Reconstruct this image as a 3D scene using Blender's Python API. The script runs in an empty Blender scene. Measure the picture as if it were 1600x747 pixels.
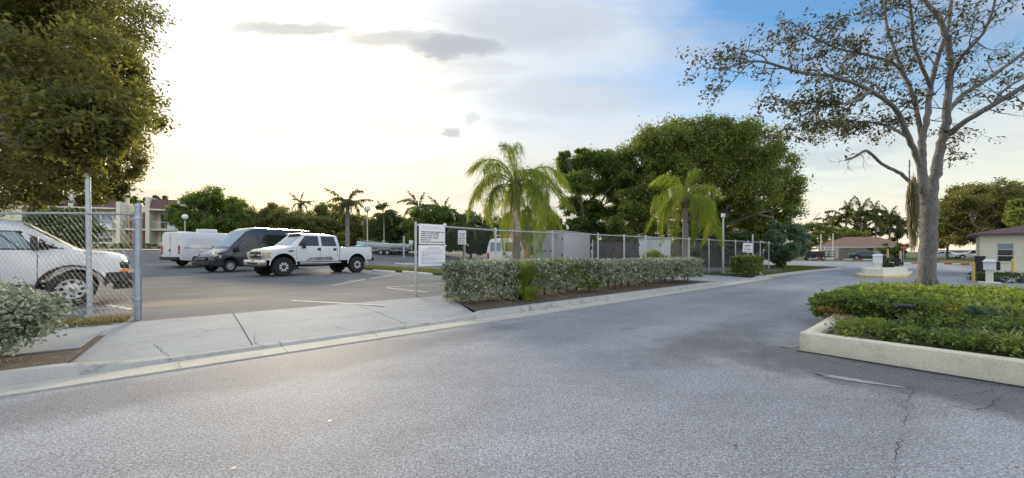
import bpy, bmesh, math, random
import numpy as np
from mathutils import Vector, Matrix, Euler
R = math.radians
random.seed(7)
rng = np.random.default_rng(7)
scn = bpy.context.scene
COL = scn.collection

# ------------------------------------------------------------------ camera
CAMZ = 1.15
FPX = 585.0                      # focal length in photo pixels (1600 wide)
cam_d = bpy.data.cameras.new('camera')
cam = bpy.data.objects.new('camera', cam_d); COL.objects.link(cam)
cam.location = (0, 0, CAMZ); cam.rotation_euler = (R(90), 0, 0)
cam_d.sensor_width = 36.0; cam_d.sensor_fit = 'HORIZONTAL'
cam_d.lens = FPX / 1600 * 36.0
cam_d.shift_y = 20.5 / 1600
cam_d.clip_start = 0.05; cam_d.clip_end = 6000
scn.camera = cam

# ------------------------------------------------------------------ light
scn.view_settings.view_transform = 'Standard'
scn.view_settings.look = 'None'
scn.view_settings.exposure = 1.43
scn.view_settings.gamma = 1.0
SUN_AZ = R(-29)                  # from +Y towards +X
SUN_EL = R(13)
SUNV = Vector((math.sin(SUN_AZ) * math.cos(SUN_EL), math.cos(SUN_AZ) * math.cos(SUN_EL), math.sin(SUN_EL)))
sun_d = bpy.data.lights.new('sun', 'SUN')
sun_d.energy = 1.6; sun_d.angle = R(12); sun_d.color = (1.0, 0.84, 0.62)
sun = bpy.data.objects.new('sun', sun_d); COL.objects.link(sun)
sun.rotation_euler = SUNV.to_track_quat('Z', 'Y').to_euler()

world = bpy.data.worlds.new('World'); scn.world = world
world.use_nodes = True
wn = world.node_tree; wn.nodes.clear()
def W(t, **k):
    n = wn.nodes.new(t)
    for a, b in k.items(): setattr(n, a, b)
    return n
def wl(a, b): wn.links.new(a, b)
def wmath(op, a, b=None, c=None):
    n = W('ShaderNodeMath', operation=op)
    for i, v in enumerate((a, b, c)):
        if v is None: continue
        if isinstance(v, (int, float)): n.inputs[i].default_value = v
        else: wl(v, n.inputs[i])
    return n.outputs[0]
def wramp(fac, stops, interp='EASE'):
    n = W('ShaderNodeValToRGB'); n.color_ramp.interpolation = interp
    e = n.color_ramp.elements
    while len(e) < len(stops): e.new(0.5)
    for i, (p, c) in enumerate(stops):
        e[i].position = p; e[i].color = (c, c, c, 1) if isinstance(c, (int, float)) else (*c, 1)
    wl(fac, n.inputs[0]); return n.outputs[0]
def wmix(f, a, b, mode='MIX'):
    n = W('ShaderNodeMix', data_type='RGBA', blend_type=mode)
    for i, v in ((0, f), (6, a), (7, b)):
        if isinstance(v, (int, float)): n.inputs[i].default_value = v
        elif isinstance(v, tuple): n.inputs[i].default_value = (*v, 1)
        else: wl(v, n.inputs[i])
    return n.outputs[2]
sky = W('ShaderNodeTexSky', sky_type='NISHITA', sun_disc=False)
sky.sun_elevation = SUN_EL; sky.sun_rotation = SUN_AZ
sky.altitude = 0; sky.air_density = 1.0; sky.dust_density = 0.7; sky.ozone_density = 1.5
tc = W('ShaderNodeTexCoord')
nrm = W('ShaderNodeVectorMath', operation='NORMALIZE'); wl(tc.outputs['Generated'], nrm.inputs[0])
sep = W('ShaderNodeSeparateXYZ'); wl(nrm.outputs[0], sep.inputs[0])
dotn = W('ShaderNodeVectorMath', operation='DOT_PRODUCT'); wl(nrm.outputs[0], dotn.inputs[0])
dotn.inputs[1].default_value = SUNV
dz = wmath('ADD', wmath('MAXIMUM', sep.outputs[2], 0.0), 0.16)
comb = W('ShaderNodeCombineXYZ')
wl(wmath('DIVIDE', sep.outputs[0], dz), comb.inputs[0]); wl(wmath('DIVIDE', sep.outputs[1], dz), comb.inputs[1])
def wnoise(scale, detail, rough, off, squash=(1, 1, 1), rot=0.0, dist=0.0):
    m = W('ShaderNodeMapping'); m.inputs[1].default_value = off; m.inputs[2].default_value = (0, 0, rot); m.inputs[3].default_value = squash
    wl(comb.outputs[0], m.inputs[0])
    n = W('ShaderNodeTexNoise'); n.inputs['Scale'].default_value = scale; n.inputs['Detail'].default_value = detail
    n.inputs['Roughness'].default_value = rough; n.inputs['Distortion'].default_value = dist
    wl(m.outputs[0], n.inputs['Vector']); return n.outputs[0]
n1 = wnoise(0.55, 7, 0.55, (3.1, 1.7, 0), (1.0, 1.9, 1), R(12), 0.25)      # sheets of high cloud
n2 = wnoise(1.15, 8, 0.58, (7.4, 2.2, 0), (0.8, 1.9, 1), R(8), 0.3)        # grey low puffs
n3 = wnoise(2.1, 9, 0.62, (1.4, 8.2, 0), (0.45, 2.3, 1), R(14), 0.35)     # fine streaks
near_sun = wramp(dotn.outputs['Value'], [(0.50, 0.0), (0.82, 0.62), (0.95, 1.0)], 'EASE')
overhead_fill = wramp(sep.outputs[2], [(0.45, 0.0), (0.85, 1.0)], 'EASE')                      # bright veil added above the view to light the ground
sheet_fac = wmath('ADD', wmath('ADD', wmath('MULTIPLY', n1, 1.15), wmath('MULTIPLY', near_sun, 0.62)), wmath('ADD', wmath('MULTIPLY', overhead_fill, 0.30), wmath('ADD', wmath('MULTIPLY', wmath('SUBTRACT', n3, 0.5), 0.55), wmath('MULTIPLY', wmath('SUBTRACT', 0.36, sep.outputs[2]), 0.42))))
sheet = wramp(sheet_fac, [(0.47, 0.0), (0.68, 0.42), (0.98, 0.96)], 'EASE')
# thin cloud takes the glow of the low sun behind it; unseen bright cloud opposite it is added to fill the foliage
warp = wmath('ADD', wmath('MULTIPLY', wmath('SUBTRACT', n1, 0.5), 0.11), wmath('MULTIPLY', wmath('SUBTRACT', n2, 0.5), 0.09))
glow = wramp(wmath('ADD', dotn.outputs['Value'], warp), [(0.78, 0.0), (0.89, 0.10), (0.95, 0.42), (0.985, 1.0)], 'B_SPLINE')
front = wramp(wmath('MULTIPLY', dotn.outputs['Value'], -1.0), [(0.0, 0.0), (0.7, 1.0)], 'EASE')
cloud_col = wmix(glow, wmix(wmath('MAXIMUM', front, wmath('MULTIPLY', overhead_fill, 0.75)), (0.275, 0.300, 0.330), (0.95, 0.97, 1.02)), (0.66, 0.62, 0.50))
hs = W('ShaderNodeHueSaturation'); hs.inputs['Saturation'].default_value = 1.3; wl(sky.outputs[0], hs.inputs['Color'])
skyc = W('ShaderNodeVectorMath', operation='SCALE'); wl(hs.outputs[0], skyc.inputs[0]); skyc.inputs['Scale'].default_value = 0.098
sheet2 = wmath('MAXIMUM', sheet, wmath('MULTIPLY', front, 0.72))
c1 = wmix(sheet2, skyc.outputs[0], cloud_col)
puff_zone = wramp(sep.outputs[2], [(0.02, 0.0), (0.12, 0.6), (0.45, 1.0)], 'EASE')
puff = wmath('MULTIPLY', wramp(n2, [(0.47, 0.0), (0.66, 1.0)], 'EASE'), wmath('MULTIPLY', puff_zone, 0.55))
# a few separate grey clouds, each at its own bearing and height: (x/y, z/y) of the direction, half sizes, density
ysafe = wmath('MAXIMUM', sep.outputs[1], 0.05)
gx = wmath('DIVIDE', sep.outputs[0], ysafe); gz = wmath('DIVIDE', sep.outputs[2], ysafe)
nv = W('ShaderNodeCombineXYZ'); wl(gx, nv.inputs[0]); wl(wmath('MULTIPLY', gz, 2.2), nv.inputs[1])
def edge_noise(sc, off):
    m = W('ShaderNodeMapping'); m.inputs[1].default_value = off; wl(nv.outputs[0], m.inputs[0])
    n = W('ShaderNodeTexNoise'); n.inputs['Scale'].default_value = sc; n.inputs['Detail'].default_value = 7; n.inputs['Roughness'].default_value = 0.62
    wl(m.outputs[0], n.inputs['Vector']); return wmath('SUBTRACT', n.outputs[0], 0.5)
e1, e2 = edge_noise(7.0, (0, 0, 0)), edge_noise(7.0, (5, 3, 0))
for (px, py, rx, ry, dens) in ((705, 72, 100, 27, 0.95), (455, 44, 135, 17, 0.75), (610, 62, 110, 22, 0.72), (703, 208, 26, 10, 0.75), (737, 188, 14, 14, 0.4), (830, 30, 190, 70, 0.62), (900, 150, 210, 40, 0.30), (330, 120, 60, 10, 0.20), (638, 135, 60, 16, 0.35), (1310, 262, 70, 9, 0.35), (520, 300, 26, 6, 0.3), (232, 300, 45, 9, 0.4), (1150, 210, 190, 16, 0.18)):
    ax = wmath('MULTIPLY', wmath('SUBTRACT', wmath('ADD', gx, wmath('MULTIPLY', e1, 0.16)), (px - 800) / 585), 585 / rx)
    az = wmath('MULTIPLY', wmath('SUBTRACT', wmath('ADD', gz, wmath('MULTIPLY', e2, 0.075)), (394 - py) / 585), 585 / ry)
    r2 = wmath('ADD', wmath('MULTIPLY', ax, ax), wmath('MULTIPLY', az, az))
    m1 = wmath('MULTIPLY', wramp(r2, [(0.10, dens), (0.95, 0.0)], 'EASE'), wmath('GREATER_THAN', sep.outputs[1], 0.06))
    puff = wmath('MAXIMUM', puff, m1)
puff_col = wmix(glow, (0.19, 0.205, 0.235), (0.22, 0.215, 0.205))
hz = wramp(sep.outputs[2], [(0.0, 0.95), (0.15, 0.62), (0.34, 0.0)], 'EASE')          # cream band low down
c2 = wmix(hz, c1, wmix(glow, (0.40, 0.355, 0.275), (0.56, 0.42, 0.215)))
c3 = wmix(puff, c2, puff_col)
bg = W('ShaderNodeBackground'); bg.inputs[1].default_value = 1.0
wl(c3, bg.inputs[0])
wo = W('ShaderNodeOutputWorld'); wl(bg.outputs[0], wo.inputs[0])
# ------------------------------------------------------------------ space helpers
P0 = Vector((-2.54, 9.87, 0))
DV = Vector((0.757, 0.653, 0)).normalized(); NV = Vector((-0.653, 0.757, 0)).normalized()
def terr_u(u):
    pts = [(-1e5, 0), (19, 0), (23, .12), (35, 1.0), (60, 1.62), (1e5, 1.62)]
    for (a, za), (b, zb) in zip(pts, pts[1:]):
        if u <= b: return za + (zb - za) * (u - a) / (b - a)
    return 1.62
def terr(x, y): return terr_u(NV.x * (x - P0.x) + NV.y * (y - P0.y))
def UV(u, v, z=0.0): return Vector((P0.x + NV.x * u + DV.x * v, P0.y + NV.y * u + DV.y * v, z))
def uv_of(p): q = Vector((p[0], p[1], 0)) - P0; return q.dot(NV), q.dot(DV)
def at(px, py, Y): return Vector(((px - 800) / FPX * Y, Y, CAMZ - (py - 394) / FPX * Y))
def atz(px, Y, z=0.0): return Vector(((px - 800) / FPX * Y, Y, z))
def G(px, py, z=0.0):
    """ground point seen at photo pixel (px, py); z is the height above the lot level"""
    Y = 2.0
    while Y < 400:
        x = (px - 800) / FPX * Y; zr = CAMZ - (py - 394) / FPX * Y
        if zr <= terr(x, Y) + z: break
        Y += 0.05
    return Vector(((px - 800) / FPX * Y, Y, terr(x, Y) + z))

# ------------------------------------------------------------------ materials
def new_mat(name):
    m = bpy.data.materials.new(name); m.use_nodes = True
    return m, m.node_tree, m.node_tree.nodes['Principled BSDF']
def nd(nt, t, **k):
    n = nt.nodes.new(t)
    for a, b in k.items(): setattr(n, a, b)
    return n
def ramp(nt, fac, stops):
    n = nd(nt, 'ShaderNodeValToRGB'); e = n.color_ramp.elements
    while len(e) < len(stops): e.new(0.5)
    for i, (p, c) in enumerate(stops):
        e[i].position = p; e[i].color = (c, c, c, 1) if isinstance(c, (int, float)) else (*c, 1)
    nt.links.new(fac, n.inputs[0]); return n.outputs[0]
def mixc(nt, f, a, b, mode='MIX'):
    n = nd(nt, 'ShaderNodeMix', data_type='RGBA', blend_type=mode)
    for i, v in ((0, f), (6, a), (7, b)):
        if isinstance(v, (int, float)): n.inputs[i].default_value = v
        elif isinstance(v, tuple): n.inputs[i].default_value = (*v, 1)
        else: nt.links.new(v, n.inputs[i])
    return n.outputs[2]
def tex(nt, scale, detail=4, rough=.55, coord='Object', stretch=(1, 1, 1), kind='NOISE', off=(0, 0, 0)):
    t = nd(nt, 'ShaderNodeTexCoord'); m = nd(nt, 'ShaderNodeMapping'); m.inputs[3].default_value = stretch; m.inputs[1].default_value = off
    nt.links.new(t.outputs[coord], m.inputs[0])
    if kind == 'NOISE':
        n = nd(nt, 'ShaderNodeTexNoise'); n.inputs['Scale'].default_value = scale
        n.inputs['Detail'].default_value = detail; n.inputs['Roughness'].default_value = rough
        nt.links.new(m.outputs[0], n.inputs['Vector']); return n.outputs[0]
    n = nd(nt, 'ShaderNodeTexVoronoi'); n.inputs['Scale'].default_value = scale
    nt.links.new(m.outputs[0], n.inputs['Vector']); return n.outputs[0]
def bump(nt, b, h, strength=.3, dist=.01):
    n = nd(nt, 'ShaderNodeBump'); n.inputs['Strength'].default_value = strength; n.inputs['Distance'].default_value = dist
    nt.links.new(h, n.inputs['Height']); nt.links.new(n.outputs[0], b.inputs['Normal'])
def simple(name, col, rough=.6, metal=0.0, var=.12, scale=6.0, bmp=0.0, coat=0.0, spec=None, fine=None):
    m, nt, b = new_mat(name)
    b.inputs['Roughness'].default_value = rough; b.inputs['Metallic'].default_value = metal
    if coat: b.inputs['Coat Weight'].default_value = coat; b.inputs['Coat Roughness'].default_value = .08
    if spec is not None: b.inputs['Specular IOR Level'].default_value = spec
    n = tex(nt, scale, 5)
    lo = tuple(c * (1 - var) for c in col); hi = tuple(min(1, c * (1 + var)) for c in col)
    nt.links.new(ramp(nt, n, [(.3, lo), (.7, hi)]), b.inputs['Base Color'])
    if bmp: bump(nt, b, tex(nt, fine or scale * 8, 3), bmp)
    return m
def leaf_mat(name, cols, trans=.35, rough=.5, tcol=None):
    """cols: darkest .. lightest leaf colours, picked per leaf and per clump"""
    m, nt, b = new_mat(name)
    g = nd(nt, 'ShaderNodeNewGeometry'); a = nd(nt, 'ShaderNodeAttribute', attribute_name='tint')
    mx = nd(nt, 'ShaderNodeMath', operation='MULTIPLY_ADD'); nt.links.new(g.outputs['Random Per Island'], mx.inputs[0]); mx.inputs[1].default_value = .55
    m2 = nd(nt, 'ShaderNodeMath', operation='MULTIPLY'); nt.links.new(a.outputs['Fac'], m2.inputs[0]); m2.inputs[1].default_value = .45
    nt.links.new(m2.outputs[0], mx.inputs[2])
    k = len(cols) - 1
    c = ramp(nt, mx.outputs[0], [(.12 + .76 * i / k, cc) for i, cc in enumerate(cols)])
    nt.links.new(c, b.inputs['Base Color']); b.inputs['Roughness'].default_value = rough
    b.inputs['Specular IOR Level'].default_value = .3
    t = nd(nt, 'ShaderNodeBsdfTranslucent')
    tc_ = mixc(nt, .6, c, tcol or tuple(min(1, x * 2.2) for x in cols[-1]))
    nt.links.new(tc_, t.inputs[0])
    s = nd(nt, 'ShaderNodeMixShader'); s.inputs[0].default_value = trans
    nt.links.new(b.outputs[0], s.inputs[1]); nt.links.new(t.outputs[0], s.inputs[2])
    nt.links.new(s.outputs[0], nt.nodes['Material Output'].inputs[0])
    return m

M = {}
M['white_paint'] = simple('white_paint', (.76, .77, .78), .28, var=.03, scale=2, coat=.6)
M['silver_paint'] = simple('silver_paint', (.74, .75, .77), .28, metal=.0, var=.03, scale=3, coat=.7)
M['navy_paint'] = simple('navy_paint', (.030, .037, .055), .25, metal=.3, var=.1, scale=2, coat=.8)
M['blue_paint'] = simple('blue_paint', (.035, .05, .085), .3, metal=.3, var=.1, scale=2, coat=.8)
M['black_plastic'] = simple('black_plastic', (.022, .022, .024), .55, var=.2, scale=8)
M['underbody'] = simple('underbody', (.012, .012, .012), .9, var=.2)
M['rubber'] = simple('rubber', (.020, .020, .021), .8, var=.25, scale=14, bmp=.3)
M['rim_steel'] = simple('rim_steel', (.56, .57, .58), .4, metal=.2, var=.1)
M['spoke'] = simple('spoke_machined', (.72, .73, .74), .35, metal=.2, var=.1)
M['chrome'] = simple('chrome', (.62, .62, .63), .18, metal=1.0, var=.05)
M['glass'] = simple('glass', (.020, .026, .028), .05, var=.15, spec=.9)
M['glass_light'] = simple('glass_light', (.40, .43, .43), .08, metal=.6, var=.12, scale=1.5, spec=1.0)
M['glass_door'] = simple('glass_door', (.13, .18, .19), .06, metal=.35, var=.3, scale=1.5, spec=.9)
M['headlight'] = simple('headlight', (.62, .60, .50), .12, var=.15, spec=.8)
M['indicator'] = simple('indicator_lens', (.62, .44, .20), .2, var=.1)
M['amber'] = simple('amber', (.75, .22, .02), .2, var=.1)
M['red_lens'] = simple('red_lens', (.35, .015, .015), .2, var=.1)
M['orange_paint'] = simple('orange_paint', (.60, .13, .05), .45, var=.1)
M['yellow_paint'] = simple('yellow_paint', (.62, .46, .16), .6, var=.2, scale=9)
M['galv'] = simple('galvanised_steel', (.36, .40, .46), .42, metal=.55, var=.18, scale=7)
M['galv_light'] = simple('galvanised_pole', (.50, .52, .54), .5, metal=.3, var=.15, scale=5)
M['wire'] = simple('fence_wire', (.25, .27, .29), .45, metal=.5, var=.1)
M['alu'] = simple('aluminium', (.55, .56, .57), .35, metal=.7, var=.1)
M['trailer_grey'] = simple('trailer_grey', (.44, .45, .47), .45, metal=.1, var=.05, scale=2)
M['trailer_white'] = simple('trailer_white', (.70, .72, .74), .4, var=.05, scale=2)
M['sign_white'] = simple('sign_white', (.78, .79, .80), .5, var=.04, scale=3)
M['ink'] = simple('sign_ink', (.06, .06, .08), .7, var=.1)
M['ink_faint'] = simple('sign_ink_faded', (.36, .40, .52), .7, var=.1)
M['ink_red'] = simple('sign_ink_rose', (.55, .42, .44), .7, var=.1)
M['cream_wall'] = simple('cream_wall', (.74, .70, .54), .85, var=.05, scale=1.2, bmp=.15, fine=40)
M['cream_pale'] = simple('cream_pale', (.72, .69, .58), .85, var=.05, scale=1.2, bmp=.15, fine=40)
M['brown_trim'] = simple('brown_trim', (.11, .065, .055), .6, var=.15)
M['window_dark'] = simple('window_dark', (.018, .020, .024), .06, var=.3, scale=1.0, spec=.8)
M['window_blue'] = simple('window_blue', (.22, .30, .42), .15, var=.3, scale=1.0, spec=.8)
M['brick_core'] = simple('brick_core', (.24, .12, .08), .85, var=.35, scale=4)
M['globe'] = simple('globe_glass', (.80, .80, .78), .2, var=.02)
M['black_board'] = simple('black_board', (.012, .012, .014), .7, var=.3, scale=4)
M['screen'] = simple('privacy_screen', (.055, .052, .050), .9, var=.3, scale=3, bmp=.2)
M['red_paint'] = simple('red_paint', (.42, .05, .04), .5, var=.15)
M['wood_grey'] = simple('weathered_board', (.20, .18, .16), .85, var=.3, scale=4, bmp=.2)
M['block_wall'] = simple('block_wall', (.50, .50, .48), .9, var=.08, scale=3, bmp=.1)
M['teal'] = simple('teal_tarp', (.08, .38, .42), .6, var=.1)
M['boat_white'] = simple('boat_white', (.70, .72, .72), .35, var=.06, scale=2)
M['boat_blue'] = simple('boat_blue', (.25, .45, .55), .4, var=.08)
M['tan'] = simple('tan_dry', (.36, .28, .16), .8, var=.25)

def bark(name, c0, c1, scale=9, stretch=(1, 1, .35), st=.6, dist=.03):
    m, nt, b = new_mat(name)
    n = tex(nt, scale, 8, .7, stretch=stretch); v = tex(nt, scale * 2.2, kind='VOR', stretch=stretch)
    f = mixc(nt, .5, n, v, 'MULTIPLY')
    nt.links.new(ramp(nt, f, [(.05, c0), (.42, c1)]), b.inputs['Base Color'])
    b.inputs['Roughness'].default_value = .9
    bump(nt, b, f, st, dist); return m
M['bark_grey'] = bark('bark_grey', (.022, .020, .018), (.20, .19, .178), 17, (1, 1, .55), st=1.0, dist=.05)
M['bark_brown'] = bark('bark_brown', (.045, .035, .026), (.15, .12, .095), 6)
M['palm_bark'] = bark('palm_bark', (.08, .072, .064), (.24, .225, .205), 4, (1, 1, 5), .4)
M['stem'] = bark('stem_bark', (.05, .035, .022), (.15, .11, .075), 8)

def asphalt(name, dark, light, stains=(), rough=.74):
    m, nt, b = new_mat(name)
    big = tex(nt, .35, 5, .6); mid = tex(nt, 3.2, 6, .7); fine = tex(nt, 72, 4, .8); agg = tex(nt, 150, kind='VOR')
    streak = tex(nt, 1.1, 4, .6, stretch=(.35, 1.6, 1))
    t_ = nd(nt, 'ShaderNodeTexCoord'); mp_ = nd(nt, 'ShaderNodeMapping', vector_type='TEXTURE'); mp_.inputs[2].default_value = (0, 0, R(40.8)); mp_.inputs[3].default_value = (14, 1.1, 1)
    nt.links.new(t_.outputs['Object'], mp_.inputs[0]); ln_ = nd(nt, 'ShaderNodeTexNoise'); ln_.inputs['Scale'].default_value = 1.0; ln_.inputs['Detail'].default_value = 4; nt.links.new(mp_.outputs[0], ln_.inputs['Vector'])
    spots = tex(nt, 1.7, 3, .5, off=(9, 4, 0))
    base = ramp(nt, big, [(.28, dark), (.72, light)])
    base = mixc(nt, ramp(nt, mid, [(.3, 0.0), (.75, .35)]), base, tuple(x * 1.25 for x in light))
    base = mixc(nt, ramp(nt, streak, [(.45, 0.0), (.75, .4)]), base, tuple(x * .72 for x in dark))
    base = mixc(nt, 1.0, base, ramp(nt, ln_.outputs[0], [(.30, .80), (.5, 1.0), (.70, 1.20)]), 'MULTIPLY')      # wheel-polished lanes
    base = mixc(nt, ramp(nt, spots, [(.68, 0.0), (.78, .32)]), base, tuple(x * .5 for x in dark))                # old drips
    sp = ramp(nt, fine, [(.32, .26), (.5, .95), (.67, 1.95)])
    base = mixc(nt, 1.0, base, sp, 'MULTIPLY')
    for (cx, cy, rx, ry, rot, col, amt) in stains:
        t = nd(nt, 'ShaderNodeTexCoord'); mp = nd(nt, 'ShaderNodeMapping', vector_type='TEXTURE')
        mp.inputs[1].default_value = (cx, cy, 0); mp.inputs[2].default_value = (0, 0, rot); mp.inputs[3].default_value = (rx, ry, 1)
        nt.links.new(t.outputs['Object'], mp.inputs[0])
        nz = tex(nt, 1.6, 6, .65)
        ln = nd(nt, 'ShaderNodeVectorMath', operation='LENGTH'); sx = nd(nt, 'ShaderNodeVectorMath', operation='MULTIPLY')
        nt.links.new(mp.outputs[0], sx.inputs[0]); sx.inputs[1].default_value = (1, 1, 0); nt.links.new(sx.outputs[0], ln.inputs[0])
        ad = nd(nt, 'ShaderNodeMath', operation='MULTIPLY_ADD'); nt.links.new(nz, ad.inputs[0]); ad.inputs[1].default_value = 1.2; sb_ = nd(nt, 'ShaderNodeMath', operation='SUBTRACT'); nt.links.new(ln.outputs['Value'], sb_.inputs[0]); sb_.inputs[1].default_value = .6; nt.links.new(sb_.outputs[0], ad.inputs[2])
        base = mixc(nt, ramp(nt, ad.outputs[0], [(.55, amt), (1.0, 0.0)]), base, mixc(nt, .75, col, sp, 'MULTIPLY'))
    nt.links.new(base, b.inputs['Base Color'])
    b.inputs['Roughness'].default_value = rough; b.inputs['Specular IOR Level'].default_value = .5 if rough < .85 else .2
    hh = mixc(nt, .5, fine, agg)
    bump(nt, b, hh, .38, .012)
    return m
def concrete(name, col, stain=(.20, .19, .17), amt=.5, spec=.3):
    m, nt, b = new_mat(name)
    n = tex(nt, 1.3, 7, .65); f = tex(nt, 60, 3, .7); s = tex(nt, 4.5, 6, .7, off=(4, 2, 0))
    c = ramp(nt, n, [(.3, tuple(x * .86 for x in col)), (.7, tuple(x * 1.06 for x in col))])
    c = mixc(nt, ramp(nt, s, [(.52, 0.0), (.76, amt)]), c, stain)
    c = mixc(nt, .6, c, ramp(nt, f, [(.3, .72), (.7, 1.2)]), 'MULTIPLY')
    nt.links.new(c, b.inputs['Base Color']); b.inputs['Roughness'].default_value = .85
    b.inputs['Specular IOR Level'].default_value = spec
    bump(nt, b, f, .25, .006); return m
M['concrete'] = concrete('concrete', (.33, .35, .36), (.17, .17, .165))
M['kerb'] = concrete('kerb_concrete', (.42, .41, .38), (.10, .10, .095), .9)
M['gutter'] = concrete('gutter_cream', (.52, .50, .42), (.2, .19, .16), .5)
M['kerb_white'] = concrete('wheel_stop_white', (.74, .74, .72), (.4, .38, .34), .5)
M['planter_wall'] = concrete('planter_wall', (.64, .60, .47), (.30, .285, .21), .6)
M['patch'] = concrete('pale_patch', (.31, .315, .315), (.2, .2, .2), .7)
M['line_paint'] = concrete('road_paint', (.66, .64, .56), (.16, .155, .15), .9)
M['crack'] = simple('crack_dark', (.05, .05, .05), .95, var=.2)
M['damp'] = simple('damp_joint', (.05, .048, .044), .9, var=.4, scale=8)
def soil_mat(name, a, b_, c):
    m, nt, b = new_mat(name)
    n = tex(nt, 9, 8, .7); v = tex(nt, 38, 4, .7)
    col = ramp(nt, n, [(.3, a), (.55, b_), (.75, c)])
    col = mixc(nt, .8, col, ramp(nt, v, [(.3, .4), (.7, 1.6)]), 'MULTIPLY')
    nt.links.new(col, b.inputs['Base Color']); b.inputs['Roughness'].default_value = .95
    bump(nt, b, v, .8, .03); return m
M['soil'] = soil_mat('soil_mulch', (.055, .042, .030), (.12, .095, .07), (.22, .19, .15))
M['sand'] = soil_mat('sandy_verge', (.20, .17, .125), (.32, .28, .21), (.42, .38, .31))
M['turf'] = soil_mat('turf_soil', (.035, .05, .015), (.07, .095, .025), (.13, .13, .05))

# ------------------------------------------------------------------ mesh helpers
def tag(o, label=None, cat=None, group=None, kind=None):
    if label: o['label'] = label
    if cat: o['category'] = cat
    if group: o['group'] = group
    if kind: o['kind'] = kind
    return o
def empty(name, loc=(0, 0, 0), rz=0.0):
    o = bpy.data.objects.new(name, None); COL.objects.link(o)
    o.location = loc; o.rotation_euler = (0, 0, rz); o.empty_display_size = .2; return o
def thing(name, label, cat, loc=(0, 0, 0), rz=0.0, group=None): return tag(empty(name, loc, rz), label, cat, group)
def link(name, me, mat=None, parent=None, smooth=None):
    o = bpy.data.objects.new(name, me); COL.objects.link(o)
    if mat is not None:
        for m_ in (mat if isinstance(mat, (list, tuple)) else [mat]): me.materials.append(m_)
    if smooth is not None:
        me.polygons.foreach_set('use_smooth', [True] * len(me.polygons)); me.update()
        if smooth < 179: me.set_sharp_from_angle(angle=R(smooth))
    if parent is not None: o.parent = parent
    return o
class MB:
    """collects simple shapes into one mesh"""
    def __init__(s): s.v = []; s.f = []; s.mi = []; s.m = 0
    def add(s, vs, fs):
        n = len(s.v); s.v += [tuple(v) for v in vs]; s.f += [tuple(i + n for i in f) for f in fs]; s.mi += [s.m] * len(fs); return s
    def box(s, c, d, rz=0.0, mat=None):
        c = Vector(c); d = Vector(d) / 2; rot = mat if mat is not None else Matrix.Rotation(rz, 3, 'Z')
        vs = [c + rot @ Vector((sx * d.x, sy * d.y, sz * d.z)) for sx in (-1, 1) for sy in (-1, 1) for sz in (-1, 1)]
        return s.add(vs, [(0, 1, 3, 2), (4, 6, 7, 5), (0, 4, 5, 1), (2, 3, 7, 6), (0, 2, 6, 4), (1, 5, 7, 3)])
    def bev(s, c, d, b, rz=0.0, mat=None):
        """box with all edges chamfered by b"""
        bm = bmesh.new(); bmesh.ops.create_cube(bm, size=1)
        for v in bm.verts: v.co = Vector((v.co.x * d[0], v.co.y * d[1], v.co.z * d[2]))
        bmesh.ops.bevel(bm, geom=bm.edges[:], offset=b, segments=2, profile=.6, affect='EDGES')
        rot = mat if mat is not None else Matrix.Rotation(rz, 3, 'Z'); c = Vector(c)
        bm.verts.index_update()
        s.add([c + rot @ v.co for v in bm.verts], [[v.index for v in f.verts] for f in bm.faces]); bm.free(); return s
    def tube(s, pts, rad, n=8, cap=True):
        pts = [Vector(p) for p in pts]; rs = rad if isinstance(rad, (list, tuple)) else [rad] * len(pts)
        rings = []; up = None
        for i, p in enumerate(pts):
            t = (pts[min(i + 1, len(pts) - 1)] - pts[max(i - 1, 0)])
            t = t.normalized() if t.length > 1e-9 else Vector((0, 0, 1))
            if up is None: up = t.orthogonal().normalized()
            up = (up - t * up.dot(t)); up = up.normalized() if up.length > 1e-6 else t.orthogonal().normalized()
            w = t.cross(up)
            rings.append([p + (up * math.cos(6.28318 * k / n) + w * math.sin(6.28318 * k / n)) * rs[i] for k in range(n)])
        vs = [v for r in rings for v in r]; fs = []
        for i in range(len(rings) - 1):
            for k in range(n):
                a = i * n + k; b = i * n + (k + 1) % n
                fs.append((a, b, b + n, a + n))
        if cap: fs += [tuple(range(n - 1, -1, -1)), tuple(range((len(rings) - 1) * n, len(rings) * n))]
        return s.add(vs, fs)
    def lathe(s, prof, c=(0, 0, 0), axis='Z', n=24, rz=0.0, cap=True):
        """prof: (r, h) pairs"""
        vs = []; c = Vector(c)
        for r, h in prof:
            for k in range(n):
                a = 6.2831853 * k / n; x, y = r * math.cos(a), r * math.sin(a)
                vs.append(c + (Vector((x, y, h)) if axis == 'Z' else Vector((x, h, y)) if axis == 'Y' else Vector((h, x, y))))
        fs = []
        for i in range(len(prof) - 1):
            for k in range(n):
                a = i * n + k; b = i * n + (k + 1) % n; fs.append((a, b, b + n, a + n))
        if cap: fs += [tuple(range(n)), tuple(range((len(prof) - 1) * n, len(prof) * n))]
        return s.add(vs, fs)
    def quad(s, a, b, c, d): return s.add([a, b, c, d], [(0, 1, 2, 3)])
    def prism(s, poly, z0, z1):
        n = len(poly)
        vs = [(p[0], p[1], z0) for p in poly] + [(p[0], p[1], z1) for p in poly]
        return s.add(vs, [tuple(range(n - 1, -1, -1)), tuple(range(n, 2 * n))] + [(i, (i + 1) % n, n + (i + 1) % n, n + i) for i in range(n)])
    def mesh(s, name):
        me = bpy.data.meshes.new(name); me.from_pydata(s.v, [], s.f)
        if any(s.mi): me.polygons.foreach_set('material_index', s.mi)
        bm = bmesh.new(); bm.from_mesh(me); bmesh.ops.recalc_face_normals(bm, faces=bm.faces); bm.to_mesh(me); bm.free()
        return me
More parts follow.
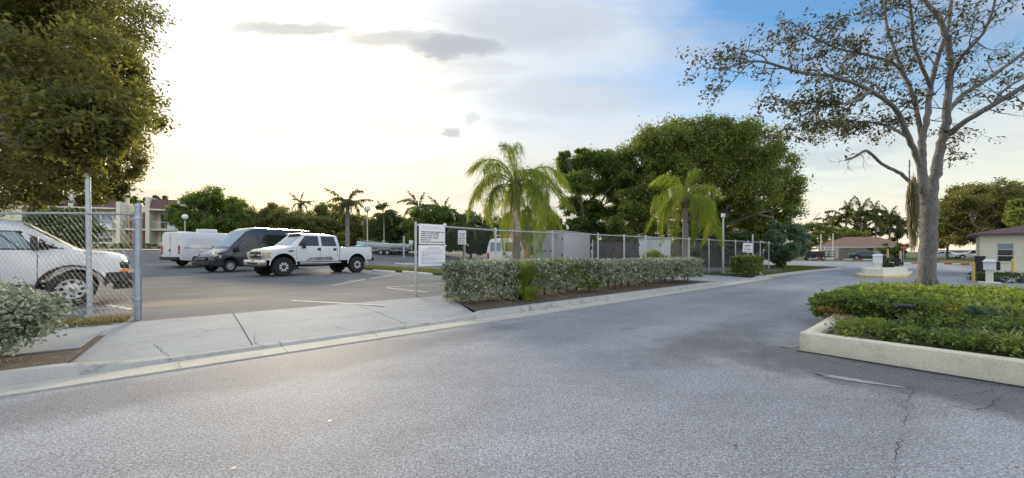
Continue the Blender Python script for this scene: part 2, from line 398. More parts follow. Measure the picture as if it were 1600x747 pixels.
    def build(s, name, mat=None, parent=None, smooth=None): return link(name, s.mesh(name), mat, parent, smooth)
def copy_tree(o, parent=None):
    c = o.copy(); COL.objects.link(c)
    if parent is not None: c.parent = parent
    for ch in o.children: copy_tree(ch, c)
    return c
def np_mesh(name, verts, k, tint=None):
    """verts: (n*k, 3) array, consecutive k verts form one face"""
    n = len(verts) // k
    me = bpy.data.meshes.new(name)
    me.vertices.add(n * k); me.vertices.foreach_set('co', np.ascontiguousarray(verts, dtype=np.float32).ravel())
    me.loops.add(n * k); me.loops.foreach_set('vertex_index', np.arange(n * k, dtype=np.int32))
    me.polygons.add(n); me.polygons.foreach_set('loop_start', np.arange(0, n * k, k, dtype=np.int32))
    me.update(calc_edges=True)
    if tint is not None:
        at_ = me.attributes.new('tint', 'FLOAT', 'FACE'); at_.data.foreach_set('value', np.asarray(tint, dtype=np.float32))
    return me
def leaf_quads(cen, size, up=.5, aspect=.5, out=None, droop=0.0):
    """a rhombic leaf at every centre; size scalar or array"""
    n = len(cen); a = rng.normal(size=(n, 3)); a[:, 2] -= droop
    if out is not None: a += out
    a /= np.linalg.norm(a, axis=1)[:, None] + 1e-9
    nn = rng.normal(size=(n, 3)); nn[:, 2] += up * 2
    b = np.cross(nn, a); b /= np.linalg.norm(b, axis=1)[:, None] + 1e-9
    s = (np.asarray(size) * rng.uniform(.7, 1.3, n))[:, None]
    c = np.cross(a, b) * s * .12
    v = np.empty((n, 4, 3)); v[:, 0] = cen - a * s * .5; v[:, 1] = cen + b * s * aspect * .5 + c; v[:, 2] = cen + a * s * .5; v[:, 3] = cen - b * s * aspect * .5 + c
    return v.reshape(-1, 3)
def sheet(name, poly, z, mat, kind='structure', th=0.0):
    bm = bmesh.new(); vs = [bm.verts.new((p[0], p[1], z)) for p in poly]; f = bm.faces.new(vs)
    if f.normal.z < 0: f.normal_flip()
    bmesh.ops.triangulate(bm, faces=bm.faces); me = bpy.data.meshes.new(name); bm.to_mesh(me); bm.free()
    return tag(link(name, me, mat), kind=kind)
# ------------------------------------------------------------------ ground, lot, road
def grid_uv(name, us, vs, dz, mat):
    vv = [UV(u, v, terr_u(u) + dz) for u in us for v in vs]; n = len(vs)
    me = bpy.data.meshes.new(name)
    me.from_pydata(vv, [], [(i * n + j, (i + 1) * n + j, (i + 1) * n + j + 1, i * n + j + 1) for i in range(len(us) - 1) for j in range(n - 1)])
    bm = bmesh.new(); bm.from_mesh(me); bmesh.ops.recalc_face_normals(bm, faces=bm.faces)
    if bm.faces[0:1] and list(bm.faces)[0].normal.z < 0: bmesh.ops.reverse_faces(bm, faces=bm.faces)
    bm.to_mesh(me); bm.free()
    return tag(link(name, me, mat), kind='structure')
US = [19, 20, 21, 23, 26, 29, 32, 35, 40, 45, 50, 55, 60]
grid_uv('ground', [-2500, -600, -150, -40, 0] + US + [90, 200, 600, 2500], [-2500, -600, -150, -60, -20, 0, 20, 60, 150, 600, 2500], -.16, M['turf'])
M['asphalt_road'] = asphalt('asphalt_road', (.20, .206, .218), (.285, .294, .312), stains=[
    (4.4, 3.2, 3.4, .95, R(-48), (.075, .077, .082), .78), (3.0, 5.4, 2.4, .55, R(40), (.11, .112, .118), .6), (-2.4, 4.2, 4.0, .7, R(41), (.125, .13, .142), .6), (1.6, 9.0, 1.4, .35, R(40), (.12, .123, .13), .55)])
M['asphalt_lot'] = asphalt('asphalt_lot', (.135, .135, .135), (.20, .20, .20), stains=[(-7.5, 8.6, 2.0, .8, R(40), (.30, .26, .20), .85)], rough=.9)
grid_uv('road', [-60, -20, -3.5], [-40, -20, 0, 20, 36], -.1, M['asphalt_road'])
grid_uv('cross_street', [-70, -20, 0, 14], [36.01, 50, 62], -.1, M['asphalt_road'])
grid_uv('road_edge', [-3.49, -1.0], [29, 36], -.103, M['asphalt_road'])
grid_uv('parking_lot', [-.42, 4, 9, 14] + US[:-2] + [54], [-75, -50, -30, -5.15, 0, 9, 26], 0.0, M['asphalt_lot'])
grid_uv('storage_yard', [17, 18] + US[:-2] + [54], [26.01, 45], 0.0, M['asphalt_lot'])
# verge between kerb and fence
sheet('verge_soil', [UV(-3.2, -40), UV(-3.2, -5.5), UV(-.40, -5.35), UV(-.40, -40)], -.014, M['soil'])
sheet('fence_bed', [UV(-.42, -40), UV(-.42, -5.3), UV(.55, -5.2), UV(.55, -40)], .004, M['sand'])
sheet('hedge_bed', [UV(-3.2, -.29), UV(-3.2, 11.2), UV(-.43, 11.2), UV(-.43, .62)], -.015, M['soil'])
# sidewalk and driveway aprons, slab by slab with open joints
def slab(parent, quad, zs, zb=-.14, name='slab', mat=None):
    b = MB(); c = sum((Vector(q) for q in quad), Vector()) / 4
    top = [Vector((q[0], q[1], z)) + (c - Vector((q[0], q[1], 0)))  .normalized() * .005 for q, z in zip(quad, zs)]
    top = [Vector((t.x, t.y, z)) for t, z in zip(top, zs)]
    ins = [Vector((t.x, t.y, 0)) for t in top]
    vs = [Vector((t.x, t.y, zb)) for t in ins] + [Vector((t.x, t.y, z - .007)) for t, z in zip(ins, zs)] + [t + (Vector((c.x, c.y, t.z)) - t).normalized() * .008 for t in top]
    f = [(8, 9, 10, 11)] + [(i, (i + 1) % 4, 4 + (i + 1) % 4, 4 + i) for i in range(4)] + [(4 + i, 4 + (i + 1) % 4, 8 + (i + 1) % 4, 8 + i) for i in range(4)]
    b.add(vs, f); return b.build(name, mat or M['concrete'], parent)
walk = tag(empty('sidewalk'), kind='structure')
for i in range(9):
    v1 = -5.56 - i * 1.6
    slab(walk, [UV(-2.3, v1 - 1.6), UV(-2.3, v1 + (.035 if i == 0 else 0)), UV(-.45, v1 + (.115 if i == 0 else 0)), UV(-.45, v1 - 1.6)], [0, 0, 0, 0])
apron = tag(empty('driveway_apron'), kind='structure')
ZA, ZK = .003, -.062
for (va, vb, wa, wb) in ((-5.58, -3.9, -5.45, -3.9), (-3.9, -1.75, -3.9, -1.75), (-1.75, -.3, -1.75, .6)):
    slab(apron, [UV(-3.2, va), UV(-3.2, vb), UV(-1.9, (vb + wb) / 2), UV(-1.9, (va + wa) / 2)], [ZK, ZK, -.022, -.022])
    slab(apron, [UV(-1.9, (va + wa) / 2), UV(-1.9, (vb + wb) / 2), UV(-.42, wb), UV(-.42, wa)], [-.022, -.022, ZA, ZA])
apron2 = tag(empty('gate_apron'), kind='structure')
for va, vb in ((11.2, 13.3), (13.3, 15.6)):
    slab(apron2, [UV(-3.2, va), UV(-3.2, vb), UV(-1.6, vb), UV(-1.6, va)], [ZK, ZK, -.02, -.02])
    slab(apron2, [UV(-1.6, va), UV(-1.6, vb), UV(.3, vb), UV(.3, va)], [-.02, -.02, .002, .002])
# kerb in segments, dropped at the two aprons
def kerb_h(v):
    def drop(a, b, w=.6):
        if a <= v <= b: return 1.0
        d = min(abs(v - a), abs(v - b)); return max(0.0, 1 - d / w)
    k = max(drop(-4.95, -.85), drop(11.3, 15.4)); return .012 - .075 * k
kerb = tag(empty('kerb'), kind='structure')
gut = tag(empty('gutter'), kind='structure')
def kerb_seg(pa, pb, va, vb, mat=None):
    n = 5; rows = []
    for i in range(n + 1):
        t = i / n; v = va + (vb - va) * t; p = pa.lerp(pb, t); dirn = (pb - pa).normalized(); nr = Vector((-dirn.y, dirn.x, 0)); h = kerb_h(v)
        prof = [(-.02, -.14), (0, -.09), (.035, h - .03), (.065, h - .006), (.10, h), (.24, h), (.25, -.14)]
        rows.append([p + nr * (a) + Vector((0, 0, z)) for a, z in prof])
    k = len(rows[0]); b = MB()
    b.add([q for r in rows for q in r], [(i * k + j, (i + 1) * k + j, (i + 1) * k + j + 1, i * k + j + 1) for i in range(n) for j in range(k - 1)] + [tuple(range(k)), tuple(range(n * k, n * k + k))])
    return b.build('kerb_segment', mat or M['kerb'], kerb, 40)
v = -30.0
while v < 16.6:
    vb = min(v + 2.4, 16.6)
    kerb_seg(UV(-3.44, v + .004), UV(-3.44, vb - .004), v, vb)
    b = MB(); q = [UV(-3.80, v + .003), UV(-3.80, vb - .003), UV(-3.45, vb - .003), UV(-3.45, v + .003)]
    b.add([Vector((p.x, p.y, z)) for z in (-.13, -.088) for p in q], [(4, 5, 6, 7), (0, 1, 5, 4), (1, 2, 6, 5), (2, 3, 7, 6), (3, 0, 4, 7)])
    b.build('gutter_slab', M['gutter'], gut); v = vb
# the kerb sweeps round the grass island past the gate apron
isl = [UV(-3.44, 16.6), UV(-3.5, 20), UV(-3.6, 24), UV(-3.8, 28), UV(-4.1, 31.5), UV(-3.9, 33.4), UV(-3.2, 34.6), UV(-2.0, 35.1), UV(0, 35.2), UV(4, 35), UV(9, 34.5)]
for a, b_ in zip(isl, isl[1:]): kerb_seg(a, b_, 30, 31)
inner = [p + Vector((-.0, 0, 0)) for p in isl]
def inset(poly, d):
    out = []
    for i, p in enumerate(poly):
        t = (poly[min(i + 1, len(poly) - 1)] - poly[max(i - 1, 0)]).normalized(); out.append(p + Vector((-t.y, t.x, 0)) * d)
    return out
sheet('grass_island', inset(isl, .22) + [UV(9, 26.2), UV(.0, 26.2), UV(-.2, 15.75), UV(-3.1, 15.75)], -.012, M['turf'])
pc = [UV(-1.6, 17.5), UV(-1.75, 20), UV(-1.9, 23.0), UV(-1.3, 26), UV(.2, 28.4), UV(2.5, 30.5), UV(5, 32)]
pl, pr = inset(pc, .65), inset(pc, -.65)
path = tag(empty('footpath'), kind='structure')
for i in range(len(pc) - 1):
    b = MB(); q = [pl[i], pl[i + 1], pr[i + 1], pr[i]]; q = [p.lerp(sum(q, Vector()) / 4, .01) for p in q]
    b.add([Vector((p.x, p.y, z)) for z in (-.1, .005) for p in q], [(4, 5, 6, 7), (0, 1, 5, 4), (1, 2, 6, 5), (2, 3, 7, 6), (3, 0, 4, 7)]); b.build('slab', M['asphalt_lot'], path)
# grass tufts as one mass each
def grass(name, label, pts_fn, n, h, mat, w=.012):
    P = np.array([pts_fn() for _ in range(n)]); a = rng.uniform(0, 6.283, n); l = rng.normal(0, .35, (n, 2)) * h
    hh = h * rng.uniform(.5, 1.2, n); dx = np.stack([np.cos(a), np.sin(a), np.zeros(n)], 1) * w
    v = np.empty((n, 3, 3)); v[:, 0] = P - dx; v[:, 1] = P + dx; v[:, 2] = P; v[:, 2, 0] += l[:, 0]; v[:, 2, 1] += l[:, 1]; v[:, 2, 2] += hh
    o = link(name, np_mesh(name, v.reshape(-1, 3), 3, rng.uniform(0, 1, n)), mat); return tag(o, label, 'grass', kind='stuff')
M['grass'] = leaf_mat('grass_blades', [(.04, .06, .012), (.09, .13, .022), (.19, .19, .05)], .35)
M['grass_dry'] = leaf_mat('grass_dry_blades', [(.10, .08, .03), (.14, .14, .05), (.30, .25, .13)], .3)
# lot grass strip between the rows of bays
ga, gb = G(566, 421), G(760, 436)
gd = (gb - ga).normalized(); gn = Vector((-gd.y, gd.x, 0))
GL = (gb - ga).length
def strip_pt():
    t = random.uniform(-.2, 1.18) * GL; s = random.uniform(0, 2.1); p = ga + gd * t + gn * s; return (p.x, p.y, terr(p.x, p.y) + .09)
q = [ga - gd * 1.2, ga + gd * GL * 1.18, ga + gd * GL * 1.18 + gn * 2.1, ga - gd * 1.2 + gn * 2.1]
b = MB(); b.add([(p.x, p.y, terr(p.x, p.y) + dz) for dz in (-.05, .09) for p in q], [(4, 5, 6, 7), (0, 1, 5, 4), (1, 2, 6, 5), (2, 3, 7, 6), (3, 0, 4, 7)])
tag(b.build('grass_strip', M['turf']), kind='structure')
grass('grass', 'green turf on the strip between the parking rows', strip_pt, 9000, .10, M['grass'], .02)
def isl_pt():
    while True:
        v = random.uniform(16.6, 34.6); u = random.uniform(-3.35, 3.5)
        if v > 31.5 and u < -3.0 + (v - 31.5) * .5: continue
        if u > .1 and v < 26.4: continue
        if min((UV(u, v) - c).length for c in pc) < .95 and True:
            k = min(range(len(pc)), key=lambda i: (pc[i] - UV(u, v)).length)
            if (pc[k] - UV(u, v)).length < .75: continue
        p = UV(u, v); return (p.x, p.y, -.01)
grass('grass', 'mown green turf on the kerbed island by the footpath', isl_pt, 12000, .07, M['grass'], .022)
def bed_pt():
    p = UV(random.triangular(-.42, .6, -.2), -5.3 - abs(random.gauss(0, 2.2))); return (p.x, p.y, .002)
grass('weeds', 'dry weeds along the foot of the left fence', bed_pt, 5000, .09, M['grass_dry'], .008)
# wheel stops and bay lines
def wheel_stop(pa, pb, label):
    c = (pa + pb) / 2; d = pb - pa; L = d.length; n = 2
    b = MB(); prof = [(-.10, 0), (-.085, .10), (-.055, .125), (.055, .125), (.085, .10), (.10, 0)]
    vs = [(x, y, z) for x in (-L / 2, -L / 2 + .04, L / 2 - .04, L / 2) for y, z in prof]
    for i in (0, 3):
        for j in range(6): x, y, z = vs[i * 6 + j]; vs[i * 6 + j] = (x, y * .85, z * .85)
    b.add(vs, [(i * 6 + j, i * 6 + (j + 1) % 6, i * 6 + 6 + (j + 1) % 6, i * 6 + 6 + j) for i in range(3) for j in range(6)] + [tuple(range(6)), tuple(range(18, 24))])
    o = b.build('wheel_stop', M['kerb_white']); o.location = (c.x, c.y, terr(c.x, c.y)); o.rotation_euler = (0, 0, math.atan2(d.y, d.x))
    return tag(o, label, 'wheel stop', 'wheel stops along the parking bays')
wheel_stop(G(583, 424.5), G(616, 427), 'white concrete wheel stop nearest the silver pickup')
wheel_stop(G(630, 426.5), G(674, 431), 'white concrete wheel stop by the sign post, beside green turf')
wheel_stop(G(713, 433), G(752, 437), 'white concrete wheel stop partly hidden behind the silver hedge')
wheel_stop(G(618, 412.5), G(650, 414.5), 'pale wheel stop on the far edge of the grass strip')
lines = tag(empty('bay_markings'), kind='structure')
def line(pa, pb, w=.1, mat=None, dz=.004, name='painted_line', parent=None):
    n = max(2, int((pb - pa).length / .8)); d = (pb - pa).normalized(); s = Vector((-d.y, d.x, 0)) * w / 2; b = MB(); vs = []
    for i in range(n + 1):
        p = pa.lerp(pb, i / n); z = terr(p.x, p.y) + dz
        for q in (p - s, p + s): vs.append((q.x, q.y, z))
    b.add(vs, [(2 * i, 2 * i + 1, 2 * i + 3, 2 * i + 2) for i in range(n)]); return b.build(name, mat or M['line_paint'], parent or lines)
for a, b_ in (((520, 446), (625, 427)), ((604, 449), (760, 439)), ((604, 450), (668, 457)), ((540, 440), (612, 432)), ((640, 447), (760, 449)), ((455, 470), (600, 478)),
              ((586, 403), (660, 405)), ((600, 409), (700, 412)), ((215, 397), (262, 398)), ((200, 404), (258, 405.5)), ((84, 489), (188, 480)), ((168, 477), (206, 484))):
    line(G(*a), G(*b_))
# cracks, pale patch, seams
ck = MB()
def crack(pts, z, w=.008):
    P = [];
    for (a, b_) in zip(pts, pts[1:]):
        a, b_ = Vector((a.x, a.y, 0)), Vector((b_.x, b_.y, 0)); n = max(2, int((b_ - a).length / .06)); s = Vector((-(b_ - a).y, (b_ - a).x, 0)).normalized()
        P += [a.lerp(b_, i / n) + s * random.gauss(0, .012) for i in range(n)]
    vs = []
    for i, p in enumerate(P):
        t = (P[min(i + 1, len(P) - 1)] - P[max(i - 1, 0)]); s = Vector((-t.y, t.x, 0)).normalized() * w * random.uniform(.2, 1.2) * .28
        zz = z(p) if callable(z) else z
        vs += [(p.x - s.x, p.y - s.y, zz), (p.x + s.x, p.y + s.y, zz)]
    ck.add(vs, [(2 * i, 2 * i + 1, 2 * i + 3, 2 * i + 2) for i in range(len(P) - 1)])
zr = -.096
def road(px, py): return G(px, py, -.1)
crack([road(1424, 600), road(1420, 640), road(1414, 665), road(1400, 700), road(1396, 740), road(1402, 780)], zr, .010)
crack([road(1390, 603), road(1440, 608), road(1490, 622), road(1560, 612), road(1640, 616)], zr, .012)
crack([road(1488, 637), road(1525, 643), road(1550, 634), road(1560, 622)], zr, .016)
crack([road(1230, 545), road(1320, 572), road(1430, 590), road(1600, 606)], zr, .014)
crack([road(1095, 480), road(1150, 500), road(1195, 545), road(1200, 600)], zr, .006)
crack([road(600, 512), road(650, 505), road(720, 522)], zr, .006)
crack([road(760, 497), road(880, 480), road(1010, 462)], zr, .006)
def zap(p):
    u, v = uv_of(p); return (ZA if u > -.42 else -.022 + (u + 1.9) / 1.48 * .025 if u > -1.9 else ZK + (u + 3.2) / 1.3 * .040) + .004
crack([G(240, 537, -.03), G(262, 553, -.04), G(285, 572, -.05)], zap, .014)
crack([G(262, 553, -.04), G(290, 556, -.05)], zap, .009)
crack([G(398, 520, -.03), G(400, 537, -.05), G(424, 543, -.05)], zap, .014)
crack([G(390, 540, -.05), G(404, 534, -.05), G(428, 532, -.05)], zap, .010)
crack([G(520, 509, -.03), G(548, 517, -.05), G(575, 516, -.05), G(592, 524, -.06)], zap, .014)
crack([G(310, 514, -.02), G(330, 520, -.02)], zap, .008)
tag(ck.build('cracks', M['crack']), kind='structure')
def blob(name, cpx, cpy, rx, ry, rot, z, mat, n=80, jag=.42):
    c = road(cpx, cpy); pts = []
    for i in range(n):
        a = 6.283 * i / n; r = 1 + jag * (math.sin(3 * a + 1) * .5 + random.uniform(-.6, .6)); x, y = rx * r * math.cos(a), ry * r * math.sin(a)
        pts.append((c.x + x * math.cos(rot) - y * math.sin(rot), c.y + x * math.sin(rot) + y * math.cos(rot)))
    return sheet(name, pts, z, mat)
blob('pale_patch', 1336, 597, .30, .055, R(-38), -.0955, M['patch'])
blob('pale_patch', 1235, 543, .16, .05, R(10), -.0955, M['patch'])
# fallen leaves on the road
fl = []
for px, py in ((127, 709), (1250, 668), (365, 742), (426, 592), (470, 614), (515, 664), (1290, 740), (640, 540), (352, 594), (905, 640), (720, 610), (1150, 700), (1040, 580), (980, 680), (75, 640), (1255, 672), (1590, 738), (780, 560), (1200, 630)):
    c = road(px, py); fl.append((c.x, c.y, -.088))
for i in range(60):
    p = UV(random.uniform(-9, -3.6), random.uniform(-3.5, 9)); fl.append((p.x, p.y, -.088))
for i in range(260):
    u = random.uniform(0, 14); p = UV(u, random.uniform(-9, .5)); fl.append((p.x, p.y, .01))
for i in range(50):
    p = UV(random.uniform(-3, -.5), random.uniform(-5.8, 0)); fl.append((p.x, p.y, .012))
fl = np.array(fl); vq = leaf_quads(fl, .035, up=4, aspect=.55); vq[:, 2] = np.repeat(fl[:, 2], 4) + (vq[:, 2] - np.repeat(fl[:, 2], 4)) * .3
M['litter'] = leaf_mat('leaf_litter', [(.07, .05, .025), (.22, .17, .09), (.5, .46, .34)], .1)
tag(link('fallen_leaves', np_mesh('fallen_leaves', vq, 4, rng.uniform(0, 1, len(fl))), M['litter']), 'dry fallen leaves scattered over the asphalt', 'leaves', kind='stuff')
# ------------------------------------------------------------------ planter
PC = Vector((3.65, 4.75, 0)); PD = DV; PR = Vector((.653, -.757, 0)).normalized()
pu0, pv0 = uv_of(PC)
def PL(r, v, z=0.0): return Vector((PC.x + PR.x * r + PD.x * v, PC.y + PR.y * r + PD.y * v, z))
PLEN, PWID, PTOP = 9.1, 9.0, .13
planter = thing('planter', 'long cream painted masonry planter at the foot of the big bare tree', 'planter', PC)
def rel(o, par): o.parent = par; o.matrix_parent_inverse = Matrix.Translation(-par.location); return o
def wall_strip(name, a, b_, th, z0, z1, mat, parent, inn):
    d = (b_ - a).normalized(); c = .012; vs = []
    for p in (a, b_):
        for off, z in ((0, z0), (0, z1 - c), (c, z1), (th - c, z1), (th, z1 - c), (th, z0)):
            q = p + inn * off; vs.append(Vector((q.x, q.y, z)))
    m = MB(); m.add(vs, [(j, j + 1, 7 + j, 6 + j) for j in range(5)] + [(0, 1, 2, 3, 4, 5), tuple(range(6, 12))])
    return rel(m.build(name, mat, None, 50), parent)
wall_strip('front_wall', PL(0, 0), PL(PWID, 0), .17, -.14, PTOP, M['planter_wall'], planter, PD)
wall_strip('side_wall', PL(0, .171), PL(0, PLEN), .17, -.14, PTOP - .002, M['planter_wall'], planter, PR)
wall_strip('rear_board', PL(-.25, PLEN + .06), PL(PWID, PLEN + .06), .05, -.14, .24, M['black_board'], planter, PD)
m = MB(); m.add([PL(r, v_, .07) for r, v_ in ((.16, .16), (PWID, .16), (PWID, PLEN), (.16, PLEN))], [(0, 1, 2, 3)])
rel(m.build('soil_bed', M['soil']), planter)
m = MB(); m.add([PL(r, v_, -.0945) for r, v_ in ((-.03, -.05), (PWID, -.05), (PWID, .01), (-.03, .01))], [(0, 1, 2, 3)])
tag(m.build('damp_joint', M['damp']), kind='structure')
# small path light in the planter
lp = G(1413, 514, .08)
pl_ = thing('path_light', 'small black floodlight on a stake in the planter front', 'garden light', (lp.x, lp.y, .07), R(-20))
MB().bev((0, 0, .07), (.10, .07, .13), .008).build('base_box', M['black_plastic'], pl_)
MB().tube([(0, 0, .13), (0, 0, .30)], .012, 8).build('stake', M['black_plastic'], pl_)
MB().bev((0, 0, .32), (.20, .11, .045), .01, mat=Euler((R(12), 0, 0)).to_matrix()).build('lamp_head', M['black_plastic'], pl_)
MB().box((0, -.058, .317), (.17, .006, .03)).build('lens', M['window_dark'], pl_)

# ------------------------------------------------------------------ chain link fences
def chain_link(name, label, posts, H, mesh_dx=.085, rail=True, wire=.0011, post_r=.03, bottom=True, skip_posts=(), tops=None, zb=0.0):
    """posts: ground points along the run; each post, each rail and the wire mesh is a part"""
    f = thing(name, label, 'fence', posts[0])
    tops = tops or [H] * len(posts)
    for i, p in enumerate(posts):
        if i in skip_posts: continue
        m = MB(); m.tube([(p.x, p.y, zb - .1), (p.x, p.y, zb + tops[i] - .02)], post_r, 10); m.lathe([(post_r + .006, 0), (post_r + .006, .02), (post_r * .7, .045), (.004, .055)], (p.x, p.y, zb + tops[i] - .03), n=10)
        m.lathe([(post_r + .008, 0), (post_r + .008, .03)], (p.x, p.y, zb + tops[i] - .12), n=10)
        rel(m.build('post', M['galv_light'], None, 40), f)
    wm = MB()
    for i in range(len(posts) - 1):
        a, b_ = posts[i], posts[i + 1]; L = (b_ - a).length; d = (b_ - a).normalized(); za, zc = tops[i], tops[i + 1]
        if rail:
            m = MB(); m.tube([a + d * post_r + Vector((0, 0, zb + za - .06)), b_ - d * post_r + Vector((0, 0, zb + zc - .06))], .021, 8); rel(m.build('top_rail', M['galv_light'], None, 60), f)
        if bottom:
            m = MB(); m.tube([a + d * post_r + Vector((0, 0, zb + .05)), b_ - d * post_r + Vector((0, 0, zb + .05))], .004, 5); rel(m.build('tension_wire', M['galv'], None), f)
        nrm_ = Vector((-d.y, d.x, 0)); n = int((L + H) / mesh_dx) + 1; lo, hi = .03, H - .0
        hh = hi - lo
        for k in range(-int(hh / mesh_dx) - 1, int(L / mesh_dx) + 1):
            for sg in (1, -1):
                x0 = k * mesh_dx; t0, t1 = 0.0, hh
                # rises along +x
                xa, xb = x0, x0 + hh
                if xb < 0 or xa > L: continue
                if xa < 0: t0 = -xa; xa = 0
                if xb > L: t1 = hh - (xb - L); xb = L
                def P(x, t):
                    xx = x if sg > 0 else L - x; top_adj = (za + (zc - za) * xx / L) / H
                    q = a + d * xx + nrm_ * (-.026 + .0035 * sg); return Vector((q.x, q.y, zb + (lo + t) * top_adj))
                p, q = P(xa, t0), P(xb, t1)
                e1 = nrm_ * wire * 1.1; e2 = (q - p).cross(nrm_).normalized() * wire
                wm.add([p + e1, p - e1 * .5 + e2, p - e1 * .5 - e2, q + e1, q - e1 * .5 + e2, q - e1 * .5 - e2], [(0, 1, 4, 3), (1, 2, 5, 4), (2, 0, 3, 5)])
    o = wm.build('chain_link_mesh', M['wire']); o['kind'] = 'stuff'; rel(o, f)
    return f
FD = Vector((.784, .621, 0)).normalized()
def FP(v): return Vector((P0.x + FD.x * v, P0.y + FD.y * v, 0))
gv = [0, 2.6, 5.05, 7.5, 9.2, 10.8, 14.7, 16.9, 18.6, 20.4, 22.3, 24.4, 26.0]
chain_link('chain_link_fence', 'long galvanised chain link fence behind the clipped hedge, with top rail', [FP(v) for v in gv], 1.88, tops=[1.93] + [1.88] * 12)
gp = Vector((-6.35, 6.36, 0))
chain_link('chain_link_fence', 'short chain link fence in front of the white work van on the left', [Vector((-9.9, 6.95, 0)), Vector((-7.95, 6.62, 0)), gp + Vector((-.06, .01, 0))], 1.86,
           skip_posts=(1, 2), tops=[1.93, 1.90, 1.86], mesh_dx=.115, wire=.0010)
# heavy gate post on the left of the entrance
g = thing('gate_post', 'thick galvanised gate post at the left side of the lot entrance', 'post', gp)
m = MB(); m.tube([(0, 0, -.1), (0, 0, 1.93)], .046, 14); m.build('post', M['galv'], g, 60)
m = MB(); m.lathe([(.053, 0), (.053, .03), (.042, .055), (.01, .07)], (0, 0, 1.92), n=14); m.build('cap', M['galv'], g, 40)
for z in (1.72, .35):
    m = MB(); m.lathe([(.053, -.03), (.058, 0), (.053, .03)], (0, 0, z), n=12); m.box((-.085, 0, z), (.05, .03, .05)); m.build('clamp', M['galv'], g, 40)
m = MB(); m.tube([(-.10, .012, .06), (-.10, .012, 1.74)], .006, 6); m.build('tension_bar', M['galv'], g)
# lamp pole at the left fence
lpz = Vector((-7.38, 6.55, 0))
g = thing('lamp_post', 'tall plain pale steel pole rising into the big tree on the left', 'lamp post', lpz)
MB().tube([(0, 0, -.1), (-.05, 0, 2.95)], [.040, .034], 14).build('pole', M['galv_light'], g, 60)
MB().lathe([(.07, 0), (.07, .03), (.045, .05)], (0, 0, 0), n=14).build('base_collar', M['galv_light'], g, 40)
MB().tube([(-.05, 0, 2.95), (-.05, 0, 3.05)], [.05, .05], 10).build('lamp_head', M['black_plastic'], g, 60)

# ------------------------------------------------------------------ signs
def text_rows(W_, rows, y=-.012):
    """rows: (z, height, start, end, words) - unreadable print, word by word"""
    m = MB()
    for z, h, x0, x1, w in rows:
        x = x0
        while x < x1 - .01:
            L = min(random.uniform(.6, 1.5) * w, x1 - x); k = max(2, int(L / (h * .75)))
            for i in range(k):                      # letter-sized strokes
                xx = x + (i + .5) * L / k; hh = h * random.choice((1, 1, .8)); m.box((xx, y, z), (L / k * .72, .003, hh))
            x += L + h * .7
    _b = m.build
    def build(name, mat, parent): o = _b(name, mat, parent); o['kind'] = 'stuff'; return o
    m.build = build; return m
def flat_sign(parent, c, W_, H_, name='panel', skew=0.0):
    m = MB(); m.bev(c, (W_, .012, H_), .005); o = m.build(name, M['sign_white'], parent, 40); return o
sp = FP(0) + Vector((0, 0, 0))
face = math.atan2(FD.y, FD.x)
s1 = thing('notice_sign', 'upper white notice board with bold dark lines of print on the entrance fence', 'sign', sp + Vector((.36, .255, 1.63)) - Vector((-FD.y, FD.x, 0)) * .045, face)
flat_sign(s1, (0, 0, 0), .76, .54)
text_rows(.7, [(.20, .016, -.30, .22, .10), (.15, .016, -.30, .25, .11)], y=-.008).build('faded_print', M['ink_red'], s1)
text_rows(.7, [(.06, .030, -.32, .35, .13), (.012, .030, -.32, .20, .12), (-.045, .030, -.33, .19, .13), (-.10, .030, -.33, .21, .12), (-.155, .030, -.33, -.05, .12), (-.21, .030, -.33, .33, .12)], y=-.008).build('print', M['ink'], s1)
for sx in (-.35, .35):
    for sz in (-.24, .24): MB().lathe([(.010, 0), (.008, -.006)], (sx, -.007, sz), axis='Y', n=8).build('bolt', M['galv'], s1)
s2 = thing('notice_sign', 'lower white notice board with faint blue print, tilted below the bold one', 'sign', sp + Vector((.36, .255, 1.055)) - Vector((-FD.y, FD.x, 0)) * .045, face)
flat_sign(s2, (0, 0, 0), .78, .56)
text_rows(.7, [(.22, .018, -.12, .22, .09), (.185, .018, -.20, .24, .09), (.15, .016, -.30, .32, .09)], y=-.008).build('heading_print', M['ink_red'], s2)
text_rows(.7, [(z, .018, -.32, x1, .08) for z, x1 in ((.10, .34), (.07, .30), (.03, .34), (.0, -.1), (-.035, .30), (-.065, .12), (-.10, .33), (-.14, .10), (-.18, .34), (-.215, .30))], y=-.008).build('print', M['ink_faint'], s2)
MB().lathe([(.028, -.02), (.03, 0), (.018, .012)], (.385, -.01, .27), axis='Y', n=12).build('bolt', M['sign_white'], s2)
# small sign in the lot beyond the fence
p = atz(722, 21.5); zt = terr(p.x, p.y)
s3 = thing('parking_sign', 'narrow white parking notice on a thin post beyond the chain link fence', 'sign', (p.x, p.y, zt), R(8))
MB().tube([(.16, .02, -.1), (.16, .02, 2.35 - zt)], .025, 8).build('post', M['galv_light'], s3)
MB().bev((0, 0, 2.0 - zt), (.46, .015, .80), .006).build('panel', M['sign_white'], s3)
text_rows(.4, [(2.2 - zt, .07, -.15, .16, .1), (2.08 - zt, .06, -.10, .10, .1), (1.95 - zt, .07, -.17, .17, .1), (1.83 - zt, .06, -.15, .17, .1), (1.70 - zt, .06, -.17, .17, .1)]).build('print', M['ink'], s3)
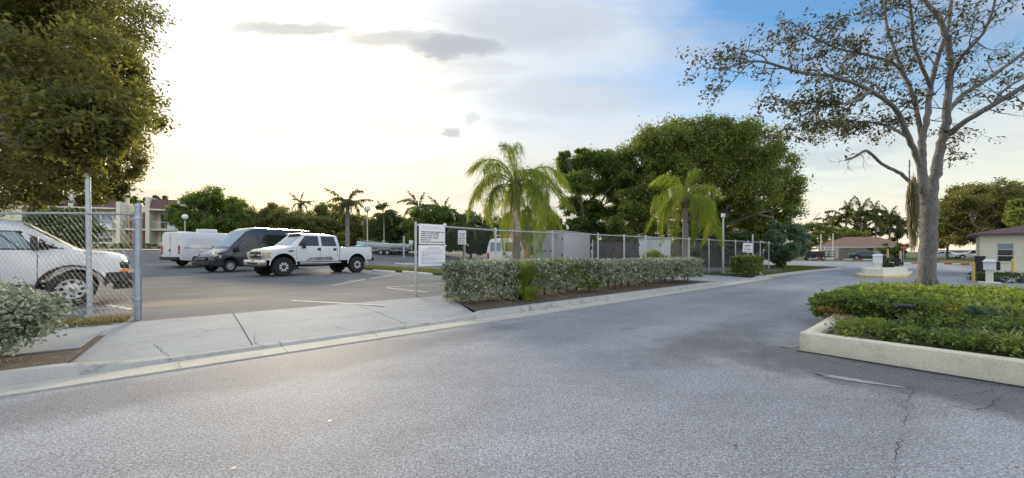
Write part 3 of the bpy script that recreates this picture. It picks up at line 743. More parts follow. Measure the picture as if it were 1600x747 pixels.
# tow sign by the second apron and its white bollard
p = G(1200, 430); 
s4 = thing('tow_sign', 'white notice with pictogram on a post behind the small square hedge', 'sign', UV(-2.35, 17.6, 0), R(-18))
MB().tube([(0, .02, -.1), (0, .02, 1.55)], .022, 8).build('post', M['galv'], s4)
MB().bev((0, 0, 1.38), (.44, .014, .50), .006, mat=Euler((0, R(4), 0)).to_matrix()).build('panel', M['sign_white'], s4)
m = text_rows(.4, [(1.30, .05, -.15, .16, .1), (1.18, .025, -.16, .16, .06)])
m.box((-.09, -.012, 1.49), (.10, .003, .035)); m.box((.08, -.012, 1.49), (.13, .003, .03)); m.box((0, -.012, 1.52), (.10, .003, .025), mat=Euler((0, R(-28), 0)).to_matrix()); m.box((0, -.012, 1.42), (.22, .003, .02))
m.build('print', M['ink'], s4)
g = thing('bollard', 'white concrete bollard leaning beside the small square hedge', 'bollard', UV(-2.95, 17.35, 0), 0)
MB().lathe([(.13, -.1), (.13, .05), (.085, .07), (.075, .55), (.06, .60), (.02, .62)], n=14).build('shaft', M['kerb_white'], g, 40)
g.rotation_euler = (0, R(-5), 0)
MB().box((-.02, .03, .68), (.10, .07, .05)).build('bracket', M['galv'], g)

# ------------------------------------------------------------------ globe lamps and poles of the lot
def globe_lamp(px, py_globe, Y, r, label, extra=False):
    t = at(px, py_globe, Y); zt = terr(t.x, t.y); h = t.z - zt
    g = thing('globe_lamp', label, 'street lamp', (t.x, t.y, zt), 0, 'globe lamps around the lot')
    MB().tube([(0, 0, -.1), (0, 0, h - r)], [.06, .045], 10).build('pole', M['galv_light'], g, 60)
    m = MB(); k = 8; m.lathe([(max(.01, r * math.sin(math.pi * i / k)), -r * math.cos(math.pi * i / k)) for i in range(k + 1)], (0, 0, h), n=16); m.build('globe', M['globe'], g, 180)
    MB().lathe([(.07, -r - .08), (.09, -r + .02)], (0, 0, h), n=10).build('collar', M['black_plastic'], g, 60)
    return g
globe_lamp(289, 339, 36, .26, 'white globe lamp on a pole beside the apartment block')
globe_lamp(574, 326, 33, .27, 'white globe lamp on a tall pole behind the silver pickup bed')
globe_lamp(695, 352, 38, .20, 'small white globe lamp just above the notice boards')
def slim_pole(px, pt, pb, Y, r, label, head=None):
    t = at(px, pt, Y); g = thing('light_pole', label, 'pole', (t.x, t.y, terr(t.x, t.y)), 0)
    MB().tube([(0, 0, -.1), (0, 0, t.z - terr(t.x, t.y))], r, 10).build('pole', M['galv_light'], g, 60)
    MB().lathe([(r * 1.8, 0), (r * 1.8, .08), (r, .1)], n=10).build('base_collar', M['galv'], g, 50)
    if head: MB().bev((0, 0, t.z - terr(t.x, t.y) + .05), head, .02).build('lamp_head', M['galv_light'], g)
    return g
slim_pole(1130, 338, 422, 20.6, .045, 'pale steel light pole standing in front of the right palm', (.16, .16, .22))
slim_pole(1176, 366, 420, 24, .045, 'short pale pole at the right end of the chain link fence')
slim_pole(631, 369, 392, 40, .09, 'thick white post standing between the two boats')
slim_pole(1283, 366, 395, 62, .08, 'thin pale utility post beyond the black utility trailer'); slim_pole(1302, 365, 395, 64, .08, 'pale utility post in front of the far brown roofed house')
g = thing('leaning_pole', 'thin pole leaning over the street trees against the evening sky', 'pole', at(1262, 352, 60), 0)
MB().tube([(0, 0, -3), (0, 0, 0), tuple(at(1281, 333, 60) - at(1262, 352, 60))], [.07, .05, .03], 6).build('shaft', M['black_plastic'], g)

# ------------------------------------------------------------------ gate island, keypads, barriers, bollards
isl_c = [at(1352, 0, 1) * 0 + UV(-6.35, 20.6), UV(-7.2, 20.3), UV(-7.9, 22.0), UV(-7.9, 27.6), UV(-6.5, 27.6), UV(-6.0, 22.0)]
isl_o = thing('kerb_island', 'cream gate island with yellow painted kerb between the two lanes', 'traffic island', UV(-7, 24, -.1), 0)
m = MB(); c = sum(isl_c, Vector()) / 6; loc = [p - c for p in isl_c]
isl_o.location = (c.x, c.y, -.1)
m.prism([(p.x, p.y) for p in loc], -.03, .10); m.build('kerb_band', M['yellow_paint'], isl_o)
m = MB(); m.prism([(p.x * .97, p.y * .97) for p in loc], .10, .15); m.build('cap', M['cream_pale'], isl_o)
m = MB(); m.prism([(p.x * .80, p.y * .80) for p in loc], .15, .42); m.build('planter_block', M['cream_pale'], isl_o)
def keypad(loc, rz, label, hp, hb, w=.5):
    g = thing('keypad_box', label, 'keypad', loc, rz)
    MB().bev((0, 0, hp / 2), (.20, .20, hp), .01).build('pedestal', M['cream_pale'], g)
    MB().bev((0, 0, .03), (.55, .42, .06), .01).build('foot_slab', M['cream_pale'], g)
    MB().bev((0, 0, hp + hb / 2), (w, .32, hb), .015).build('box', M['trailer_white'], g)
    m = MB(); m.add([(-w / 2 - .03, -.24, hp + hb - .03), (w / 2 + .03, -.24, hp + hb - .03), (w / 2 + .03, .20, hp + hb - .03), (-w / 2 - .03, .20, hp + hb - .03), (-w / 2 + .04, -.10, hp + hb + .07), (w / 2 - .04, -.10, hp + hb + .07), (w / 2 - .04, .12, hp + hb + .07), (-w / 2 + .04, .12, hp + hb + .07)],
          [(0, 1, 2, 3), (4, 5, 6, 7), (0, 1, 5, 4), (1, 2, 6, 5), (2, 3, 7, 6), (3, 0, 4, 7)]); m.build('hood', M['trailer_white'], g)
    MB().box((w / 2 + .06, .02, hp + hb * .45), (.1, .28, hb * .95)).build('back_box', M['black_plastic'], g)
    return g
kp = at(1371, 411, 20.3)
keypad((kp.x, kp.y, .06), R(-40), 'white keypad box with hood on the yellow kerbed gate island', .48, .44, .37)
kp = G(1546, 443, -.1)
keypad((kp.x, kp.y, -.1), R(-52), 'white keypad box on a cream pedestal beside the guard house hedge', .54, .36, .31)
def bollard(px, Y, top_z, label, r=.085):
    p = atz(px, Y, -.1); g = thing('bollard', label, 'bollard', p, 0, 'yellow gate bollards')
    MB().tube([(0, 0, -.1), (0, 0, top_z)], r, 12).build('post', M['yellow_paint'], g, 60)
    MB().lathe([(r, 0), (r * .8, .03), (r * .3, .055), (.005, .06)], (0, 0, top_z), n=12).build('cap', M['yellow_paint'], g, 60); return g
bollard(1407, 21.6, 1.28, 'tall yellow gate bollard behind the trunk with moss', .05)
bollard(1387, 24.5, 1.42, 'yellow bollard behind the island keypad box', .055)
bollard(1521, 15.4, .78, 'short yellow bollard beside the cream keypad pedestal', .048)
bollard(1583, 17.2, .88, 'yellow bollard rising out of the guard house hedge', .06)
def barrier(a, b_, z, label):
    d = b_ - a; L = d.length; g = thing('gate_barrier', label, 'barrier', (a.x, a.y, z), math.atan2(d.y, d.x))
    n = 9
    for i in range(n):
        MB().bev((L * (i + .5) / n, 0, 0), (L / n - .004, .03, .055), .004).build('band', M['red_paint'] if i % 2 else M['sign_white'], g)
    MB().bev((-.14, 0, -.02), (.26, .12, .18), .01).build('hub', M['black_plastic'], g)
    return g
ga_ = atz(1398, 21.8)
barrier(ga_ + Vector((0, 0, 0)), atz(1262, 25.2), .70, 'lowered red and white barrier arm across the left lane')
barrier(atz(1412, 21.3), atz(1529, 19.6), .52, 'lowered red and white barrier arm across the guard house lane')
for px, Y, lab in ((1404, 21.9, 'dark barrier machine on the gate island by the tall yellow bollard'), (1531, 19.0, 'dark barrier machine against the guard house corner')):
    p = atz(px, Y, -.1); g = thing('barrier_machine', lab, 'barrier', p, R(-49))
    MB().bev((0, 0, .5), (.34, .30, 1.0), .02).build('cabinet', M['black_plastic'], g); MB().bev((0, 0, 1.02), (.38, .34, .05), .01).build('lid', M['underbody'], g)
bollard_w = atz(1470 - 0, 25)

# ------------------------------------------------------------------ guard house (face across the lanes)
gc = Vector((25.0, 20.0, 0)); gr = Vector((.653, -.757, 0)).normalized(); ga2 = DV
def GH(r, a, z): return Vector((gr.x * r + ga2.x * a, gr.y * r + ga2.y * a, z))
gh = thing('guard_house', 'small cream guard house with brown hip roof beside the exit lane', 'guard house', (gc.x, gc.y, -.1))
EZ = 2.12
def wall_with_holes(a, d, L, z0, z1, holes, th, mat, parent, name='wall', nrm_=None):
    """thick wall from a along d; holes = (x0, x1, z0, z1)"""
    nrm_ = nrm_ or Vector((-d.y, d.x, 0)); xs = sorted({0, L} | {x for h in holes for x in h[:2]}); zs = sorted({z0, z1} | {z for h in holes for z in h[2:]}); m = MB()
    for x0, x1 in zip(xs, xs[1:]):
        for za, zb in zip(zs, zs[1:]):
            if any(h[0] <= (x0 + x1) / 2 <= h[1] and h[2] <= (za + zb) / 2 <= h[3] for h in holes): continue
            q = [a + d * x + nrm_ * t + Vector((0, 0, z)) for x in (x0, x1) for t in (0, th) for z in (za, zb)]
            m.add(q, [(0, 1, 5, 4), (2, 6, 7, 3), (0, 2, 3, 1), (4, 5, 7, 6), (1, 3, 7, 5), (0, 4, 6, 2)])
    me = m.mesh(name); bm = bmesh.new(); bm.from_mesh(me); bmesh.ops.remove_doubles(bm, verts=bm.verts, dist=1e-4)
    inner_f = [f for f in bm.faces if False]; bm.to_mesh(me); bm.free()
    return link(name, me, mat, parent)
hx0, hx1 = .54, 1.10
wall_with_holes(GH(0, 0, 0), gr, 5.0, -.05, EZ, [(hx0, hx1, .74, 1.72)], .18, M['cream_wall'], gh, nrm_=ga2)
wall_with_holes(GH(0, .181, 0), ga2, 4.0, -.05, EZ - .002, [(1.2, 2.2, .8, 1.7)], .18, M['cream_wall'], gh, nrm_=gr)
wall_with_holes(GH(0, 4.0, 0), gr, 5.0, -.05, EZ - .004, [], .18, M['cream_wall'], gh, nrm_=ga2)
def window_unit(parent, o, d, w, h, mat, bars=2, inn=None, fm=None, depth=.06):
    """frame, three panes; o = lower left corner, d = along"""
    inn = inn or Vector((-d.y, d.x, 0)); f = MB(); fm = fm or M['alu']; fw = .045
    def bx(x0, x1, z0, z1, t0, t1, mb):
        q = [o + d * x + inn * t + Vector((0, 0, z)) for x in (x0, x1) for t in (t0, t1) for z in (z0, z1)]
        mb.add(q, [(0, 1, 5, 4), (2, 6, 7, 3), (0, 2, 3, 1), (4, 5, 7, 6), (1, 3, 7, 5), (0, 4, 6, 2)])
    bx(0, w, 0, fw, 0, depth, f); bx(0, w, h - fw, h, 0, depth, f); bx(0, fw, fw, h - fw, .002, depth, f); bx(w - fw, w, fw, h - fw, .002, depth, f)
    for i in range(1, bars + 1): bx(fw, w - fw, h * i / (bars + 1) - .02, h * i / (bars + 1) + .02, .004, depth, f)
    fo = f.build('window', fm, parent)
    for i in range(bars + 1):
        p = MB(); z0 = h * i / (bars + 1) + .022; z1 = h * (i + 1) / (bars + 1) - .022
        bx(fw, w - fw, max(z0, fw), min(z1, h - fw), .03, .04, p); p.build('pane', mat[i % len(mat)] if isinstance(mat, list) else mat, fo)
    return fo
window_unit(gh, GH(hx0, .03, .74), gr, hx1 - hx0, .98, [M['window_dark'], M['window_dark'], M['window_blue']], 2, inn=ga2)
wb = MB(); 
q = [GH(hx0 - .06, -.03, z) for z in ()]
o_ = MB();
for (r0, r1, z0, z1) in ((hx0 - .05, hx1 + .05, .69, .74),): 
    o_.add([GH(r, t, z) for r in (r0, r1) for t in (-.04, .06) for z in (z0, z1)], [(0, 1, 5, 4), (2, 6, 7, 3), (0, 2, 3, 1), (4, 5, 7, 6), (1, 3, 7, 5), (0, 4, 6, 2)])
o_.build('sill', M['cream_pale'], gh)
m = MB(); m.add([GH(r, t, z) for r in (-.02, 5.0) for t in (-.03, -.001) for z in (EZ - .14, EZ)], [(0, 1, 5, 4), (2, 6, 7, 3), (0, 2, 3, 1), (4, 5, 7, 6), (1, 3, 7, 5), (0, 4, 6, 2)]); m.build('fascia_board', M['cream_pale'], gh)
m = MB(); m.add([GH(r, t, z) for r in (1.42, 1.9) for t in (-.025, -.001) for z in (1.0, 1.5)], [(0, 1, 5, 4), (2, 6, 7, 3), (0, 2, 3, 1), (4, 5, 7, 6), (1, 3, 7, 5), (0, 4, 6, 2)]); m.build('notice_panel', M['sign_white'], gh)
ov = .38
e = [GH(-ov, -ov, EZ), GH(5 + ov, -ov, EZ), GH(5 + ov, 4.2 + ov, EZ), GH(-ov, 4.2 + ov, EZ)]
r1_, r2_ = GH(2.2, 2.1, EZ + .62), GH(3.0, 2.1, EZ + .62)
m = MB(); up = Vector((0, 0, .11)); m.add(e + [p + up for p in e] + [r1_ + up, r2_ + up], [(0, 1, 2, 3), (0, 1, 5, 4), (1, 2, 6, 5), (2, 3, 7, 6), (3, 0, 4, 7), (4, 5, 9, 8), (5, 6, 9), (6, 7, 8, 9), (7, 4, 8)])
M['roof_brown'] = simple('roof_brown', (.13, .085, .075), .85, var=.3, scale=9, bmp=.4)
rf = m.build('roof', M['roof_brown'], gh)
for i in range(1, 6):                                 # shingle courses, proud strips on the two near slopes
    t0 = i / 6.0
    for (a, b_, ra, rb) in ((e[0], e[1], r1_, r2_), (e[3], e[0], r1_, r1_)):
        A0 = (a + up).lerp(ra + up, t0); B0 = (b_ + up).lerp(rb + up, t0); A1 = (a + up).lerp(ra + up, t0 - .028); B1 = (b_ + up).lerp(rb + up, t0 - .028); nz = Vector((0, 0, .012))
        mm = MB(); mm.add([A0 + nz * .2, B0 + nz * .2, B1 + nz, A1 + nz, A1, B1], [(0, 1, 2, 3), (3, 2, 5, 4)]); mm.build('shingle_course', M['roof_brown'], rf)

# ------------------------------------------------------------------ two storey apartment block on the left
bx_ = Vector((.95, .31, 0)).normalized(); by_ = Vector((-bx_.y, bx_.x, 0))
Bo = atz(228, 50); BZ = 1.62
bd = thing('apartment_block', 'two storey cream apartment block with maroon mansard roof and balconies', 'building', (Bo.x, Bo.y, BZ))
M['maroon'] = simple('maroon_shingle', (.15, .085, .085), .8, var=.2, scale=3, bmp=.3)
def bxx(x0, x1, y0, y1, z0, z1, name, mat, parent=None):
    m = MB(); m.add([bx_ * x + by_ * y + Vector((0, 0, z)) for x in (x0, x1) for y in (y0, y1) for z in (z0, z1)], [(0, 1, 5, 4), (2, 6, 7, 3), (0, 2, 3, 1), (4, 5, 7, 6), (1, 3, 7, 5), (0, 4, 6, 2)])
    return m.build(name, mat, parent or bd)
def mansard(x0, x1, z0, z1):
    m = MB(); nn = max(2, int((x1 - x0) / .55))
    for i in range(nn):
        a = x0 + (x1 - x0) * i / nn + .008; b_ = x0 + (x1 - x0) * (i + 1) / nn - .008
        P = [bx_ * x + by_ * y + Vector((0, 0, z)) for x in (a, b_) for (y, z) in ((-.25, z0), (.18, z1), (1.5, z1), (1.5, z0))]
        m2 = MB(); m2.add(P, [(0, 1, 5, 4), (1, 2, 6, 5), (2, 3, 7, 6), (3, 0, 4, 7), (0, 1, 2, 3), (4, 5, 6, 7)]); yield m2
def bay(x0, x1, blue=False):
    w = x1 - x0
    d0, d1 = x0 + w * .12, x0 + w * .72
    wall_with_holes(bx_ * x0 + by_ * 1.4, bx_, w, 0, 5.3, [(w * .12, w * .72, .15 + 2.62, 2.2 + 2.62), (w * .14, w * .70, .85, 2.05)], .2, M['cream_wall'], bd, nrm_=by_)
    window_unit(bd, bx_ * d0 + by_ * 1.45 + Vector((0, 0, 2.77)), bx_, d1 - d0, 2.05, [M['window_blue'] if blue else M['window_dark']], 0, inn=by_)
    window_unit(bd, bx_ * (x0 + w * .14) + by_ * 1.45 + Vector((0, 0, .85)), bx_, w * .56, 1.2, [M['window_dark'], M['window_blue']], 1, inn=by_)
    bxx(d0 + (d1 - d0) * .48, d0 + (d1 - d0) * .53, 1.42, 1.448, 2.78, 4.8, 'mullion', M['alu'])
    bxx(x0 + .02, x1 - .02, -.05, 1.38, 2.45, 2.62, 'balcony_floor', M['cream_pale'])
    rl = bxx(x0 + .03, x1 - .03, -.03, .02, 3.55, 3.60, 'railing', M['alu'])
    k = int(w / .28)
    for i in range(k + 1): bxx(x0 + .05 + (w - .1) * i / k, x0 + .07 + (w - .1) * i / k, -.02, .01, 2.62, 3.55, 'baluster', M['alu'], rl)
    ac = bxx(x0 + w * .55, x0 + w * .85, .25, .8, 2.63, 3.3, 'air_conditioner', M['trailer_white'])
    bxx(x0 + .02, x1 - .02, -.5, .3, 5.12, 5.3, 'eave_board', M['cream_pale'])
    for m2 in mansard(x0 - .02, x1 + .02, 5.3, 6.65): m2.build('roof_panel', M['maroon'], bd)
    bxx(x0, x1, -.1, .1, 0, .75, 'patio_wall', M['cream_pale'])
bay(.55, 3.5); bay(-12.0, -7.7); bay(-7.3, -3.0, True)
for xf in (.1, 3.55, -2.95, -7.65, -12.4): 
    bxx(xf, xf + .42, -.35, 1.6, 0, 6.85, 'fin_wall', M['cream_pale'])
bxx(-2.5, .08, 1.2, 1.5, 0, 5.9, 'core_wall', M['cream_wall'])
bxx(-2.2, -.6, .9, 1.19, 0, 2.3, 'brick_panel', M['brick_core']); bxx(-2.2, -.6, .9, 1.19, 2.75, 4.9, 'brick_panel', M['brick_core'])
bxx(-2.5, .08, .2, 1.18, 2.45, 2.65, 'landing', M['cream_pale']); bxx(-2.5, .08, .2, .26, 3.5, 3.56, 'landing_rail', M['brown_trim'])
for i in range(8): bxx(-2.4 + i * .33, -2.36 + i * .33, .21, .25, 2.65, 3.5, 'baluster', M['brown_trim'])
bxx(-12.4, 4.0, 1.62, 9, 0, 5.6, 'main_block', M['cream_wall'])
bxx(-16.5, -12.5, 2.0, 9, 0, 6.2, 'end_wall', M['cream_wall'])

# ------------------------------------------------------------------ far house, walls and street beyond the gate
hb = atz(1415, 74); hz_ = Vector((-.93, .37, 0)).normalized()      # long side runs away to the left
hy_ = Vector((.37, .93, 0)).normalized()
fh = thing('bungalow', 'cream bungalow with brown hip roof across the far street', 'house', (hb.x, hb.y, -.1))
def HB(x, y, z): return hz_ * x + hy_ * y + Vector((0, 0, z))
def hbox(x0, x1, y0, y1, z0, z1, name, mat, parent=None):
    m = MB(); m.add([HB(x, y, z) for x in (x0, x1) for y in (y0, y1) for z in (z0, z1)], [(0, 1, 5, 4), (2, 6, 7, 3), (0, 2, 3, 1), (4, 5, 7, 6), (1, 3, 7, 5), (0, 4, 6, 2)]); return m.build(name, mat, parent or fh)
wall_with_holes(HB(0, 0, 0), hz_, 14, 0, 2.25, [(2.0, 3.0, 1.0, 1.9), (5.0, 5.9, 0, 2.0), (8.5, 9.8, 1.0, 1.9)], .2, M['cream_wall'], fh, nrm_=hy_)
wall_with_holes(HB(0, .202, 0), hy_, 8, 0, 2.25, [(2, 4, .8, 1.9)], .2, M['cream_wall'], fh, nrm_=hz_)
for x0, x1, z0, z1 in ((2.0, 3.0, 1.0, 1.9), (8.5, 9.8, 1.0, 1.9)): window_unit(fh, HB(x0, .08, z0), hz_, x1 - x0, z1 - z0, M['window_dark'], 1, inn=hy_)
hbox(5.0, 5.9, .08, .14, 0, 2.0, 'door', M['brown_trim'])
M['roof_terracotta'] = simple('roof_terracotta', (.30, .18, .135), .85, var=.25, scale=4, bmp=.3)
e = [HB(-.6, -.6, 2.25), HB(14.6, -.6, 2.25), HB(14.6, 9, 2.25), HB(-.6, 9, 2.25)]; r1_, r2_ = HB(2.6, 4.2, 4.5), HB(8.0, 4.2, 4.5); up = Vector((0, 0, .1))
m = MB(); m.add(e + [p + up for p in e] + [r1_, r2_], [(0, 1, 2, 3), (4, 5, 9, 8), (5, 6, 9), (6, 7, 8, 9), (7, 4, 8)]); m.build('roof', M['roof_terracotta'], fh)
m = MB(); m.add([p + (p - HB(7, 4.2, 2.25)).normalized() * .03 + Vector((0, 0, z)) for z in (-.12, .13) for p in e], [(0, 1, 5, 4), (1, 2, 6, 5), (2, 3, 7, 6), (3, 0, 4, 7)]); m.build('fascia', M['kerb_white'], fh)
# second, darker roof behind
h2 = atz(1330, 92); h2o = thing('bungalow', 'low house with a dark grey roof half hidden behind the pale wall', 'house', (h2.x, h2.y, -.1))
m = MB(); m.box((0, 0, 1.3), (11, 7, 2.6), R(-35)); m.build('wall', M['cream_pale'], h2o)
rm = Matrix.Rotation(R(-35), 3, 'Z'); m = MB(); m.add([rm @ Vector(p) for p in ((-6, -4, 2.6), (6, -4, 2.6), (6, 4, 2.6), (-6, 4, 2.6), (-2.5, 0, 4.2), (2.5, 0, 4.2))], [(0, 1, 2, 3), (0, 1, 5, 4), (1, 2, 5), (2, 3, 4, 5), (3, 0, 4)])
M['roof_grey'] = simple('roof_grey', (.10, .10, .11), .85, var=.25, scale=4); m.build('roof', M['roof_grey'], h2o)
def panel_run(name, label, a, b_, h, n, mat, cat, piece, gap=.02, zb=-.1, th=.05, cap=None):
    g = thing(name, label, cat, (a.x, a.y, zb), math.atan2((b_ - a).y, (b_ - a).x)); L = (b_ - a).length
    for i in range(n):
        w = L / n; MB().box((w * (i + .5), random.uniform(-.01, .01), h / 2 + random.uniform(-.02, .02)), (w - gap, th, h)).build(piece, mat, g)
    MB().box((L / 2, th, h * .3), (L, .04, .1)).build('rail', mat, g)
    if cap: MB().box((L / 2, 0, h + .05), (L, th * 1.6, .08)).build('cap', mat, g)
    return g
panel_run('block_wall', 'pale grey panel wall beside the far bungalow', atz(1288, 70), atz(1310, 70), 2.0, 5, M['block_wall'], 'wall', 'wall_panel', .03, th=.12, cap=True)
panel_run('board_fence', 'weathered grey board fence in front of the far bungalow', atz(1310, 70.5), atz(1362, 71.5), 1.75, 30, M['wood_grey'], 'fence', 'board')
panel_run('picket_railing', 'blue grey railing in front of the far bungalow garden', atz(1386, 70), atz(1416, 70), 1.05, 16, M['blue_paint'], 'fence', 'picket', .09)
panel_run('dark_fence', 'dark hedge-covered fence behind the far parked cars', atz(1462, 84), atz(1560, 82), 1.7, 14, M['wood_grey'], 'fence', 'board')
# dark screened fence at the back of the storage yard
sf = [at(930, 0, 1) * 0 + atz(926, 25.5), atz(975, 26.5), atz(1025, 27.5), atz(1085, 28.5), atz(1140, 31), atz(1192, 34)]
panel_g = thing('screened_fence', 'dark mesh screened fence at the back of the trailer yard', 'fence', sf[0])
for a, b_ in zip(sf, sf[1:]):
    d = b_ - a; L = d.length; n = 3
    for i in range(n):
        c = a.lerp(b_, (i + .5) / n) - sf[0]; z0 = terr((a.x + b_.x) / 2, (a.y + b_.y) / 2)
        MB().box((c.x, c.y, z0 + .9), (L / n - .05, .03, 1.9), math.atan2(d.y, d.x)).build('screen_panel', M['screen'], panel_g)
    c = a - sf[0]; MB().tube([(c.x, c.y, -.1), (c.x, c.y, terr(a.x, a.y) + 2.0)], .035, 8).build('post', M['galv_light'], panel_g)
# stop sign at the far junction
p = atz(1412, 62, -.1); ss = thing('stop_sign', 'red octagonal stop sign across the street, beside the moss hung trunk', 'sign', p, R(-42))
MB().tube([(0, .03, -.1), (0, .03, 2.35)], .035, 8).build('post', M['galv'], ss)
m = MB(); m.lathe([(.39, -.01), (.39, .01)], (0, 0, 2.0), axis='Y', n=8); o = m.build('plate', M['red_paint'], ss); 
def text_obj(s, size, loc, rot, mat, parent, ext=.004, name='lettering'):
    c = bpy.data.curves.new(name, 'FONT'); c.body = s; c.size = size; c.align_x = 'CENTER'; c.align_y = 'CENTER'; c.extrude = ext
    o = bpy.data.objects.new(name, c); COL.objects.link(o); o.rotation_euler = rot; bpy.context.view_layer.update(); me = bpy.data.meshes.new_from_object(o.evaluated_get(bpy.context.evaluated_depsgraph_get())); bpy.data.objects.remove(o); o = bpy.data.objects.new(name, me); COL.objects.link(o); o.location = loc; o.rotation_euler = rot; me.materials.clear(); me.materials.append(mat); o.parent = parent; o['kind'] = 'stuff'; return o
text_obj('STOP', .26, (0, -.02, 2.0), (R(90), 0, 0), M['sign_white'], ss)
# ------------------------------------------------------------------ vehicles
def lerp_tab(tab, x, k):
    if x <= tab[0][0]: return tab[0][k]
    for a, b in zip(tab, tab[1:]):
        if x <= b[0]:
            t = (x - a[0]) / (b[0] - a[0]) if b[0] > a[0] else 0
            return a[k] + (b[k] - a[k]) * t
    return tab[-1][k]
class Body:
    """lofted shell. tab rows: (x, z_bottom, z_belt, z_top, half width, half width at the roof); x runs rear to front"""
    def __init__(s, tab, wheels=(), ra=.42, zc=.36, crown=.03, extra=()):
        s.tab = tab; s.wheels = wheels; s.ra = ra; s.zc = zc; s.crown = crown
        xs = {r[0] for r in tab} | set(extra)
        for xw in wheels:
            for k in (-1, -.985, -.92, -.78, -.55, -.28, 0, .28, .55, .78, .92, .985, 1): xs.add(xw + ra * k)
        xs |= set(np.linspace(tab[0][0], tab[-1][0], 14).tolist())
        s.xs = sorted(x for x in xs if tab[0][0] <= x <= tab[-1][0])
        s.xs = [x for i, x in enumerate(s.xs) if i == 0 or x - s.xs[i - 1] > 1e-3]
    def zb(s, x):
        z = lerp_tab(s.tab, x, 1)
        for xw in s.wheels:
            d = abs(x - xw)
            if d < s.ra: z = max(z, s.zc + math.sqrt(s.ra ** 2 - d * d))
        return z
    def ring(s, x):
        zb = s.zb(x); bl, tp, w, wr = (lerp_tab(s.tab, x, k) for k in (2, 3, 4, 5)); bl = min(bl, tp - .03)
        zm = max(zb + .10, (lerp_tab(s.tab, x, 1) * .45 + bl * .55)); zm = min(zm, bl - .02)
        zsill = max(zb + .03, lerp_tab(s.tab, x, 1) + .16); zsill = min(zsill, zm - .01)
        h = tp - bl
        return [(0, zb), (w * .95, zb), (w * .985, zsill), (w, zm), (w * .985, bl), (wr + (w - wr) * .12, tp - .14 * h), (wr * .93, tp - .03 * min(1, h)), (wr * .6, tp + s.crown * .7), (0, tp + s.crown)]
    def side(s, x, z):
        r = s.ring(x)[2:6]
        for (wa, za), (wb, zb) in zip(r, r[1:]):
            if z <= zb: return wa + (wb - wa) * max(0, (z - za)) / max(1e-6, zb - za)
        return r[-1][0]
    def top(s, x, y):
        r = list(reversed(s.ring(x)[5:9])); y = abs(y)
        for (wa, za), (wb, zb) in zip(r, r[1:]):
            if y <= wb: return za + (zb - za) * (y - wa) / max(1e-6, wb - wa)
        return r[-1][1]
    def build(s, name, mat, parent, sharp=32):
        m = MB(); n = 0; rows = []
        for x in s.xs:
            r = s.ring(x); full = [(x, y, z) for y, z in r] + [(x, -y, z) for y, z in reversed(r[1:-1])]
            rows.append(full)
        k = len(rows[0]); vs = [p for r in rows for p in r]
        m.v = vs
        for i in range(len(rows) - 1):
            for j in range(k):
                m.f.append((i * k + j, i * k + (j + 1) % k, (i + 1) * k + (j + 1) % k, (i + 1) * k + j)); m.mi.append(1 if j in (0, k - 1) else 0)
        m.f.append(tuple(range(k))); m.mi.append(0); m.f.append(tuple(range((len(rows) - 1) * k, len(rows) * k))); m.mi.append(0)
        return m.build(name, [mat, M['underbody']], parent, sharp)
    def side_patch(s, outline, sgn, off=.006, n=6):
        """outline: (x, z) quad a,b,c,d (bottom rear, bottom front, top front, top rear) bent onto the side"""
        a, b, c, d = outline; m = MB(); vs = []
        for i in range(n + 1):
            for j in range(n + 1):
                u, v = i / n, j / n
                x = (a[0] * (1 - u) + b[0] * u) * (1 - v) + (d[0] * (1 - u) + c[0] * u) * v
                z = (a[1] * (1 - u) + b[1] * u) * (1 - v) + (d[1] * (1 - u) + c[1] * u) * v
                vs.append((x, sgn * (s.side(x, z) + off), z))
        nn = len(vs); vs += [(x, y - sgn * (off + .01), z) for x, y, z in vs]; f = []
        for i in range(n):
            for j in range(n):
                p = i * (n + 1) + j; f.append((p, p + n + 1, p + n + 2, p + 1))
        edge = [i * (n + 1) for i in range(n + 1)] + [n * (n + 1) + j for j in range(1, n + 1)] + [i * (n + 1) + n for i in range(n - 1, -1, -1)] + [j for j in range(n - 1, 0, -1)]
        f += [(edge[i], edge[(i + 1) % len(edge)], edge[(i + 1) % len(edge)] + nn, edge[i] + nn) for i in range(len(edge))]
        return m.add(vs, f)
    def screen(s, x0, x1, f0, f1, off=.008, n=8):
        """windscreen patch between stations x0 (low) and x1 (high), f = fraction of the roof half width"""
        m = MB(); vs = []
        nz = Vector((-(s.top(x1, 0) - s.top(x0, 0)), 0, (x1 - x0))).normalized()
        if nz.z < 0: nz = -nz
        for i in range(n + 1):
            t = i / n; x = x0 + (x1 - x0) * t; w = s.ring(x)[6][0] * (f0 + (f1 - f0) * t)
            for j in range(n + 1):
                y = -w + 2 * w * j / n; p = Vector((x, y, s.top(x, y))) + nz * off; vs.append(tuple(p))
        k = n + 1
        return m.add(vs, [(i * k + j, i * k + j + 1, (i + 1) * k + j + 1, (i + 1) * k + j) for i in range(n) for j in range(n)])
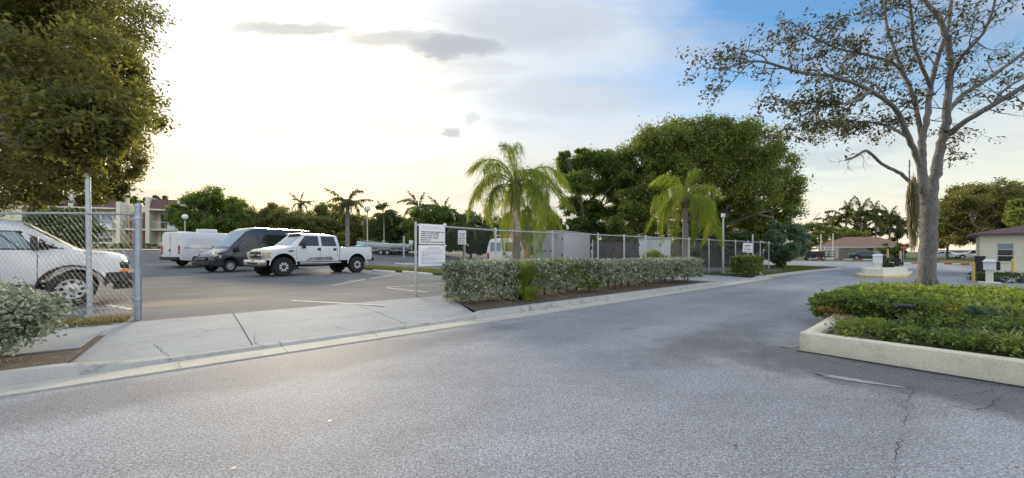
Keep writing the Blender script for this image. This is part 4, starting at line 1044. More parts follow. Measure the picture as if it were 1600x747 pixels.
def wheel(parent, x, y, r, w, rim_r, style='steel'):
    s = 1 if y > 0 else -1
    e = empty('wheel', (x, y, r)); e.parent = parent
    m = MB(); hw = w / 2
    m.lathe([(rim_r * .98, -hw * .8), (r * .80, -hw), (r * .95, -hw * .92), (r, -hw * .72), (r, hw * .72), (r * .95, hw * .92), (r * .80, hw), (rim_r * .98, hw * .8)], axis='Y', n=30, cap=False)
    m.build('tyre', M['rubber'], e, 40)
    if style in ('lug',):
        b = MB()
        for i in range(30):
            a = 6.2832 * i / 30; b.box((r * 1.004 * math.cos(a), (.25 if i % 2 else -.25) * w, r * 1.004 * math.sin(a)), (.05, w * .42, .028), mat=Matrix.Rotation(-a + R(90), 3, 'Y'))
        b.build('tread_block', M['rubber'], e)
    m = MB(); o = s * hw * .62
    face = M['black_plastic'] if style == 'lug' else M['rim_steel']
    m.lathe([(rim_r, s * hw * .8), (rim_r * .93, s * hw * .78), (rim_r * .88, o), (rim_r * .55, o * .8), (rim_r * .30, o * 1.15), (.01, o * 1.2)], axis='Y', n=26, cap=False)
    m.build('rim', face, e, 40)
    m = MB()
    if style == 'lug':
        for i in range(8):
            a = 6.2832 * (i + .5) / 8
            for da in (-.13, .13): m.box((rim_r * .68 * math.cos(a + da), o * 1.16, rim_r * .68 * math.sin(a + da)), (rim_r * .52, .014, .038), mat=Matrix.Rotation(-(a + da * 1.2), 3, 'Y'))
        m.build('spoke', M['spoke'], e); 
    else:
        for i in range(8):
            a = 6.2832 * i / 8; m.lathe([(.035, -.004), (.035, .004)], (rim_r * .70 * math.cos(a), o * 1.02, rim_r * .70 * math.sin(a)), axis='Y', n=8)
        m.build('rim_slot', M['underbody'], e)['kind'] = 'stuff'
        m = MB(); m.lathe([(rim_r * .30, o * 1.1), (rim_r * .25, o * 1.35), (.01, o * 1.4)], axis='Y', n=14); m.build('hub_cap', M['chrome'] if style == 'steel' else M['black_plastic'], e, 50)
    return e
def mirror(parent, x, y, z, s, h=.26, mat='black_plastic'):
    m = MB(); m.bev((x, y + s * .17, z), (.10, .20, h), .025); m.box((x, y + s * .05, z - h * .2), (.05, .12, .05)); o = m.build('mirror', M[mat], parent, 40)
    MB().box((x - .053, y + s * .17, z), (.004, .16, h * .8)).build('mirror_glass', M['window_blue'], o)
def light_box(parent, name, c, d, mat, b=.015): return MB().bev(c, d, b).build(name, M[mat], parent, 40)
def seam(parent, B, x, z0, z1, s, n=6):
    m = MB()
    for i in range(n):
        za, zb = z0 + (z1 - z0) * i / n, z0 + (z1 - z0) * (i + 1) / n
        ya, yb = s * (B.side(x, za) + .002), s * (B.side(x, zb) + .002)
        m.quad((x - .006, ya, za), (x + .006, ya, za), (x + .006, yb, zb), (x - .006, yb, zb))
    m.build('door_seam', M['underbody'], parent)

# ---- lifted silver crew cab pickup
def make_pickup(loc, rz, label):
    g = thing('pickup_truck', label, 'pickup truck', loc, rz)
    xf, xr, r = 2.00, -1.96, .45
    B = Body([(-.88, .68, 1.44, 2.00, .96, .70), (-.82, .68, 1.44, 2.04, .97, .76), (-.2, .68, 1.44, 2.08, .98, .79), (.6, .68, 1.44, 2.08, .98, .79), (.95, .68, 1.44, 2.04, .98, .77),
              (1.62, .70, 1.40, 1.46, .97, .80), (1.74, .70, 1.34, 1.42, .97, .82), (2.2, .72, 1.26, 1.35, .97, .82), (2.58, .74, 1.16, 1.28, .95, .80), (2.72, .80, 1.08, 1.20, .92, .76)], (xf,), .60, .50, .03)
    B.build('body', M['silver_paint'], g)
    bed = Body([(-2.96, .76, 1.28, 1.42, .96, .92), (-2.92, .72, 1.28, 1.435, .975, .945), (-.95, .72, 1.28, 1.435, .975, .945), (-.92, .74, 1.28, 1.425, .97, .94)], (xr,), .58, .50, .0)
    bo = bed.build('bed', M['silver_paint'], g)
    m = MB(); m.box((-1.93, 0, 1.441), (1.86, 1.62, .006)); m.build('bed_cover', M['black_plastic'], bo)
    m = MB(); m.box((-.90, 0, 1.12), (.05, 1.7, .7)); m.build('cab_gap', M['underbody'], g)
    for xx in (-1.21, ): pass
    # windows
    for s in (1, -1):
        fr = B.side_patch([(-.72, 1.465), (1.32, 1.465), (.90, 1.97), (-.64, 1.97)], s, .004); fr.build('window_band', M['black_plastic'], g, 40)
        for q in ([(-.66, 1.48), (.09, 1.48), (.09, 1.945), (-.58, 1.945)], [(.28, 1.48), (1.24, 1.48), (.86, 1.945), (.28, 1.945)]): B.side_patch(q, s, .010).build('side_window', M['glass'], g, 60)
        B.side_patch([(.12, 1.46), (.26, 1.46), (.26, 1.98), (.12, 1.98)], s, .013, 3).build('pillar', M['silver_paint'], g, 60)
        for x in (-.60, .27): light_box(g, 'door_handle', (x, s * .985, 1.30), (.17, .04, .12), 'black_plastic')
        for x, z0 in ((.19, .76), (1.40, .76), (-.76, .92)): seam(g, B, x, z0, 1.47, s)
        # dented dark scrape along the sill
        m = B.side_patch([(-.55, .74), (.95, .74), (.70, .88), (-.40, .92)], s, .003); m.build('scrape', M['scrape'], g)
        MB().tube([(-.90, s * 1.03, .60), (1.30, s * 1.03, .60)], .045, 8).build('running_board', M['chrome'], g, 60)
        for x in (-.6, 1.0): MB().tube([(x, s * .7, .66), (x, s * 1.02, .60)], .02, 6).build('step_bracket', M['black_plastic'], g)
        mirror(g, 1.12, s * .95, 1.50, s, .34)
        light_box(g, 'headlight', (2.665, s * .76, 1.02), (.20, .34, .28), 'headlight', .03)
        light_box(g, 'indicator', (2.62, s * .915, 1.02), (.20, .06, .22), 'indicator', .02)
        light_box(g, 'side_vent', (1.66, s * .965, 1.20), (.24, .02, .07), 'black_plastic', .008)
        light_box(g, 'fog_lamp', (2.90, s * .62, .62), (.06, .14, .09), 'headlight')
        for xw, bd_, ra in ((xf, B, .60), (xr, bed, .58)):
            m = MB(); pts = []
            for i in range(15):
                a = math.pi * (.02 + .96 * i / 14); x = xw + ra * 1.02 * math.cos(a); z = .50 + ra * 1.02 * math.sin(a); pts.append((x, s * (bd_.side(x, z) + .005), z))
            m.tube(pts, .028, 6); m.build('fender_flare', M['silver_paint'], g, 60)
        for xw in (xf, xr): wheel(g, xw, s * .86, r, .32, .235, 'lug')
        light_box(g, 'taillight', (-2.94, s * .90, 1.15), (.06, .13, .40), 'red_lens')
    B.screen(1.58, .99, .93, .90).build('windscreen', M['glass_light'], g, 60)
    MB().bev((.98, 0, 2.09), (.26, 1.36, .03), .01, mat=Euler((0, R(16), 0)).to_matrix()).build('sun_visor', M['black_plastic'], g)
    m = MB(); m.box((-.885, 0, 1.72), (.012, 1.2, .36)); m.build('rear_window', M['glass'], g)
    gr_ = MB().bev((2.74, 0, 1.0), (.08, 1.12, .36), .03).build('grille', M['chrome'], g, 40)
    for z in (.90, 1.10): MB().bev((2.785, 0, z), (.03, 1.0, .12), .01).build('grille_mesh', M['black_plastic'], gr_)
    MB().bev((2.80, 0, 1.0), (.03, .9, .05), .01).build('grille_bar', M['chrome'], gr_)
    m = MB(); m.lathe([(.13, -.01), (.13, .015), (.10, .02)], (2.815, 0, 1.0), axis='X', n=20)
    for i, v in enumerate(m.v): m.v[i] = (v[0], v[1], 1.0 + (v[2] - 1.0) * .45)
    m.build('badge', M['blue_paint'], gr_, 40)
    bp = MB().bev((2.82, 0, .66), (.20, 1.86, .28), .05).build('front_bumper', M['chrome'], g, 40)
    MB().box((2.925, 0, .62), (.01, .9, .10)).build('air_slot', M['black_plastic'], bp); MB().box((2.927, 0, .73), (.008, .32, .11)).build('number_plate', M['sign_white'], bp)
    MB().bev((2.74, 0, .50), (.18, 1.4, .10), .03).build('air_dam', M['black_plastic'], g)
    MB().bev((-3.02, 0, .76), (.16, 1.9, .20), .03).build('rear_bumper', M['black_plastic'], g, 40)
    MB().box((-2.965, 0, 1.12), (.012, 1.5, .50)).build('tailgate', M['silver_paint'], g)
    m = MB(); m.tube([(xf, -.8, r), (xf, .8, r)], .07, 8); m.tube([(xr, -.8, r), (xr, .8, r)], .08, 8); m.lathe([(.02, -.17), (.17, -.05), (.17, .05), (.02, .17)], (xr, 0, r), axis='Y', n=12)
    for y in (.42, -.42): m.box((-.1, y, .68), (5.4, .09, .14))
    m.tube([(xf, .1, r), (xr, 0, r)], .05, 8); m.box((.6, 0, .62), (1.2, .5, .2)); m.tube([(-1.0, -.5, .6), (-2.9, -.6, .6)], .04, 8); m.build('chassis', M['underbody'], g)
    MB().box((-3.1, 0, .60), (.2, .08, .08)).build('tow_hitch', M['black_plastic'], g)
    for y in (.35, -.35): MB().tube([(1.64, y, 1.475), (1.36, y + .42, 1.65)], .010, 5).build('wiper', M['black_plastic'], g)
    MB().tube([(1.9, -.86, 1.30), (1.85, -.9, 2.0)], .004, 5).build('aerial', M['black_plastic'], g)
    return g
M['scrape'] = simple('scraped_paint', (.24, .24, .25), .6, var=.65, scale=7)

# ---- tall panel vans
def make_panel_van(loc, rz, label, paint, H, sides='plain', L=5.9, wb=3.6, nose=.95, bump='black_plastic', rear_only=False):
    g = thing('panel_van', label, 'van', loc, rz)
    f = L / 2; xf = f - nose; xr = xf - wb; W_ = 1.0; r = .345
    k = H / 2.5
    B = Body([(-f, .46, 1.15, H - .10, .95, .84), (-f + .06, .40, 1.15, H - .03, .98, .88), (-f + .5, .36, 1.15, H, 1.0, .90), (f - 2.65, .34, 1.15, H, 1.0, .90), (f - 2.25, .34, 1.15, H - .06, 1.0, .87), (f - 1.9, .34, 1.15, H - .24, 1.0, .84),
              (f - 1.0, .34, 1.13, 1.42, .99, .84), (f - .88, .34, 1.08, 1.30, .98, .84), (f - .35, .36, .96, 1.08, .95, .80), (f - .12, .38, .80, .92, .90, .74), (f, .42, .68, .78, .82, .66)], (xf, xr), .43, .36, .025)
    B.build('body', paint, g, 28)
    # bumpers and sills in bare plastic
    for s in (1, -1):
        B.side_patch([(xr + .46, .36), (xf - .46, .36), (xf - .46, .62), (xr + .46, .62)], s, .012).build('sill_trim', M[bump], g, 50)
        B.side_patch([(f - 1.78, 1.20), (f - 1.08, 1.20), (f - 1.72, 1.20 + .60 * k + .08), (f - 1.80, 1.20 + .60 * k + .08)], s, .006).build('side_window_surround', M['black_plastic'], g, 50)
        B.side_patch([(f - 2.42, 1.20), (f - 1.84, 1.20), (f - 1.84, 1.20 + .72 * k), (f - 2.34, 1.20 + .72 * k)], s, .010).build('door_window', M['glass'], g, 60)
        B.side_patch([(f - 1.80, 1.20), (f - 1.12, 1.20), (f - 1.62, 1.20 + .52 * k), (f - 1.80, 1.20 + .72 * k)], s, .012).build('quarter_window', M['glass'], g, 60)
        for x in (f - 2.50, f - 1.12, f - 3.9): seam(g, B, x, .5, H * .86 if x < f - 2 else 1.12, s)
        m = B.side_patch([(-f + .25, 1.145), (f - 2.55, 1.145), (f - 2.55, 1.185), (-f + .25, 1.185)], s, .006); m.build('slide_rail', M['black_plastic'], g)
        if sides == 'panelled':
            B.side_patch([(-f + .35, 1.28), (-f + 1.65, 1.28), (-f + 1.65, H - .42), (-f + .35, H - .42)], s, .008).build('side_panel', paint, g, 60)
            B.side_patch([(-f + 1.75, 1.28), (f - 2.6, 1.28), (f - 2.6, H - .42), (-f + 1.75, H - .42)], s, .008).build('side_panel', M['glass'] if paint == M['navy_paint'] else paint, g, 60)
        light_box(g, 'door_handle', (f - 2.36, s * 1.0, 1.02), (.16, .03, .05), bump)
        mirror(g, f - 1.22, s * .98, 1.32, s, .36)
        hl = MB(); hl.bev((f - .30, s * .80, .93), (.46, .20, .20), .04, mat=Euler((0, R(-20), s * R(-22))).to_matrix()); hl.build('headlight', M['headlight'], g, 40)
        light_box(g, 'taillight', (-f - .005, s * .885, 1.05), (.07, .13, .55), 'red_lens', .02)
        light_box(g, 'reverse_lamp', (-f - .012, s * .885, .95), (.07, .10, .10), 'headlight', .02)
        for xw in (xf, xr): wheel(g, xw, s * .87, r, .22, .205, 'steel')
        B.side_patch([(f - .62, .38), (f - .02, .44), (f - .02, .66), (f - .55, .70)], s, .012).build('bumper_side', M[bump], g, 50)
    B.screen(f - 1.02, f - 1.88, .96, .98).build('windscreen', M['glass_light'], g, 60)
    MB().bev((f - .02, 0, .53), (.20, 1.60, .28), .06).build('front_bumper', M[bump], g, 40)
    gl = MB().bev((f - .01, 0, .77), (.14, 1.06, .20), .04).build('grille', M['black_plastic'], g, 40)
    for z in (.73, .80): MB().bev((f + .055, 0, z), (.02, .96, .02), .004).build('grille_bar', M['chrome'], gl)
    MB().bev((-f - .06, 0, .50), (.16, 1.86, .20), .04).build('rear_bumper', M[bump], g, 40)
    MB().box((-f - .003, 0, 1.3), (.008, .012, 1.55)).build('rear_door_seam', M['underbody'], g)
    for s in (1, -1): MB().bev((-f - .012, s * .42, 1.62), (.02, .62, .50), .006).build('rear_window' if paint == M['navy_paint'] else 'rear_door_panel', M['glass'] if paint == M['navy_paint'] else paint, g)
    MB().box((-f - .015, .3, .82), (.01, .34, .16)).build('number_plate', M['sign_white'], g); light_box(g, 'rear_handle', (-f - .02, .06, 1.02), (.04, .14, .12), 'black_plastic')
    m = MB(); m.tube([(xf, -.8, r), (xf, .8, r)], .06, 8); m.tube([(xr, -.8, r), (xr, .8, r)], .07, 8); m.box((-.2, 0, .36), (4.8, 1.3, .14)); m.build('chassis', M['underbody'], g)
    for y in (.3, -.35): MB().tube([(f - .94, y, 1.37), (f - 1.2, y + .45, 1.62)], .010, 5).build('wiper', M['black_plastic'], g)
    return g

# ---- bonneted work van
def make_work_van(loc, rz, label, rack, ladders=(), H=1.98):
    g = thing('work_van', label, 'van', loc, rz)
    xf, xr, r = 1.92, -1.52, .365; dh = H - 1.98
    B = Body([(-2.78, .52, 1.18, H - .14, .94, .74), (-2.70, .44, 1.18, H - .05, .98, .79), (-2.3, .40, 1.18, H, 1.0, .82), (.92, .38, 1.18, H, 1.0, .82), (1.24, .38, 1.17, H - .06, 1.0, .81),
              (1.96, .38, 1.13, 1.20, .99, .82), (2.08, .38, 1.09, 1.16, .985, .82), (2.4, .42, 1.05, 1.135, .97, .81), (2.62, .52, .99, 1.08, .95, .79), (2.70, .54, .94, 1.03, .94, .77), (2.74, .56, .86, .97, .93, .74)], (xf, xr), .48, .37, .05)
    B.build('body', M['white_paint'], g, 28)
    for s in (1, -1):
        B.side_patch([(.30, 1.20), (1.86, 1.19), (1.24, 1.76 + dh), (.33, 1.76 + dh)], s, .005).build('window_surround', M['black_plastic'], g, 50)
        B.side_patch([(.35, 1.225), (1.46, 1.225), (1.18, 1.735 + dh), (.38, 1.735 + dh)], s, .010).build('door_window', M['glass_door'], g, 60)
        B.side_patch([(1.50, 1.225), (1.80, 1.215), (1.42, 1.50 + dh * .6), (1.34, 1.58 + dh * .8)], s, .011).build('quarter_window', M['glass'], g, 60)
        for x in (1.46, .22, -1.0): seam(g, B, x, .55, 1.18, s)
        seam(g, B, .22, 1.2, 1.82 + dh, s)
        light_box(g, 'door_handle', (.40, s * 1.0, 1.06), (.18, .035, .055), 'black_plastic')
        light_box(g, 'fuel_flap', (.12, s * .998, 1.02), (.05, .02, .16), 'black_plastic')
        mirror(g, 1.44, s * .95, 1.32, s, .28)
        light_box(g, 'headlight', (2.69, s * .80, .86), (.16, .30, .17), 'window_dark', .03)
        light_box(g, 'indicator', (2.70, s * .81, .735), (.15, .29, .075), 'amber', .02)
        light_box(g, 'taillight', (-2.765, s * .87, .98), (.06, .13, .34), 'red_lens', .02)
        for xw in (xf, xr): wheel(g, xw, s * .86, r, .24, .215, 'steel')
        B.side_patch([(xf + .44, .44), (2.70, .50), (2.70, .70), (xf + .50, .70)], s, .014).build('bumper_side', M['black_plastic'], g, 50)
        m = MB(); m.tube([(xf + .49 * math.cos(a_), s * (B.side(xf + .49 * math.cos(a_), .37 + .49 * math.sin(a_)) + .004), .37 + .49 * math.sin(a_)) for a_ in [math.pi * (.02 + .96 * q / 14) for q in range(15)]], .018, 6); m.build('arch_trim', M['black_plastic'], g, 60)
        B.side_patch([(xr + .52, .40), (xf - .52, .40), (xf - .52, .50), (xr + .52, .50)], s, .008).build('sill_trim', M['black_plastic'], g, 50)
        B.side_patch([(-2.45, 1.25), (-1.65, 1.25), (-1.65, 1.66 + dh), (-2.40, 1.66 + dh)], s, .008).build('rear_side_window', M['glass'], g, 60)
    B.screen(1.92, 1.26, .96, .95).build('windscreen', M['glass_light'], g, 60)
    bp = MB().bev((2.76, 0, .56), (.30, 1.98, .26), .05).build('front_bumper', M['black_plastic'], g, 40)
    MB().bev((2.68, 0, .38), (.34, 1.7, .14), .03).build('air_dam', M['black_plastic'], g, 40)
    gl = MB().bev((2.73, 0, .84), (.06, 1.16, .24), .02).build('grille', M['black_plastic'], g, 40)
    MB().bev((2.765, 0, .84), (.02, 1.12, .05), .006).build('grille_bar', M['chrome'], gl)
    MB().bev((-2.84, 0, .52), (.20, 1.94, .16), .04).build('rear_bumper', M['rim_steel'], g, 40)
    for s in (1, -1): MB().bev((-2.785, s * .43, 1.50), (.03, .62, .50), .015).build('rear_window', M['window_blue'] if s > 0 else M['glass'], g)
    MB().box((-2.785, 0, 1.15), (.01, .012, 1.3)).build('rear_door_seam', M['underbody'], g)
    MB().box((-2.79, -.28, .92), (.01, .34, .18)).build('number_plate', M['plate_green'], g); light_box(g, 'rear_handle', (-2.80, -.07, 1.10), (.04, .10, .14), 'black_plastic')
    m = MB(); m.tube([(xf, -.8, r), (xf, .8, r)], .06, 8); m.tube([(xr, -.8, r), (xr, .8, r)], .07, 8); m.box((-.2, 0, .42), (4.6, 1.3, .14)); m.build('chassis', M['underbody'], g)
    rk = MB()
    for x in (-2.0, -.6, .35):
        rk.tube([(x, -.84, H - .05), (x, -.80, H + .16), (x, .80, H + .16), (x, .84, H - .05)], .022, 6)
    for y in (-.80, .80): rk.tube([(-2.2, y, H + .16), (.55, y, H + .16)], .022, 6)
    rk.build('roof_rack', M[rack], g, 60)
    for i, (y, mat, x0, x1) in enumerate(ladders):
        ld = empty('ladder', (0, y, H + .20)); ld.parent = g
        for dy in (-.19, .19): MB().box(((x0 + x1) / 2, dy, .02), (x1 - x0, .03, .085)).build('ladder_rail', M[mat], ld)
        m = MB(); n = int((x1 - x0) / .3)
        for k in range(n): m.tube([(x0 + .15 + k * .3, -.19, .02), (x0 + .15 + k * .3, .19, .02)], .015, 6)
        m.build('rung', M['alu'], ld)
        for dy in (-.19, .19): MB().bev((x1 + .05, dy, .02), (.14, .06, .12), .012).build('ladder_foot', M['yellow_paint'], ld)
    return g
M['plate_green'] = simple('plate_green', (.32, .48, .36), .5, var=.2, scale=20)
M['ladder_blue'] = simple('ladder_blue', (.06, .14, .34), .5, var=.1)

def z_at(p): return Vector((p.x, p.y, terr(p.x, p.y)))
def place(front_px, rear_px, xf, xr, half=0.0, side=1):
    """pose from where the near side front and rear tyres meet the ground"""
    a, b = G(*front_px), G(*rear_px); d = (a - b); d.z = 0; d.normalize(); n = Vector((-d.y, d.x, 0)) * side
    mid = a - d * xf - n * half; return mid, math.atan2(d.y, d.x)
# pickup: driver's side faces the camera
a = G(444, 432); d = Vector((-.53, -.85, 0)).normalized()
loc = a - d * 2.0 - Vector((-d.y, d.x, 0)) * 1.0; rz = math.atan2(d.y, d.x)
make_pickup(z_at(loc), rz, 'lifted silver crew cab pickup with scraped sill and big black tyres')
dirp = Vector((math.cos(rz), math.sin(rz), 0))
# transit like dark van: its left side faces the camera
rz2 = math.atan2(-.916, -.40); fw = G(360, 425.5); d = Vector((math.cos(rz2), math.sin(rz2), 0)); n = Vector((-d.y, d.x, 0))
make_panel_van(z_at(fw - d * (3.15 - .95) - n * .95), rz2, 'dark navy high roof panel van parked nose out beside the silver pickup', M['navy_paint'], 2.64, 'panelled', 6.3, 3.95)
# white van, tail towards the camera, right side visible
rw = G(311, 418.5); d = -Vector((math.cos(rz2 + .05), math.sin(rz2 + .05), 0)); n = Vector((-d.y, d.x, 0))
pv = make_panel_van(z_at(rw - d * (2.95 - .95 - 3.9) + n * .95), math.atan2(d.y, d.x), 'white panel van seen from the rear with red tail lights and a roof fan', M['white_paint'], 2.22, 'panelled', 5.95, 3.9)
MB().bev((-.9, 0, 2.36), (.95, .75, .24), .08).build('roof_fan', M['trailer_white'], pv, 40)
# work van on the left
hd = Vector((.68, .73, 0)).normalized(); n = Vector((hd.y, -hd.x, 0)); fw = G(124, 478)
c = fw - hd * 2.02 - n * .95
make_work_van((c.x, c.y, 0), math.atan2(hd.y, hd.x), 'white bonneted work van with ladders on its rack behind the left fence', 'alu', [(.45, 'ladder_blue', -2.6, .2), (-.55, 'ladder_blue', -2.6, .12)], 1.80)
# white van behind the fence, tail to the camera
Yv = 21.5; hd = Vector((.15, .99, 0)).normalized(); c = atz(786, Yv) + hd * 2.75
make_work_van((c.x, c.y, terr(c.x, c.y) - .05), math.atan2(hd.y, hd.x), 'white van seen from behind with orange ladder on top, behind the left palm', 'black_plastic', [(.4, 'orange_paint', -2.5, .6), (-.4, 'orange_paint', -2.5, .5)])

# ---- box trailers
def box_trailer(loc, rz, L, W_, H, mat, label, zf=.42, rails=True):
    """rear faces local -x; origin on the ground at the centre"""
    g = thing('cargo_trailer', label, 'trailer', loc, rz)
    MB().bev((0, 0, zf + (H - zf) / 2), (L, W_, H - zf), .04).build('body', M[mat], g, 40)
    t = .03
    for s in (1, -1):
        fr = MB().bev((-L / 2 - .012, s * W_ * .245, zf + (H - zf) * .48), (.03, W_ * .475, (H - zf) * .88), .006).build('rear_door', M[mat], g, 40)
        for z in (.3, .75): MB().box((-L / 2 - .035, s * W_ * .46, zf + (H - zf) * z), (.02, .05, .14)).build('hinge', M['black_plastic'], fr)
        MB().tube([(-L / 2 - .045, s * .10, zf + .1), (-L / 2 - .045, s * .10, H - .15)], .014, 6).build('lock_bar', M['alu'], fr)
        MB().box((-L / 2 - .05, s * .19, zf + (H - zf) * .42), (.03, .20, .04)).build('latch', M['black_plastic'], fr)
        light_box(g, 'taillight', (-L / 2 - .02, s * W_ * .44, zf + .06), (.03, .16, .07), 'red_lens', .01)
        # side seams and trim
        k = max(3, int(L / 1.1))
        for i in range(1, k): MB().box((-L / 2 + L * i / k, s * (W_ / 2 + .003), zf + (H - zf) * .5), (.03, .008, (H - zf) * .9)).build('side_seam', M['alu'], g)
        MB().box((0, s * (W_ / 2 + .006), H - .05), (L, .014, .09)).build('top_trim', M['alu'], g); MB().box((0, s * (W_ / 2 + .006), zf + .05), (L, .014, .09)).build('bottom_trim', M['alu'], g)
        for x in (-.38, .38): wheel(g, x - .3, s * (W_ / 2 - .02), .32, .2, .19, 'steel')
        MB().bev((-.3, s * (W_ / 2 + .05), .66), (1.6, .22, .05), .02).build('mudguard', M['alu'], g)
    MB().bev((-L / 2 - .01, 0, H - .06), (.05, W_ + .02, .12), .01).build('rear_header', M['alu'], g)
    m = MB(); m.tube([(L / 2, .5, .45), (L / 2 + 1.2, 0, .45), (L / 2, -.5, .45)], .05, 6); m.box((L / 2 + 1.0, 0, .25), (.06, .06, .5)); m.build('drawbar', M['black_plastic'], g)
    MB().bev((-L * .2, 0, H + .03), (.4, .4, .07), .02).build('roof_vent', M['trailer_white'], g)
    return g
# rear corners as seen: left face 833-881, side 881-922
Yt = 20.5; c0 = atz(833, Yt); c1 = atz(881, Yt + .15); rd = (c1 - c0); wdt = rd.length; rd.normalize(); fwd = Vector((-rd.y, rd.x, 0))
Lb = 5.2; ctr = (c0 + c1) / 2 + fwd * Lb / 2
rzt = math.atan2(fwd.y, fwd.x)
# turned so that its right hand side shows as well
def trailer_at(pxl, pxc, pxr, Y, H, L, mat, label, turn):
    corner = atz(pxc, Y); fwd = Vector((math.sin(turn), math.cos(turn), 0)); left = Vector((-fwd.y, fwd.x, 0))
    # width so that the left edge falls on pxl
    w = 0.5
    while True:
        q = corner + left * w
        if 800 + FPX * q.x / q.y <= pxl or w > 3: break
        w += .01
    l = .5
    while True:
        q = corner + fwd * l
        if 800 + FPX * q.x / q.y >= pxr or l > L: break
        l += .02
    ctr = corner + left * w / 2 + fwd * l / 2
    return box_trailer((ctr.x, ctr.y, terr(ctr.x, ctr.y)), math.atan2(fwd.y, fwd.x), l, w, H, mat, label)
trailer_at(833, 881, 922, 20.0, 2.32, 7.0, 'trailer_grey', 'tall grey enclosed cargo trailer with closed rear doors behind the hedge', R(34))
trailer_at(998, 1034, 1048, 21.5, 1.98, 5.0, 'trailer_white', 'small white enclosed cargo trailer with rear doors beside the right palm', R(40))

# ---- boats on trailers
def boat_on_trailer(loc, rz, L, label, hullm, motor=True, console=False):
    g = thing('boat', label, 'boat', loc, rz)
    n = 12; rows = []
    for i in range(n + 1):
        t = i / n; x = -L / 2 + L * t; w = .95 * (1 - max(0, (t - .45) / .55) ** 2.2) + .02; k = .62 + .12 * t * t + (.42 * max(0, t - .55) ** 1.6)
        sh = 1.25 + .32 * t ** 2
        rows.append([(x, 0, k), (x, w * .75, k + .22), (x, w * .96, sh - .2), (x, w, sh), (x, w * .9, sh + .03), (x, w * .84, sh - .05), (x, w * .7, k + .38), (x, 0, k + .36)])
    m = MB(); kk = 8
    for s in (1, -1):
        m.add([(x, s * y, z) for r in rows for x, y, z in r], [(i * kk + j, (i + 1) * kk + j, (i + 1) * kk + j + 1, i * kk + j + 1) for i in range(n) for j in range(kk - 1)] + [tuple(range(kk))])
    m.build('hull', hullm, g, 45)
    ws = MB(); ws.add([(.2, -.6, 1.28), (.2, .6, 1.28), (-.25, .5, 1.75), (-.25, -.5, 1.75)], [(0, 1, 2, 3)]); ws.build('windshield', M['glass_light'], g)
    MB().bev((-.3, 0, 1.15), (.5, .6, .5), .05).build('console', M['boat_white'], g)
    for y in (.9, -.9): MB().tube([(L * .05, y * .98, 1.38), (L * .25, y * .85, 1.62), (L * .42, y * .35, 1.72)], .016, 6).build('bow_rail', M['alu'], g)
    if motor:
        mo = MB().bev((-L / 2 - .25, 0, 1.45), (.45, .36, .5), .09).build('outboard', M['boat_white'] if not console else M['black_plastic'], g, 50)
        MB().bev((-L / 2 - .3, 0, .95), (.2, .14, .7), .04).build('outboard_leg', M['alu'], mo)
    t = MB()
    for y in (.55, -.55): t.box((-.2, y, .5), (L * .9, .07, .10)); t.box((-.2, y * .9, .62), (L * .6, .10, .06))
    t.tube([(L * .25, .55, .5), (L * .75, 0, .5), (L * .25, -.55, .5)], .045, 6); t.box((L * .7, 0, .25), (.06, .06, .55)); t.box((-L * .2, 0, .44), (.07, 1.5, .07))
    t.build('boat_trailer', M['galv'], g)
    for s in (1, -1):
        for x in (-.9, -.15): wheel(g, x, s * .85, .31, .2, .18, 'steel')
        MB().bev((-.5, s * .85, .68), (1.5, .24, .05), .02).build('mudguard', M['boat_white'], g)
    return g
p = G(604, 398.5); boat_on_trailer((p.x - .6, p.y + .5, p.z), R(176), 6.2, 'low pale boat with outboard on a twin axle trailer beside the pickup bed', M['boat_white'])
p = G(640, 398); boat_on_trailer((p.x + 1.6, p.y + 1.2, p.z), R(150), 5.6, 'blue and white speedboat on a trailer left of the sign post', M['boat_blue'], console=True)
p = atz(563, 37); p.z = terr(p.x, p.y)
g = thing('covered_boat', 'boat under a teal tarpaulin behind the pickup bed', 'boat', p, R(20))
m = MB(); rows = []
for i in range(9):
    t = i / 8; x = -.8 + 1.6 * t; w = .8 * (1 - (t - .4) ** 2 * 1.6); h = 1.0 + .35 * math.sin(3.14 * t); rows.append([(x, -w, .7), (x, -w * .9, 1.2), (x, 0, h), (x, w * .9, 1.2), (x, w, .7)])
m.add([q for r in rows for q in r], [(i * 5 + j, (i + 1) * 5 + j, (i + 1) * 5 + j + 1, i * 5 + j + 1) for i in range(8) for j in range(4)] + [tuple(range(5)), tuple(range(40, 45))]); m.build('tarpaulin', M['teal'], g, 50)
MB().box((0, 0, .5), (1.9, 1.1, .12)).build('boat_trailer', M['galv'], g)
for s in (1, -1): wheel(g, -.3, s * .8, .31, .2, .18, 'steel')

